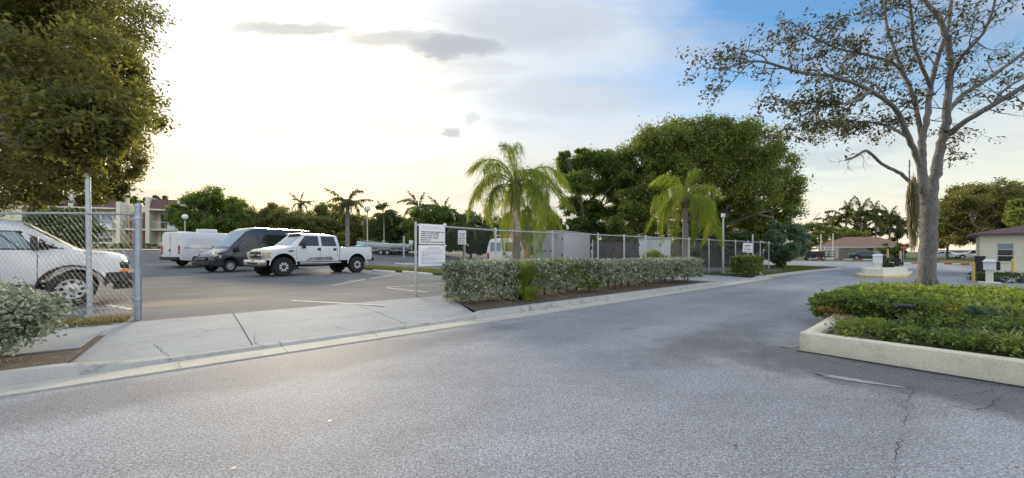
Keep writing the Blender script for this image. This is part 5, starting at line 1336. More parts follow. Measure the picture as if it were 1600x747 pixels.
# ---- cars on the far street
def make_car(loc, rz, label, paint, kind='sedan'):
    g = thing('parked_car', label, 'car', loc, rz, 'cars on the far street')
    if kind == 'sedan':
        B = Body([(-2.35, .40, .88, .98, .78, .60), (-2.25, .30, .90, 1.02, .86, .66), (-1.65, .26, .93, 1.08, .90, .66), (-.85, .24, .94, 1.42, .91, .60), (-.2, .24, .94, 1.46, .91, .62), (.45, .24, .93, 1.38, .91, .60), (1.2, .25, .90, 1.00, .90, .68), (1.9, .27, .80, .90, .87, .66), (2.25, .32, .68, .78, .80, .58), (2.33, .40, .60, .68, .72, .5)], (1.40, -1.35), .36, .32, .03)
        wins = ([(-1.20, .97), (-.28, .97), (-.28, 1.37), (-.80, 1.35)], [(-.20, .97), (.85, .96), (.36, 1.33), (-.20, 1.38)]); ws = (1.15, .52); rs = (-1.55, -.95); wx = (1.40, -1.35); r = .32
    else:
        B = Body([(-2.6, .45, .85, 1.00, .86, .80), (-2.5, .40, .88, 1.04, .89, .84), (-.95, .38, .9, 1.05, .9, .84), (-.90, .38, .98, 1.62, .9, .62), (-.2, .38, 1.0, 1.68, .9, .64), (.35, .38, 1.0, 1.62, .9, .62), (.95, .38, .98, 1.08, .9, .72), (2.0, .40, .88, .98, .88, .72), (2.4, .45, .76, .86, .82, .64)], (1.55, -1.65), .42, .36, .03)
        wins = ([(-.80, 1.02), (-.30, 1.02), (-.30, 1.56), (-.72, 1.56)], [(-.22, 1.02), (.66, 1.02), (.28, 1.55), (-.22, 1.58)]); ws = (.90, .40); rs = None; wx = (1.55, -1.65); r = .37
    B.build('body', paint, g, 30)
    for s in (1, -1):
        for q in wins: B.side_patch(q, s, .008, 4).build('side_window', M['glass'], g, 60)
        for x in wx: wheel(g, x, s * .80, r, .2, r * .62, 'steel')
        light_box(g, 'headlight', (wx[0] + .78, s * .62, .70), (.2, .26, .12), 'headlight', .03); light_box(g, 'taillight', (-2.32 if kind == 'sedan' else -2.6, s * .66, .82), (.08, .24, .14), 'red_lens', .02)
        mirror(g, .75, s * .86, 1.02, s, .12, 'black_plastic')
    B.screen(*ws, .94, .94).build('windscreen', M['glass'], g, 60)
    if rs: B.screen(*rs, .9, .9).build('rear_window', M['glass'], g, 60)
    MB().bev((wx[0] + .93, 0, .45), (.10, 1.4, .2), .03).build('bumper', paint, g, 40)
    return g
c = atz(1355, 62, -.1); make_car(c, R(-38), 'dark blue sedan crossing the street behind the gate', M['blue_paint'])
c = atz(1472, 72, -.1); make_car(c, R(140), 'white sedan parked to the right of the big trunk', M['white_paint'])
c = atz(1519, 68, -.1); make_car(c, R(152), 'white pickup parked across the street beside the guard house', M['white_paint'], 'pickup')
# black utility trailer across the street
c = atz(1273, 55, -.1); g = thing('utility_trailer', 'black open utility trailer with mesh sides beside the far grass', 'trailer', c, R(-4))
MB().box((0, 0, .6), (4.0, 1.9, .12)).build('deck', M['black_plastic'], g)
for y in (-.95, .95):
    for z in (.95, 1.35): MB().box((0, y, z), (4.0, .05, .07)).build('side_rail', M['black_plastic'], g)
    for i in range(6): MB().box((-2 + .8 * i, y, .98), (.06, .055, .75)).build('side_post', M['black_plastic'], g)
    MB().box((-.6, y - .015, .98), (2.6, .02, .66)).build('side_panel', M['black_board'], g)
    for x in (-.45, .45): wheel(g, x, y * 1.05, .36, .2, .2, 'steel')
for y in (-.9, 0, .9): MB().box((2.05, y, 1.05), (.05, .06, 1.1)).build('gate_bar', M['black_plastic'], g)
for z in (.6, 1.1, 1.55): MB().box((2.05, 0, z), (.05, 1.9, .06)).build('gate_bar', M['black_plastic'], g)
MB().tube([(-2, .5, .6), (-3.3, 0, .55), (-2, -.5, .6)], .05, 6).build('drawbar', M['black_plastic'], g)
# ------------------------------------------------------------------ foliage materials
M['lf_mid'] = leaf_mat('leaf_mid_green', [(.018, .032, .008), (.042, .075, .014), (.085, .13, .022), (.14, .17, .03)], .45)
M['lf_left'] = leaf_mat('leaf_brownish_green', [(.024, .022, .009), (.050, .046, .014), (.095, .098, .022), (.17, .17, .03)], .45)  # darker, brownish leaf tones of the left tree
M['lf_big'] = leaf_mat('leaf_fresh_green', [(.022, .030, .008), (.056, .080, .016), (.115, .148, .026), (.18, .20, .045)], .45)
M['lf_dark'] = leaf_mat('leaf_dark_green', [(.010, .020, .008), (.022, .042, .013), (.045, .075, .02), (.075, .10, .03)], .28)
M['lf_olive'] = leaf_mat('leaf_olive', [(.028, .036, .012), (.06, .072, .02), (.115, .125, .032), (.19, .175, .05)], .38, tcol=(.45, .40, .10))
M['lf_gold'] = leaf_mat('leaf_golden', [(.04, .045, .010), (.09, .09, .014), (.17, .14, .02), (.27, .20, .03)], .4, tcol=(.6, .42, .06))
M['lf_oak'] = leaf_mat('leaf_sparse_dark', [(.018, .024, .010), (.038, .052, .018), (.065, .085, .03), (.12, .085, .045)], .22)
M['lf_silver'] = leaf_mat('leaf_silver', [(.035, .055, .016), (.12, .155, .075), (.30, .335, .23), (.50, .53, .43)], .18, .55)
M['lf_hedge_green'] = leaf_mat('leaf_hedge_green', [(.025, .045, .010), (.06, .10, .018), (.12, .17, .03), (.20, .24, .05)], .3)
M['lf_lime'] = leaf_mat('leaf_lime', [(.05, .08, .012), (.11, .16, .018), (.20, .26, .03), (.32, .36, .06)], .35)
M['lf_croton'] = leaf_mat('leaf_croton', [(.05, .045, .014), (.09, .11, .02), (.20, .21, .03), (.38, .32, .05)], .25)
M['lf_rust'] = leaf_mat('leaf_rust', [(.05, .03, .014), (.10, .065, .02), (.24, .15, .04), (.40, .27, .08)], .25)
M['lf_blue'] = leaf_mat('leaf_blue_green', [(.02, .045, .025), (.05, .09, .05), (.10, .15, .085), (.16, .21, .12)], .3)
M['frond'] = leaf_mat('palm_frond', [(.025, .052, .010), (.075, .14, .018), (.17, .24, .028), (.36, .34, .05)], .44, .4, tcol=(.60, .66, .06))
M['frond_far'] = leaf_mat('palm_frond_far', [(.022, .035, .010), (.045, .065, .016), (.09, .10, .025), (.16, .15, .04)], .35)
M['moss'] = leaf_mat('hanging_moss', [(.10, .085, .05), (.17, .15, .085), (.27, .24, .14), (.34, .31, .20)], .35)
M['blade'] = leaf_mat('blade_leaf', [(.05, .075, .018), (.13, .16, .035), (.25, .25, .08), (.38, .35, .16)], .35)

def brighten(mat, k):
    for n in mat.node_tree.nodes:
        if n.type == 'VALTORGB':
            for e_ in n.color_ramp.elements: e_.color = tuple(min(.85, x * k) for x in e_.color[:3]) + (1,)
for k_, a_ in (('lf_left', 1.6), ('lf_mid', 1.9), ('lf_big', 1.9), ('lf_dark', 2.1), ('lf_olive', 1.7), ('lf_gold', 1.2), ('lf_hedge_green', 1.35), ('lf_lime', 1.4), ('lf_blue', 1.4), ('lf_oak', 1.3), ('lf_silver', 1.2), ('frond', 1.25), ('frond_far', 1.5), ('blade', 1.2)): brighten(M[k_], a_)
def ell_points(c, r, n, shell=.55):
    d = rng.normal(size=(n, 3)); d /= np.linalg.norm(d, axis=1)[:, None]
    k = (shell ** 3 + (1 - shell ** 3) * rng.uniform(0, 1, n)) ** (1 / 3)
    return np.array(c) + d * k[:, None] * np.array(r), d
def limb(m, a, b, ra, rb, sag=.0, n=5, sides=6, wob=.08):
    a, b = Vector(a), Vector(b); L = (b - a).length; pts = []
    for i in range(n + 1):
        t = i / n; p = a.lerp(b, t); p.z += sag * L * math.sin(math.pi * t) ; k = math.sin(math.pi * t) * wob * L
        pts.append(p + Vector((random.gauss(0, k), random.gauss(0, k), random.gauss(0, k * .5))))
    m.tube(pts, [ra + (rb - ra) * i / n for i in range(n + 1)], sides)
    return pts
def tree(name, label, cat, base, trunk_h, trunk_r, clumps, n_leaves, leaf, mat, bark_m='bark_brown', group=None, lean=(0, 0), aspect=.5, per=None, shell=.35, twigs=True):
    """clumps: list of (centre offset, radii) relative to the base"""
    base = Vector(base); g = thing(name, label, cat, base, 0, group)
    m = MB(); top = Vector((lean[0], lean[1], trunk_h)); nt = 6
    tp = [Vector((lean[0] * (i / nt) ** 1.5 + random.gauss(0, trunk_r * .2), lean[1] * (i / nt) ** 1.5 + random.gauss(0, trunk_r * .2), -.2 + (trunk_h + .2) * i / nt)) for i in range(nt + 1)]
    m.tube(tp, [trunk_r * (1.35 if i == 0 else 1 - .35 * i / nt) for i in range(nt + 1)], 10)
    m.build('trunk', M[bark_m], g, 60)
    lm = MB(); allv = []; tint = []
    wts = np.array([c[1][0] * c[1][1] + c[1][0] * c[1][2] + c[1][1] * c[1][2] for c in clumps]); wts = wts / wts.sum()
    for (c, r), w in zip(clumps, wts):
        c = Vector(c)
        st = tp[-1] if random.random() < .6 else tp[-2]
        pts = limb(lm, st, c, trunk_r * .5, trunk_r * .12)
        if twigs:
            for _ in range(4):
                e, _d = ell_points(c, np.array(r) * .75, 1); limb(lm, pts[random.randint(2, 4)], e[0], trunk_r * .16, trunk_r * .04, n=3, sides=4)
        n = int(n_leaves * w); sub = max(6, int(n / 160))
        sc, sd = ell_points(c, r, sub, shell)            # twig ends inside the clump
        own = rng.integers(0, sub, n); sp = np.array(r).mean() * .19
        P = sc[own] + rng.normal(size=(n, 3)) * sp * np.array([1, 1, .75])
        allv.append(leaf_quads(P, leaf, .5, aspect, sd[own] * .5, .25))
        ct = rng.uniform(0, 1, sub); tint.append(np.clip(ct[own] * .8 + rng.uniform(0, .2), 0, 1))
    lm.build('limbs', M[bark_m], g, 60)
    V = np.concatenate(allv); me = np_mesh('crown', V, 4, np.concatenate(tint)); link('crown', me, M[mat], g)
    return g
def round_crown(cx, cy, cz, rx, ry, rz_, n, cr, seed=1, flat=.0):
    """clump centres over an ellipsoid: an uneven but full crown"""
    rs = random.Random(seed); out = []
    for i in range(n):
        ph = math.acos(1 - 1.75 * (i + .5) / n); th = i * 2.39996 + rs.uniform(-.3, .3); k = rs.uniform(.62, 1.02)
        c = (cx + rx * k * math.sin(ph) * math.cos(th), cy + ry * k * math.sin(ph) * math.sin(th), cz + rz_ * k * math.cos(ph))
        s = cr * rs.uniform(.7, 1.25); out.append((c, (s * 1.15, s * 1.15, s * .8)))
    out.append(((cx, cy, cz), (rx * .45, ry * .45, rz_ * .4)))
    return out
def px_clumps(base, Y, spots, depth=1.5, seed=2):
    """spots: (px, py, radius in photo px): a crown laid out round the base at its own distance"""
    rs = random.Random(seed); out = []
    for sp_ in spots:
        px, py, pr = sp_[:3]; y = sp_[3] if len(sp_) > 3 else Y + rs.uniform(-depth, depth); p = at(px, py, y) - Vector(base); r = pr / FPX * Y; out.append((p, (r * 1.1, r * 1.1, r * .85)))
    return out

# ---- big tree overhanging the left side
bp = Vector((-17.8, 11.4, 0))
spots = [(20, -40, 90), (95, -20, 80), (150, 20, 62), (40, 60, 80), (120, 90, 70), (165, 80, 42), (60, 140, 78), (140, 160, 62), (178, 140, 34), (188, 190, 36), (20, 200, 72), (90, 215, 64), (165, 225, 48), (188, 245, 30),
         (30, 268, 52), (90, 275, 44), (150, 275, 40), (170, 285, 26), (-60, 60, 100), (-60, 180, 90), (-30, 290, 50), (195, 120, 20), (160, 40, 34), (60, 300, 26), (120, 302, 24), (135, 120, 46, 7.6), (125, 180, 42, 7.0), (140, 212, 28, 6.6), (95, 150, 50, 7.6), (110, 205, 30, 7.0), (150, 175, 34, 7.2), (128, 226, 24, 6.5), (150, 212, 26, 6.7), (105, 215, 26, 6.7), (178, 296, 20, 12.5), (155, 305, 18, 12.5)]
tree('broadleaf_tree', 'huge dense broadleaf tree overhanging the left fence and lamp post', 'tree', bp, 7.4, .17, px_clumps(bp, 11.8, spots, 2.0, 3), 175000, .12, 'lf_left', shell=.5, aspect=.42)

# ---- trees along the back of the yard
def py_ok(px): return px > 260
def far_tree(pxc, base_py, Y, spots, n, leaf, mat, label, tr=.2, th=None, bark_m='bark_brown', depth=1.8, seed=1, shell=.35, aspect=.5, name='broadleaf_tree', cat='tree'):
    b = atz(pxc, Y); b.z = terr(b.x, b.y)
    if Y >= 42 and pxc < 860 and py_ok(pxc): spots = [(p_[0], p_[1] + 4, p_[2] * 1.32) for p_ in spots] + [(p_[0] + 6, p_[1] + 18, p_[2] * 1.1) for p_ in spots[::2]]; n = int(n * 1.5)
    cl = px_clumps(b, Y, spots, depth, seed)
    zc = min(c[0].z for c in cl)
    leaf *= .8; n = int(n * 1.4)
    return tree(name, label, cat, b, th or max(.6, zc + .3), tr, cl, n, leaf, M and mat, bark_m, 'trees behind the parking lot', shell=shell, aspect=aspect)
far_tree(1100, 400, 32, [(1000, 250, 34), (1030, 225, 34), (1065, 218, 30), (1100, 212, 30), (1140, 218, 34), (1180, 232, 34), (1205, 258, 32), (1222, 290, 28), (1215, 325, 28), (1180, 300, 34), (1140, 270, 36), (1090, 258, 38), (1045, 275, 32), (1010, 300, 26), (985, 275, 20), (1150, 330, 32),
     (1195, 350, 26), (1100, 320, 26), (1050, 325, 22), (1025, 208, 14), (1000, 232, 18), (1128, 200, 16), (1232, 312, 14), (1170, 365, 22), (972, 285, 20), (985, 312, 20), (968, 262, 14), (1000, 335, 20), (1035, 350, 18)], 100000, .27, 'lf_big', 'great rounded green tree behind the trailer yard, tallest on the right', .38, 3.4, seed=4, depth=2.6)
far_tree(920, 400, 33, [(885, 262, 20), (915, 250, 22), (945, 255, 22), (965, 262, 20), (900, 285, 22), (935, 290, 22), (965, 300, 20), (890, 320, 18), (925, 330, 18), (955, 335, 18), (880, 245, 10), (912, 236, 10), (950, 243, 9), (975, 325, 16)], 42000, .25, 'lf_mid', 'dark spreading tree with see-through limbs between the two front palms', .26, 2.6, seed=6)
far_tree(995, 400, 30, [(985, 330, 18), (1000, 355, 16), (970, 350, 16), (960, 372, 14), (1005, 380, 12), (985, 375, 12)], 14000, .22, 'lf_big', 'leafy young tree above the dark screened fence', .12, 1.5, seed=8)
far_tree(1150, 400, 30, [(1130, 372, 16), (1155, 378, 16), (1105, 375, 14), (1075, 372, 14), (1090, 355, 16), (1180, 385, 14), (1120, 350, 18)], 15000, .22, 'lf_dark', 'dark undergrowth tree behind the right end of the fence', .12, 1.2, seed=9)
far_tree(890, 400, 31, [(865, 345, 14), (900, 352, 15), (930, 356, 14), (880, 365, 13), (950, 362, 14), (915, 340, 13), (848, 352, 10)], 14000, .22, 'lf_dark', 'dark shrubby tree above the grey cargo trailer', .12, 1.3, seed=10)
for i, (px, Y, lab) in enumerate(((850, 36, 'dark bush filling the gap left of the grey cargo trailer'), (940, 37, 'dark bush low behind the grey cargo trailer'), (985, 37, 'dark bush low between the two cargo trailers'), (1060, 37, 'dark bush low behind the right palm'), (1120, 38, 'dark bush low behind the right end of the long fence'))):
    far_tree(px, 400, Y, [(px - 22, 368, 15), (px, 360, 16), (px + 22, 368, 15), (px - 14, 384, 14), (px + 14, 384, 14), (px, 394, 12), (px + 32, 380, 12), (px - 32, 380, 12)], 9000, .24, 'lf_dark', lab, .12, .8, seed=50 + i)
far_tree(1226, 415, 27.5, [(1210, 372, 14), (1230, 362, 16), (1248, 368, 13), (1215, 392, 14), (1238, 390, 14), (1222, 408, 10), (1250, 382, 11), (1205, 400, 9), (1212, 354, 10)], 17000, .17, 'lf_blue', 'bushy blue green tree at the right end of the fence beside the notice', .12, .8, seed=12)
far_tree(1262, 396, 84, [(1252, 358, 11), (1272, 360, 13), (1290, 362, 12), (1310, 364, 12), (1330, 366, 11), (1255, 374, 12), (1300, 374, 12), (1278, 378, 12), (1325, 376, 10), (1345, 368, 9), (1240, 368, 10)], 14000, .45, 'lf_big', 'low bright green trees beyond the black utility trailer', .15, 1.6, seed=13)
far_tree(1370, 398, 95, [(1318, 362, 9), (1340, 360, 9), (1360, 362, 9), (1380, 360, 9), (1400, 362, 8), (1350, 368, 9), (1395, 370, 9)], 8000, .5, 'lf_dark', 'dark tree row behind the far bungalow roof', .2, 2.5, seed=14)
far_tree(1530, 395, 58, [(1480, 335, 22), (1500, 312, 22), (1525, 303, 20), (1550, 302, 22), (1580, 308, 24), (1610, 312, 26), (1480, 365, 18), (1505, 345, 26), (1540, 335, 28), (1575, 345, 28), (1470, 350, 14), (1520, 368, 20), (1555, 370, 20), (1600, 350, 26), (1630, 330, 30), (1490, 300, 10)], 45000, .42, 'lf_olive', 'broad golden green tree beyond the guard house and white cars', .4, 3.0, seed=15, depth=3)
far_tree(1480, 396, 66, [(1472, 345, 14), (1485, 372, 12), (1470, 365, 12), (1466, 380, 9)], 7000, .4, 'lf_gold', 'yellowing tree just right of the big trunk', .2, 2.0, seed=16)
far_tree(1600, 395, 45, [(1590, 340, 16), (1605, 325, 18), (1620, 350, 20)], 7000, .34, 'lf_big', 'fresh green tree rising behind the guard house roof', .2, 2.0, seed=17)
# left and centre skyline
far_tree(325, 360, 46, [(290, 330, 16), (310, 315, 16), (335, 308, 16), (358, 312, 14), (370, 325, 12), (300, 342, 14), (330, 335, 18), (355, 340, 16), (285, 318, 8), (325, 302, 8)], 19000, .3, 'lf_mid', 'rounded tree just right of the apartment block', .22, 2.4, seed=20)
far_tree(390, 365, 50, [(372, 340, 14), (395, 336, 14), (415, 342, 13), (385, 352, 13), (405, 354, 13), (360, 352, 12), (428, 348, 12)], 14000, .32, 'lf_olive', 'olive brown scrub tree behind the dark panel van', .16, 1.4, seed=21)
far_tree(445, 365, 50, [(430, 330, 13), (450, 338, 14), (470, 345, 13), (440, 350, 13), (465, 358, 12), (488, 350, 12), (425, 350, 11)], 14000, .32, 'lf_olive', 'brownish shrubby tree above the roof of the dark van', .16, 1.4, seed=22)
far_tree(510, 370, 52, [(495, 335, 13), (515, 328, 13), (530, 340, 12), (505, 352, 13), (525, 358, 13), (490, 366, 11), (515, 372, 11)], 14000, .32, 'lf_olive', 'sunlit amber shrub glowing against the low sun', .16, 1.3, seed=23)
far_tree(560, 385, 50, [(548, 345, 12), (565, 350, 14), (585, 352, 13), (555, 368, 13), (580, 372, 13), (600, 362, 12), (540, 372, 10)], 15000, .32, 'lf_olive', 'tangled brown green thicket behind the coconut palm', .16, 1.2, seed=24)
far_tree(608, 385, 48, [(598, 326, 9), (610, 340, 12), (625, 350, 13), (600, 355, 12), (618, 368, 13), (640, 365, 12), (596, 376, 10), (630, 380, 10)], 15000, .3, 'lf_dark', 'dark upright tree behind the pale boat', .16, 1.3, seed=25)
far_tree(672, 385, 46, [(650, 340, 12), (668, 334, 14), (690, 336, 14), (705, 345, 13), (660, 355, 14), (685, 358, 15), (710, 362, 13), (650, 372, 12), (675, 378, 12), (700, 380, 12)], 20000, .3, 'lf_mid', 'dense rounded tree behind the notice boards', .18, 1.4, seed=26)
far_tree(735, 388, 44, [(722, 345, 12), (738, 338, 12), (752, 350, 12), (728, 362, 13), (748, 368, 13), (735, 380, 12), (765, 372, 12), (770, 356, 12)], 15000, .3, 'lf_dark', 'dark leafy tree behind the narrow parking notice', .16, 1.3, seed=27)
far_tree(800, 388, 42, [(785, 350, 13), (805, 345, 13), (825, 352, 13), (790, 370, 13), (815, 372, 13), (840, 366, 13), (855, 355, 10)], 15000, .28, 'lf_mid', 'green tree standing behind the left palm and white van', .16, 1.2, seed=28)
far_tree(210, 318, 62, [(175, 318, 9), (205, 312, 8), (250, 312, 8), (232, 316, 7), (190, 322, 8)], 5000, .4, 'lf_mid', 'tree tops showing over the apartment block roof', .2, 5.5, seed=29)
far_tree(105, 390, 30, [(85, 345, 22), (110, 350, 22), (130, 362, 18), (95, 372, 20), (122, 380, 14), (60, 350, 20), (105, 332, 14), (75, 335, 16)], 16000, .2, 'lf_dark', 'dark shrubs in front of the apartment block, behind the white work van', .14, .9, seed=30)
# planting along the foot of the block
hp = MB()
def hedge_box(name, label, a, b_, w, h, n, leaf, mats, stems=0, top_mat=None, cat='hedge', taper=.0, z0=0.0, bare=.0, seed=3, wav=.08):
    """clipped hedge between two ground points; foliage on the surface of a rounded box, stems below"""
    a, b_ = Vector(a), Vector(b_); d = b_ - a; d.z = 0; L = d.length; d.normalize(); s = Vector((-d.y, d.x, 0)); g = thing(name, label, cat, a)
    # leaf clusters sit on the two sides, the ends and the top of a rounded, uneven box
    k = max(20, n // 22); area = np.array([h * (1 - bare), w, h * (1 - bare)]); e = rng.uniform(0, 1, k) * area.sum(); t = rng.uniform(0, L, k)
    y = np.where(e < area[0], -w / 2, np.where(e < area[0] + area[1], e - area[0] - w / 2, w / 2)); z = np.where(e < area[0], h * bare + e, np.where(e < area[0] + area[1], h, h - (e - area[0] - area[1])))
    en = rng.random(k) < min(.3, .9 * w / (L + w)); t = np.where(en, np.where(rng.random(k) < .5, 0, L), t); y = np.where(en, rng.uniform(-w / 2, w / 2, k), y); z = np.where(en, rng.uniform(h * bare, h, k), z)
    nz = np.sin(t * 2.7 + seed) * np.sin(t * 6.1 + 2 * seed + z * 5) + .7 * np.sin(t * 11 + z * 9 + y * 4 + seed * 5)
    y = y * (1 - wav * .8 * (nz * .5 + .3)); z = z * (1 - wav * .45 * (nz * .4 + .4)); z = np.where(z < h * (bare + .12), z + rng.uniform(0, .22, k) * h * (rng.random(k) < .6), z)
    cz = np.abs(y) > w * .42; z = np.where(cz & (z > h * .93), z - .05, z)
    inner = rng.random(k) < .14; y = np.where(inner, y * rng.uniform(.3, .9, k), y)
    own = rng.integers(0, k, n); C = np.stack([d.x * t + s.x * y, d.y * t + s.y * y, z + z0], 1); P = C[own] + rng.normal(size=(n, 3)) * np.array([1, 1, .8]) * max(.045, leaf * .62)
    P[:, 2] = np.maximum(P[:, 2], z0 + .01)
    dirs = np.stack([s.x * np.sign(y), s.y * np.sign(y), np.full(k, .45)], 1)[own]
    patch = .5 + .5 * np.sin(t * 1.9 + seed * 3) * np.cos(t * .7 + z * 2.5 + seed); pt = patch[own]
    vq = leaf_quads(P, leaf, .5, .5, dirs * .7).reshape(n, 4, 3); tint = np.clip(rng.uniform(0, 1, k)[own] * .75 + pt * .25, 0, 1)
    if top_mat:
        m1 = ((patch + rng.normal(0, .16, k)) > .60)[own]
        link('foliage', np_mesh('foliage', vq[m1].reshape(-1, 3), 4, tint[m1]), M[top_mat], g)
        link('foliage', np_mesh('foliage', vq[~m1].reshape(-1, 3), 4, tint[~m1]), M[mats], g)
    else: link('foliage', np_mesh('foliage', vq.reshape(-1, 3), 4, tint), M[mats], g)
    m = MB()
    for i in range(stems):
        tt = L * (i + .5) / stems + random.uniform(-.15, .15); yy = random.uniform(-w * .22, w * .22); p = d * tt + s * yy
        for q in range(3):
            e_ = p + d * random.uniform(-.3, .3) + s * random.uniform(-w * .4, w * .4); m.tube([(p.x, p.y, z0 - .08), (p.x + random.uniform(-.03, .03), p.y, z0 + h * .22), (e_.x, e_.y, z0 + h * random.uniform(.55, .85))], [.028, .02, .008], 5)
    if stems: m.build('stems', M['stem'], g)['kind'] = 'stuff'
    return g
ba = Bo + bx_ * -11.5 - by_ * .9; bb = Bo + bx_ * 3.5 - by_ * .9
hedge_box('low_hedge', 'low green hedge along the foot of the apartment block', (ba.x, ba.y, BZ), (bb.x, bb.y, BZ), .6, .55, 5000, .16, 'lf_hedge_green', 0)

# ---- palms
def frond_mesh(L, drop, nl, leaflet, mat_key, seed, hang=.85, w=.028, rise=.5):
    """one pinnate frond along +x from the origin: arching rachis and two ranks of hanging leaflets"""
    rs = np.random.default_rng(seed); ts = np.linspace(0, 1, 12)
    def pos(t): return np.stack([L * (t - .16 * t ** 3 * drop), 0 * t, L * (rise * t - drop * t ** 2.1)], -1)
    m = MB(); pr = pos(ts); m.tube([tuple(p) for p in pr], [.030 * (1 - .85 * t) + .004 for t in ts], 5)
    base_me = m.mesh('frond'); n = nl * 2; t = np.clip(rs.uniform(.13, 1.0, n), 0, 1); P = pos(t); P2 = pos(np.clip(t + .02, 0, 1.05)); tan = P2 - P; tan /= np.linalg.norm(tan, axis=1)[:, None] + 1e-9
    side = np.where(np.arange(n) % 2, 1.0, -1.0); ll = leaflet * (np.sin(np.pi * (.12 + .80 * t)) ** .7) * rs.uniform(.75, 1.15, n)
    roll = rs.normal(0, .6, n); out = np.zeros((n, 3)); out[:, 1] = side * np.cos(roll); out[:, 2] = np.sin(roll) * .8; dirv = tan * .55 + out * .75; dirv /= np.linalg.norm(dirv, axis=1)[:, None]
    mid = P + dirv * (ll * .45)[:, None]; mid[:, 2] -= ll * .10 * hang
    tip = mid + (dirv * .30 + np.array([0, 0, -hang]) + rs.normal(0, .24, (n, 3))) * (ll * .60)[:, None]
    wv = np.cross(dirv, np.array([0, 0, 1.0])); wv /= np.linalg.norm(wv, axis=1)[:, None] + 1e-9; wv *= w
    v = np.empty((n, 2, 4, 3)); v[:, 0, 0] = P - wv * .5; v[:, 0, 1] = P + wv * .5; v[:, 0, 2] = mid + wv; v[:, 0, 3] = mid - wv
    v[:, 1, 0] = mid - wv; v[:, 1, 1] = mid + wv; v[:, 1, 2] = tip + wv * .12; v[:, 1, 3] = tip - wv * .12
    lv = v.reshape(-1, 3)
    bv = np.array([x.co for x in base_me.vertices]); bf = [list(p.vertices) for p in base_me.polygons]; nb = len(bv)
    me = bpy.data.meshes.new('frond'); k = len(lv) // 4
    me.from_pydata(np.concatenate([bv, lv]).tolist(), [], bf + (np.arange(k * 4).reshape(k, 4) + nb).tolist())
    a = me.attributes.new('tint', 'FLOAT', 'FACE'); tt = rs.uniform(0, 1); a.data.foreach_set('value', [tt] * len(bf) + [tt] * k)
    me.materials.append(M[mat_key]); bpy.data.meshes.remove(base_me); return me
FR = [frond_mesh(2.5, d, 125, .80, 'frond', 40 + i, hang=h, rise=r_, w=.010) for i, (d, h, r_) in enumerate(((1.45, 1.25, .80), (1.10, 1.15, .95), (1.80, 1.3, .62), (.80, 1.0, 1.10)))]
FRF = [frond_mesh(2.4, d, 42, .60, 'frond_far', 60 + i, hang=h, w=.05, rise=r_) for i, (d, h, r_) in enumerate(((.95, .8, .55), (.7, .7, .7), (1.2, .9, .45), (.35, .6, .9)))]
def palm(name, label, base, H, n, L, meshes, trunk_r=.13, group=None, lean=(0, 0), spear=True, seed=1, lo=-.35, shaft=True, bark_m='palm_bark', rings=True, big=2.5, tilt_hi=.85):
    rs = random.Random(seed); g = thing(name, label, 'palm tree', base, 0, group); m = MB(); k = 16; prof = []
    pts = []; rad = []
    for i in range(k * (2 if rings else 1) + 1):
        t = i / (k * (2 if rings else 1)); pts.append((lean[0] * t ** 2, lean[1] * t ** 2, -.15 + (H + .15) * t)); rad.append(trunk_r * (1.25 - .45 * t if t < .15 else 1.0 - .22 * t) * (1.0 + (.035 if rings and i % 2 else 0)))
    m.tube(pts, rad, 12); m.build('trunk', M[bark_m], g, 60)
    top = Vector((lean[0], lean[1], H))
    if shaft:
        m = MB(); m.tube([top + Vector((0, 0, -.05)), top + Vector((0, 0, .15)), top + Vector((0, 0, .45)), top + Vector((0, 0, .62))], [trunk_r * .85, trunk_r * 1.25, trunk_r * .95, trunk_r * .4], 10)
        for i in range(10):
            a = i * 2.4; z = .02 * i; p = top + Vector((math.cos(a), math.sin(a), 0)) * trunk_r * 1.0 + Vector((0, 0, z)); q = p + Vector((math.cos(a) * .10, math.sin(a) * .10, .26)); m.tube([p, q], [.045, .015], 5)
        m.build('leaf_bases', M['stem'], g)
    for i in range(n):
        me = meshes[i % len(meshes)]; o = bpy.data.objects.new('frond', me); COL.objects.link(o); o.parent = g
        a = i * 2.39996 + rs.uniform(-.25, .25); el = (i / max(1, n - 1)); pitch = lo + (tilt_hi - lo) * el ** 1.3
        o.location = top + Vector((math.cos(a) * trunk_r * .5, math.sin(a) * trunk_r * .5, .30 + .16 * el)) if shaft else top
        s = L / big * rs.uniform(.85, 1.12); o.scale = (s, s, s)
        o.rotation_euler = (rs.uniform(-.25, .25), -pitch * .75, a)
    if spear:
        MB().tube([top + Vector((0, 0, .4)), top + Vector((.02, 0, .4 + L * .62))], [.025, .004], 5).build('spear_leaf', M['frond'], g)
    return g
b = G(807, 425); b = atz(807, 14.2)
palm('palm', 'tall drooping palm with yellowing fronds and a spear leaf behind the hedge', b, 3.34, 20, 2.02, FR, .17, 'palms behind the hedge', seed=5, lo=-.75)
M['frond_dead'] = leaf_mat('palm_frond_dead', [(.10, .05, .02), (.20, .11, .04), (.32, .20, .09)], .35)
FD_ = frond_mesh(2.5, 2.6, 70, .55, 'frond_dead', 91, hang=1.3, rise=.25, w=.010)
for pal in [o for o in COL.objects if o.parent is None and o.name.startswith('palm')][:1]:
    for a_ in (3.5, 3.0, 1.2):
        o = bpy.data.objects.new('dead_frond', FD_); COL.objects.link(o); o.parent = pal; o.location = (0, 0, 3.45); o.rotation_euler = (0, .55, a_); o.scale = (.62, .62, .85); o['label'] = 'brown dead hanging frond'
b = atz(1071, 19.6)
palm('palm', 'green drooping palm with pale trunk beside the white cargo trailer', b, 3.5, 18, 2.1, FR, .17, 'palms behind the hedge', seed=8, spear=False, lo=-.75)
b = atz(824, 17.5)
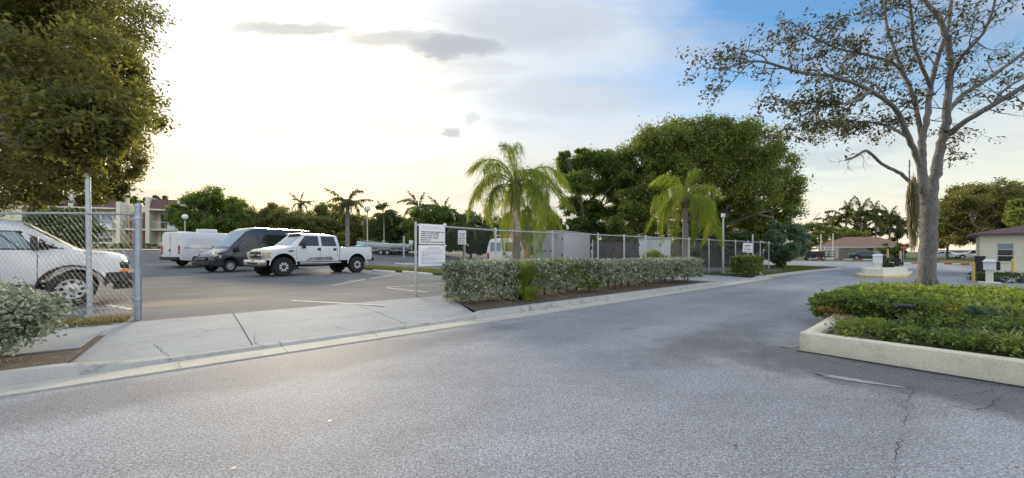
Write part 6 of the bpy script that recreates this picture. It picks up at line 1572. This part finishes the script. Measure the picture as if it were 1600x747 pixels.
palm('palm', 'second, smaller palm hidden just behind the tall left palm', b, 2.7, 12, 1.9, FR, .15, 'palms behind the hedge', seed=11, spear=False, lo=-.9)
# coconut palms on the skyline
def far_palm(px, py_top, Y, L, label, n=13, r=.16, seed=1, lo=-.6, lean=(0, 0)):
    t = at(px, py_top, Y); zt = terr(t.x, t.y); return palm('palm', label, (t.x - lean[0], t.y - lean[1], zt), t.z - zt, n, L, FRF, r, 'palms on the skyline', seed=seed, spear=False, lo=lo, lean=lean, shaft=False, rings=False, big=2.4)
far_palm(543, 318, 34, 2.0, 'tall coconut palm standing behind the silver pickup', 15, .20, 3)
far_palm(470, 318, 54, 1.9, 'ragged palm in the glow left of the coconut palm', 12, .16, 4)
far_palm(655, 325, 47, 2.6, 'feathery palm rising behind the notice boards', 13, .18, 6); far_palm(693, 332, 47, 2.6, 'feathery palm right of the small globe lamp', 13, .18, 7); far_palm(725, 350, 40, 2.0, 'low palm behind the narrow parking notice', 10, .14, 8)
far_palm(600, 335, 45, 1.8, 'slim young palm behind the white lamp globe', 9, .12, 9)
for i, (px, py, Y, L) in enumerate(((1322, 342, 92, 5.4), (1345, 338, 90, 5.6), (1368, 345, 94, 5.2), (1390, 350, 92, 4.8), (1300, 352, 96, 4.4), (1402, 352, 97, 4.4))):
    far_palm(px, py, Y, L, ['feathered palm above the grey panel wall across the street', 'tallest palm of the row behind the far bungalow', 'palm over the middle of the bungalow roof', 'palm above the right slope of the bungalow roof', 'short palm left of the row behind the bungalow', 'palm peeping beside the hanging moss'][i], 12, .22, 20 + i, lo=-.1)

# ---- hedges by the entrance
ha, hb2 = UV(-1.72, .15), UV(-2.35, 10.7)
hm = UV(-1.86, 2.2); hn = UV(-2.0, 4.6)
hedge_box('clipped_hedge', 'clipped silver leaved hedge block at the corner of the entrance apron', ha, UV(-1.79, 1.55), 1.15, .89, 19000, .066, 'lf_silver', 4, seed=1, bare=.08, wav=.05)
hedge_box('clipped_hedge', 'clipped green and silver hedge section right of the tall grass', UV(-1.84, 1.95), hn, 1.1, .88, 28000, .066, 'lf_silver', 7, top_mat='lf_hedge_green', seed=2, bare=.14, wav=.05)
hedge_box('clipped_hedge', 'long clipped silver hedge section above the bare stems along the kerb', UV(-2.0, 4.65), hb2, 1.1, .85, 44000, .072, 'lf_silver', 14, seed=4, bare=.24, wav=.045)
def grass_clump(name, label, base, n, h, spread, w, mat, cat='grass plant', droop=.5, seg=4):
    g = thing(name, label, cat, base); a = rng.uniform(0, 6.283, n); r0 = np.sqrt(rng.uniform(0, 1, n)) * spread * .35; hh = h * rng.uniform(.55, 1.1, n); out = rng.uniform(.15, 1.0, n) * spread
    dx, dy = np.cos(a), np.sin(a); v = np.empty((n, seg, 4, 3))
    def P(t): return np.stack([dx * (r0 + out * t ** 1.6), dy * (r0 + out * t ** 1.6), hh * (t - droop * .55 * t ** 2.6)], 1)
    for s in range(seg):
        t0, t1 = s / seg, (s + 1) / seg; p, q = P(np.full(n, t0)[:, None][:, 0]), P(np.full(n, t1)); wv = np.stack([-dy, dx, 0 * dx], 1) * w
        k0, k1 = 1 - t0 ** 2 * .9, 1 - t1 ** 2 * .9
        v[:, s, 0] = p - wv * k0; v[:, s, 1] = p + wv * k0; v[:, s, 2] = q + wv * k1; v[:, s, 3] = q - wv * k1
    _b = link('blades', np_mesh('blades', v.reshape(-1, 3), 4, np.repeat(rng.uniform(0, 1, n), seg)), M[mat], g); _b['kind'] = 'stuff'; return g
grass_clump('tall_grass', 'tall lime green ornamental grass breaking the clipped hedge below the left palm', UV(-2.2, 1.75, 0), 2200, 1.08, .40, .007, 'lf_hedge_green', droop=.35)
grass_clump('tall_grass', 'short green grass tuft at the foot of the tall ornamental grass', UV(-2.5, 1.7, 0), 500, .5, .45, .007, 'lf_lime', droop=.6)
# silver bush at the left picture edge
bp2 = Vector((-5.68, 3.95, -.05))
tree('silver_bush', 'silver leaved bush with green lower skirt at the left picture edge', 'bush', bp2, .35, .04, [((0, 0, .52), (.62, .62, .32)), ((.18, .05, .62), (.42, .45, .20)), ((-.35, .1, .65), (.5, .5, .25)), ((.22, -.1, .42), (.4, .4, .25)), ((-.6, -.2, .5), (.5, .5, .35))], 17000, .055, 'lf_silver', 'stem', shell=.45, aspect=.5)
tree('green_bush', 'low green bush spilling under the silver bush by the kerb', 'bush', bp2 + Vector((-.02, -.18, 0)), .12, .03, [((.2, 0, .18), (.34, .3, .17)), ((-.2, 0, .22), (.4, .3, .2)), ((-.55, -.05, .2), (.4, .3, .2)), ((.0, -.2, .14), (.35, .25, .14))], 5500, .055, 'lf_hedge_green', 'stem', shell=.4, aspect=.35)
# square hedge, bushes and grass by the second apron
hedge_box('clipped_hedge', 'small square clipped green hedge beside the white bollard', UV(-2.55, 16.2), UV(-2.6, 17.45), 1.0, .92, 9000, .075, 'lf_hedge_green', 3, seed=6, bare=.06)
tree('silver_bush', 'loose silver green bush by the end of the long hedge', 'bush', UV(-.2, 15.9), .4, .04, [((0, 0, .7), (.5, .5, .5)), ((.3, .2, 1.0), (.4, .4, .4)), ((-.3, -.1, .6), (.4, .4, .4)), ((.1, .1, 1.3), (.25, .25, .25))], 7000, .085, 'lf_blue', 'stem', shell=.4)
tree('lime_bush', 'bright lime bush inside the fence beside the right palm', 'bush', UV(1.2, 14.6), .3, .04, [((0, 0, .8), (.5, .5, .4)), ((.4, .3, .9), (.45, .45, .35)), ((-.4, -.2, .75), (.4, .4, .35))], 5000, .085, 'lf_lime', 'stem', shell=.4)
# garden plants across the street
for (px, Y, top, w, lab) in ((1383, 69, 379, 1.4, 'round clipped shrub in front of the far bungalow'), (1408, 68.5, 377, 1.5, 'round topped shrub by the stop sign across the street'), (1397, 69.3, 386, .9, 'low flowering shrub between two round shrubs')):
    p = atz(px, Y, -.1); h = CAMZ - (top - 394) / FPX * Y + .1; tree('garden_shrub', lab, 'shrub', p, h * .4, .08, [((0, 0, h * .68), (w * .6, w * .6, h * .32)), ((.2, 0, h * .55), (w * .6, w * .6, h * .3))], 2200, .2, 'lf_hedge_green', 'stem', 'garden shrubs across the street')
p = at(1388, 418, 20.6); tree('dark_shrub', 'dark brown shrub growing in the cream gate island', 'shrub', (p.x, p.y, .2), .2, .03, [((0, 0, .32), (.28, .28, .24)), ((.22, .1, .2), (.24, .24, .18)), ((-.05, .1, .52), (.14, .14, .14))], 2600, .07, 'lf_dark', 'stem', shell=.2)
hedge_box('clipped_hedge', 'dark low hedge below the guard house window', G(1541, 440, -.1), G(1541, 440, -.1) + Vector((.653, -.757, 0)) * 3.6, .9, .46, 9000, .07, 'lf_dark', 6, z0=-.1, seed=7)
hedge_box('clipped_hedge', 'small dark hedge behind the cream keypad pedestal', G(1530, 438, -.1) + DV * .3, G(1541, 440, -.1) + DV * .2, .5, .42, 1600, .07, 'lf_dark', 2, z0=-.1, seed=9)
q = [atz(1468, 40, -.085), atz(1530, 33, -.085), atz(1530, 44, -.085), atz(1468, 55, -.085)]
sheet('grass_verge', q, -.085, M['turf'])
def vg():
    t, s_ = random.random(), random.random(); p = q[0].lerp(q[1], t).lerp(q[3].lerp(q[2], t), s_); return (p.x, p.y, -.085)
grass('grass', 'dry golden grass verge in front of the white parked cars', vg, 3500, .16, M['grass_dry'], .03)

# ---- planter planting
def PLr(a, b_, c, d_): return random.uniform(a, b_), random.uniform(c, d_)
def mound(name, label, cat, r, v, w, dpt, h, n, leaf, mat, aspect=.4):
    p = PL(r, v, .08); return tree(name, label, cat, p, h * .4, .02, [((random.uniform(-w, w) * .4, random.uniform(-dpt, dpt) * .4, h * random.uniform(.5, .72)), (w * .55, dpt * .55, h * .34)) for _ in range(5)], n, leaf, mat, 'stem', shell=.35, aspect=aspect)
hedge_box('ground_cover_hedge', 'bright green ground cover massed along the back of the cream planter', PL(.35, 7.0), PL(8.6, 7.0), 3.0, .23, 30000, .09, 'lf_lime', 0, top_mat='lf_hedge_green', z0=.06, seed=11, wav=.22)
hedge_box('ground_cover_hedge', 'glossy green shrub mass at the left end of the planter', PL(.42, 2.2), PL(.6, 6.0), 1.45, .33, 15000, .075, 'lf_hedge_green', 5, top_mat='lf_lime', z0=.06, seed=12, wav=.2)
hedge_box('ground_cover_hedge', 'green ground cover around the middle of the planter', PL(1.1, 4.3), PL(8.5, 4.3), 2.6, .25, 30000, .08, 'lf_hedge_green', 6, top_mat='lf_lime', z0=.05, seed=13, wav=.3)
def moundp(name, label, px, py, w, h, n, leaf, mat, aspect=.4, cat='shrub'):
    p = G(px, py, .08); return tree(name, label, cat, (p.x, p.y, .08), h * .4, .012, [((random.uniform(-w, w) * .5, random.uniform(-w, w) * .4, h * random.uniform(.5, .72)), (w * .5, w * .5, h * .34)) for _ in range(5)], n, leaf, mat, 'stem', shell=.35, aspect=aspect)
moundp('croton_shrub', 'yellow speckled croton shrub at the left front of the planter', 1345, 492, .50, .36, 2400, .05, 'lf_croton'); moundp('croton_shrub', 'yellow and rust croton shrub just right of the black floodlight', 1462, 505, .42, .30, 1900, .055, 'lf_croton'); moundp('croton_shrub', 'rusty croton shrub at the planter corner beside the side wall', 1300, 494, .34, .22, 1200, .045, 'lf_rust')
moundp('creeping_plant', 'bright green creeper left of the black floodlight', 1365, 520, .38, .15, 1700, .035, 'lf_lime', .3); moundp('creeping_plant', 'dark bluish shrub in the planter, right of the floodlight', 1510, 508, .36, .26, 1700, .05, 'lf_blue', .3); moundp('creeping_plant', 'tiny lime green tuft spilling over the planter front wall', 1478, 538, .10, .07, 500, .03, 'lf_lime', .3)
hedge_box('ground_cover_hedge', 'mottled creeping shrubs crowding the planter front wall', PL(.35, .62), PL(4.0, .62), .75, .17, 7000, .05, 'lf_hedge_green', 4, top_mat='lf_croton', z0=.05, seed=21, wav=.5)
moundp('dry_plant', 'dry straw coloured weeds on the planter soil near the corner', 1325, 508, .34, .14, 1100, .04, 'grass_dry', .15); moundp('dry_plant', 'dry brown stems lying along the right half of the planter wall', 1545, 540, .40, .12, 1200, .05, 'grass_dry', .12)
hedge_box('ground_cover_hedge', 'mixed yellowing ground cover in the middle front of the planter', PL(.9, 2.4), PL(7.0, 2.4), 1.7, .20, 15000, .06, 'lf_hedge_green', 6, top_mat='lf_croton', z0=.04, seed=15, wav=.4)
hedge_box('ground_cover_hedge', 'low dark creeping plants along the planter front wall', PL(.75, 1.0), PL(7.0, 1.0), 1.2, .12, 11000, .05, 'lf_hedge_green', 0, top_mat='lf_dark', z0=.05, seed=16, wav=.5)
for px, py, h, n, lab in ((1535, 505, .62, 30, 'spiky plant with long pale arching blades in the right half of the planter'), (1492, 492, .50, 26, 'yellow bladed spiky plant right of the tree trunk'), (1388, 492, .46, 24, 'pale spiky plant left of the black floodlight'), (1590, 512, .62, 34, 'spiky arching plant at the right picture edge'), (1450, 488, .40, 22, 'lime spiky plant just in front of the trunk'), (1572, 548, .42, 30, 'grey green spiky plant hanging over the planter front wall')):
    p = G(px, py, .08); grass_clump('spiky_plant', lab, (p.x, p.y, .08), n, h, .42, .009, 'blade', 'plant', droop=.75, seg=5)

# ---- the big bare tree in the planter
TB = at(1447, 462, 8.86); TB = Vector((TB.x, TB.y, .07))
bt = thing('gnarled_tree', 'big half bare tree with pale cracked bark and hanging moss in the planter', 'tree', TB)
TY = 8.86
def tp(px, py, dy=0.0): return at(px, py, TY + dy) - TB
LEAVES = []; limbm = MB(); twigm = MB(); rs = random.Random(21)
def smooth(pts, n=5):
    out = []
    for i in range(len(pts) - 1):
        p0, p1, p2, p3 = pts[max(i - 1, 0)], pts[i], pts[i + 1], pts[min(i + 2, len(pts) - 1)]
        for k in range(n):
            t = k / n; out.append(.5 * ((2 * p1) + (p2 - p0) * t + (2 * p0 - 5 * p1 + 4 * p2 - p3) * t * t + (3 * p1 - p0 - 3 * p2 + p3) * t ** 3))
    return out + [pts[-1]]
def big_limb(name, px_pts, w0, w1, parent=bt, sides=10, m=None, gn=1.0):
    pts = smooth([tp(*p) for p in px_pts]); n = len(pts); r = [(w0 + (w1 - w0) * (i / (n - 1)) ** .8) / 2 / FPX * TY * .56 * (1 + rs.uniform(-.07, .07)) for i in range(n)]
    pts = [p + Vector((rs.gauss(0, r[i] * .13), rs.gauss(0, r[i] * .13), rs.gauss(0, r[i] * .1))) * gn for i, p in enumerate(pts)]
    mm = MB(); mm.tube(pts, r, sides); mm.build(name, M['bark_grey'], parent, 70); return pts
def twig(p, d, L, r, depth, leafy, droop=.1):
    n = 5; pts = [p]; d = d.normalized()
    for i in range(n):
        d = (d + Vector((rs.gauss(0, .26), rs.gauss(0, .26), rs.gauss(0, .22) - droop * .25))).normalized(); pts.append(pts[-1] + d * L / n)
    twigm.tube(pts, [r * (1 - .75 * i / n) for i in range(n + 1)], 5 if r > .012 else 4, cap=False)
    if depth > 0:
        for k in range(rs.randint(2, 4)):
            i = rs.randint(1, n); q = pts[i]; a = Vector((rs.gauss(0, 1), rs.gauss(0, 1), rs.gauss(0, .7))).normalized(); twig(q, (d * .8 + a * .9), L * rs.uniform(.45, .75), r * .55, depth - 1, leafy, droop)
    if depth <= 1 and rs.random() < leafy:
        for _ in range(rs.randint(5, 11)):
            q = pts[rs.randint(2, n)] + Vector((rs.gauss(0, .07), rs.gauss(0, .07), rs.gauss(0, .06))); LEAVES.append(tuple(q))
def dress(pts, count, L, leafy, t0=.25, r=.02, depth=2, updir=.15, droop=.1):
    n = len(pts)
    for k in range(count):
        i = int((t0 + (1 - t0) * (k + rs.random()) / count) * (n - 1)); i = min(i, n - 2); t = (pts[i + 1] - pts[i]).normalized(); a = Vector((rs.gauss(0, 1), rs.gauss(0, 1), rs.gauss(updir, .8))).normalized()
        twig(pts[i], t * .55 + a, L * rs.uniform(.6, 1.2), r, depth, leafy, droop)
    twig(pts[-1], (pts[-1] - pts[-3]), L * .9, r, depth, leafy, droop)
trunk = [(1446, 474), (1447, 440), (1449, 400), (1451, 360), (1451, 325), (1450, 300)]
big_limb('trunk', trunk, 36, 38, sides=18, gn=.3)
A = big_limb('limb', [(1454, 312), (1460, 280), (1467, 240), (1476, 200), (1481, 150), (1485, 95), (1473, 40), (1447, 2), (1430, -40)], 27, 8, sides=12)
B_ = big_limb('limb', [(1446, 320), (1442, 285), (1441, 255), (1441, 222), (1448, 185), (1454, 135, .2), (1467, 85, .4), (1482, 40, .5), (1490, -30, .6)], 23, 7, sides=12)
C_ = big_limb('limb', [(1442, 295), (1434, 250), (1417, 208, -.2), (1400, 172, -.4), (1361, 142, -.7), (1305, 120, -1.0), (1249, 113, -1.1), (1190, 96, -1.1), (1150, 100, -1.1)], 17, 4, sides=10)
D_ = big_limb('limb', [(1478, 215), (1507, 190, -.3), (1550, 165, -.6), (1600, 135, -.9), (1660, 100, -1.0)], 15, 10)
E_ = big_limb('limb', [(1481, 175), (1502, 150, .3), (1530, 132, .5), (1560, 112, .6), (1600, 82, .7), (1640, 50, .8)], 15, 8)
F_ = big_limb('limb', [(1441, 225), (1426, 150, .3), (1400, 102, .4), (1355, 86, .5), (1310, 76, .6), (1262, 54, .6)], 13, 3)
G_ = big_limb('limb', [(1425, 150, .3), (1408, 105, .7), (1390, 58, .9), (1383, 15, 1.0), (1388, -40, 1.0)], 11, 5)
H_ = big_limb('limb', [(1437, 300), (1424, 286), (1408, 272, -.2), (1378, 256, -.4), (1355, 236, -.5), (1338, 244, -.5), (1322, 250, -.55)], 11, 5)
I_ = big_limb('limb', [(1485, 120), (1505, 85, -.4), (1530, 60, -.6), (1550, 20, -.7), (1560, -30, -.7)], 10, 4)
J_ = big_limb('limb', [(1455, 140, .2), (1430, 75, -.3), (1425, 30, -.5), (1420, -20, -.5)], 10, 4)
K_ = big_limb('limb', [(1361, 142, -.7), (1330, 160, -1.2), (1290, 165, -1.4), (1255, 180, -1.4)], 8, 3)
L_ = big_limb('limb', [(1420, 215, -.2), (1380, 195, .4), (1340, 190, .7), (1300, 195, .8)], 8, 3)
N_ = big_limb('limb', [(1550, 165, -.6), (1570, 140, -.3), (1600, 122, -.1)], 8, 4)
dress(C_, 22, .80, 1.0, .35, .016, 2, .2); dress(F_, 14, .75, .85, .3, .014, 2, .2); dress(K_, 12, .62, 1.0, .2, .012, 2, -.1, .3); dress(L_, 12, .60, .95, .25, .012, 2, -.1, .3); dress(G_, 9, .70, .55, .3, .014)
dress(A, 10, .75, .30, .45, .016); dress(B_, 10, .70, .35, .5, .015); dress(J_, 8, .65, .5, .35, .013); dress(I_, 10, .65, .35, .3, .014); dress(D_, 9, .55, .22, .4, .014); dress(E_, 9, .55, .22, .3, .014); dress(N_, 4, .4, .2, .3, .01); dress(H_, 4, .32, .10, .7, .008, 1)
# low leafy spray beside the fork
for q in (A[12], A[15]): twig(q, Vector((.8, -.4, -.1)), .55, .012, 2, .9, .2)
twigm.build('twigs', M['bark_grey'], bt, 80)
LV = np.array(LEAVES); own_t = rng.uniform(0, 1, len(LV))
link('crown', np_mesh('crown', leaf_quads(LV, .092, .4, .42), 4, own_t), M['lf_oak'], bt)
# buttresses at the root
m = MB()
for i in range(6):
    a = i * 1.047 + .3; m.tube([(math.cos(a) * .15, math.sin(a) * .15, .45), (math.cos(a) * .19, math.sin(a) * .19, .12), (math.cos(a) * .26, math.sin(a) * .26, -.08)], [.04, .055, .04], 7)
m.build('roots', M['bark_grey'], bt, 70)
# hanging moss
mossc = tp(1427, 300, -.42); n = 1500; k = 7; a = rng.uniform(0, 6.283, n); r = np.sqrt(rng.uniform(0, 1, n)); x0 = mossc.x + np.cos(a) * r * .09; y0 = mossc.y + np.sin(a) * r * .09; z0 = mossc.z + .30 - r * .25 + rng.normal(0, .06, n)
ln = 1.9 * (1 - r * .55) * rng.uniform(.45, 1.0, n); v = np.empty((n, k, 4, 3)); px_, py_, pz_ = x0.copy(), y0.copy(), z0.copy()
for s in range(k):
    qx = px_ + rng.normal(0, .012, n) + (mossc.x - px_) * .10 * (s > 1); qy = py_ + rng.normal(0, .012, n) + (mossc.y - py_) * .08; qz = pz_ - ln / k; wv = .005
    v[:, s, 0] = np.stack([px_ - wv, py_, pz_], 1); v[:, s, 1] = np.stack([px_ + wv, py_, pz_], 1); v[:, s, 2] = np.stack([qx + wv * .8, qy + wv * .4, qz], 1); v[:, s, 3] = np.stack([qx - wv * .8, qy - wv * .4, qz], 1); px_, py_, pz_ = qx, qy, qz
mo = link('hanging_moss', np_mesh('hanging_moss', v.reshape(-1, 3), 4, np.repeat(rng.uniform(0, 1, n), k)), M['moss'])
mo.location = TB; tag(mo, 'long beard of dry grey brown moss hanging from the fork of the bare tree', 'moss', kind=None)
m = MB(); root = tp(1421, 250, -.42)
for i in range(5): m.tube([tuple(root + Vector((rs.uniform(-.02, .02), 0, -j * .13 + rs.uniform(-.02, .02)))) for j in range(8)], .004, 4)
o = m.build('hanging_vine', M['moss']); o.location = TB; tag(o, 'thin dry vine dangling left of the mossy trunk', 'vine')
# air plants tied to the limbs
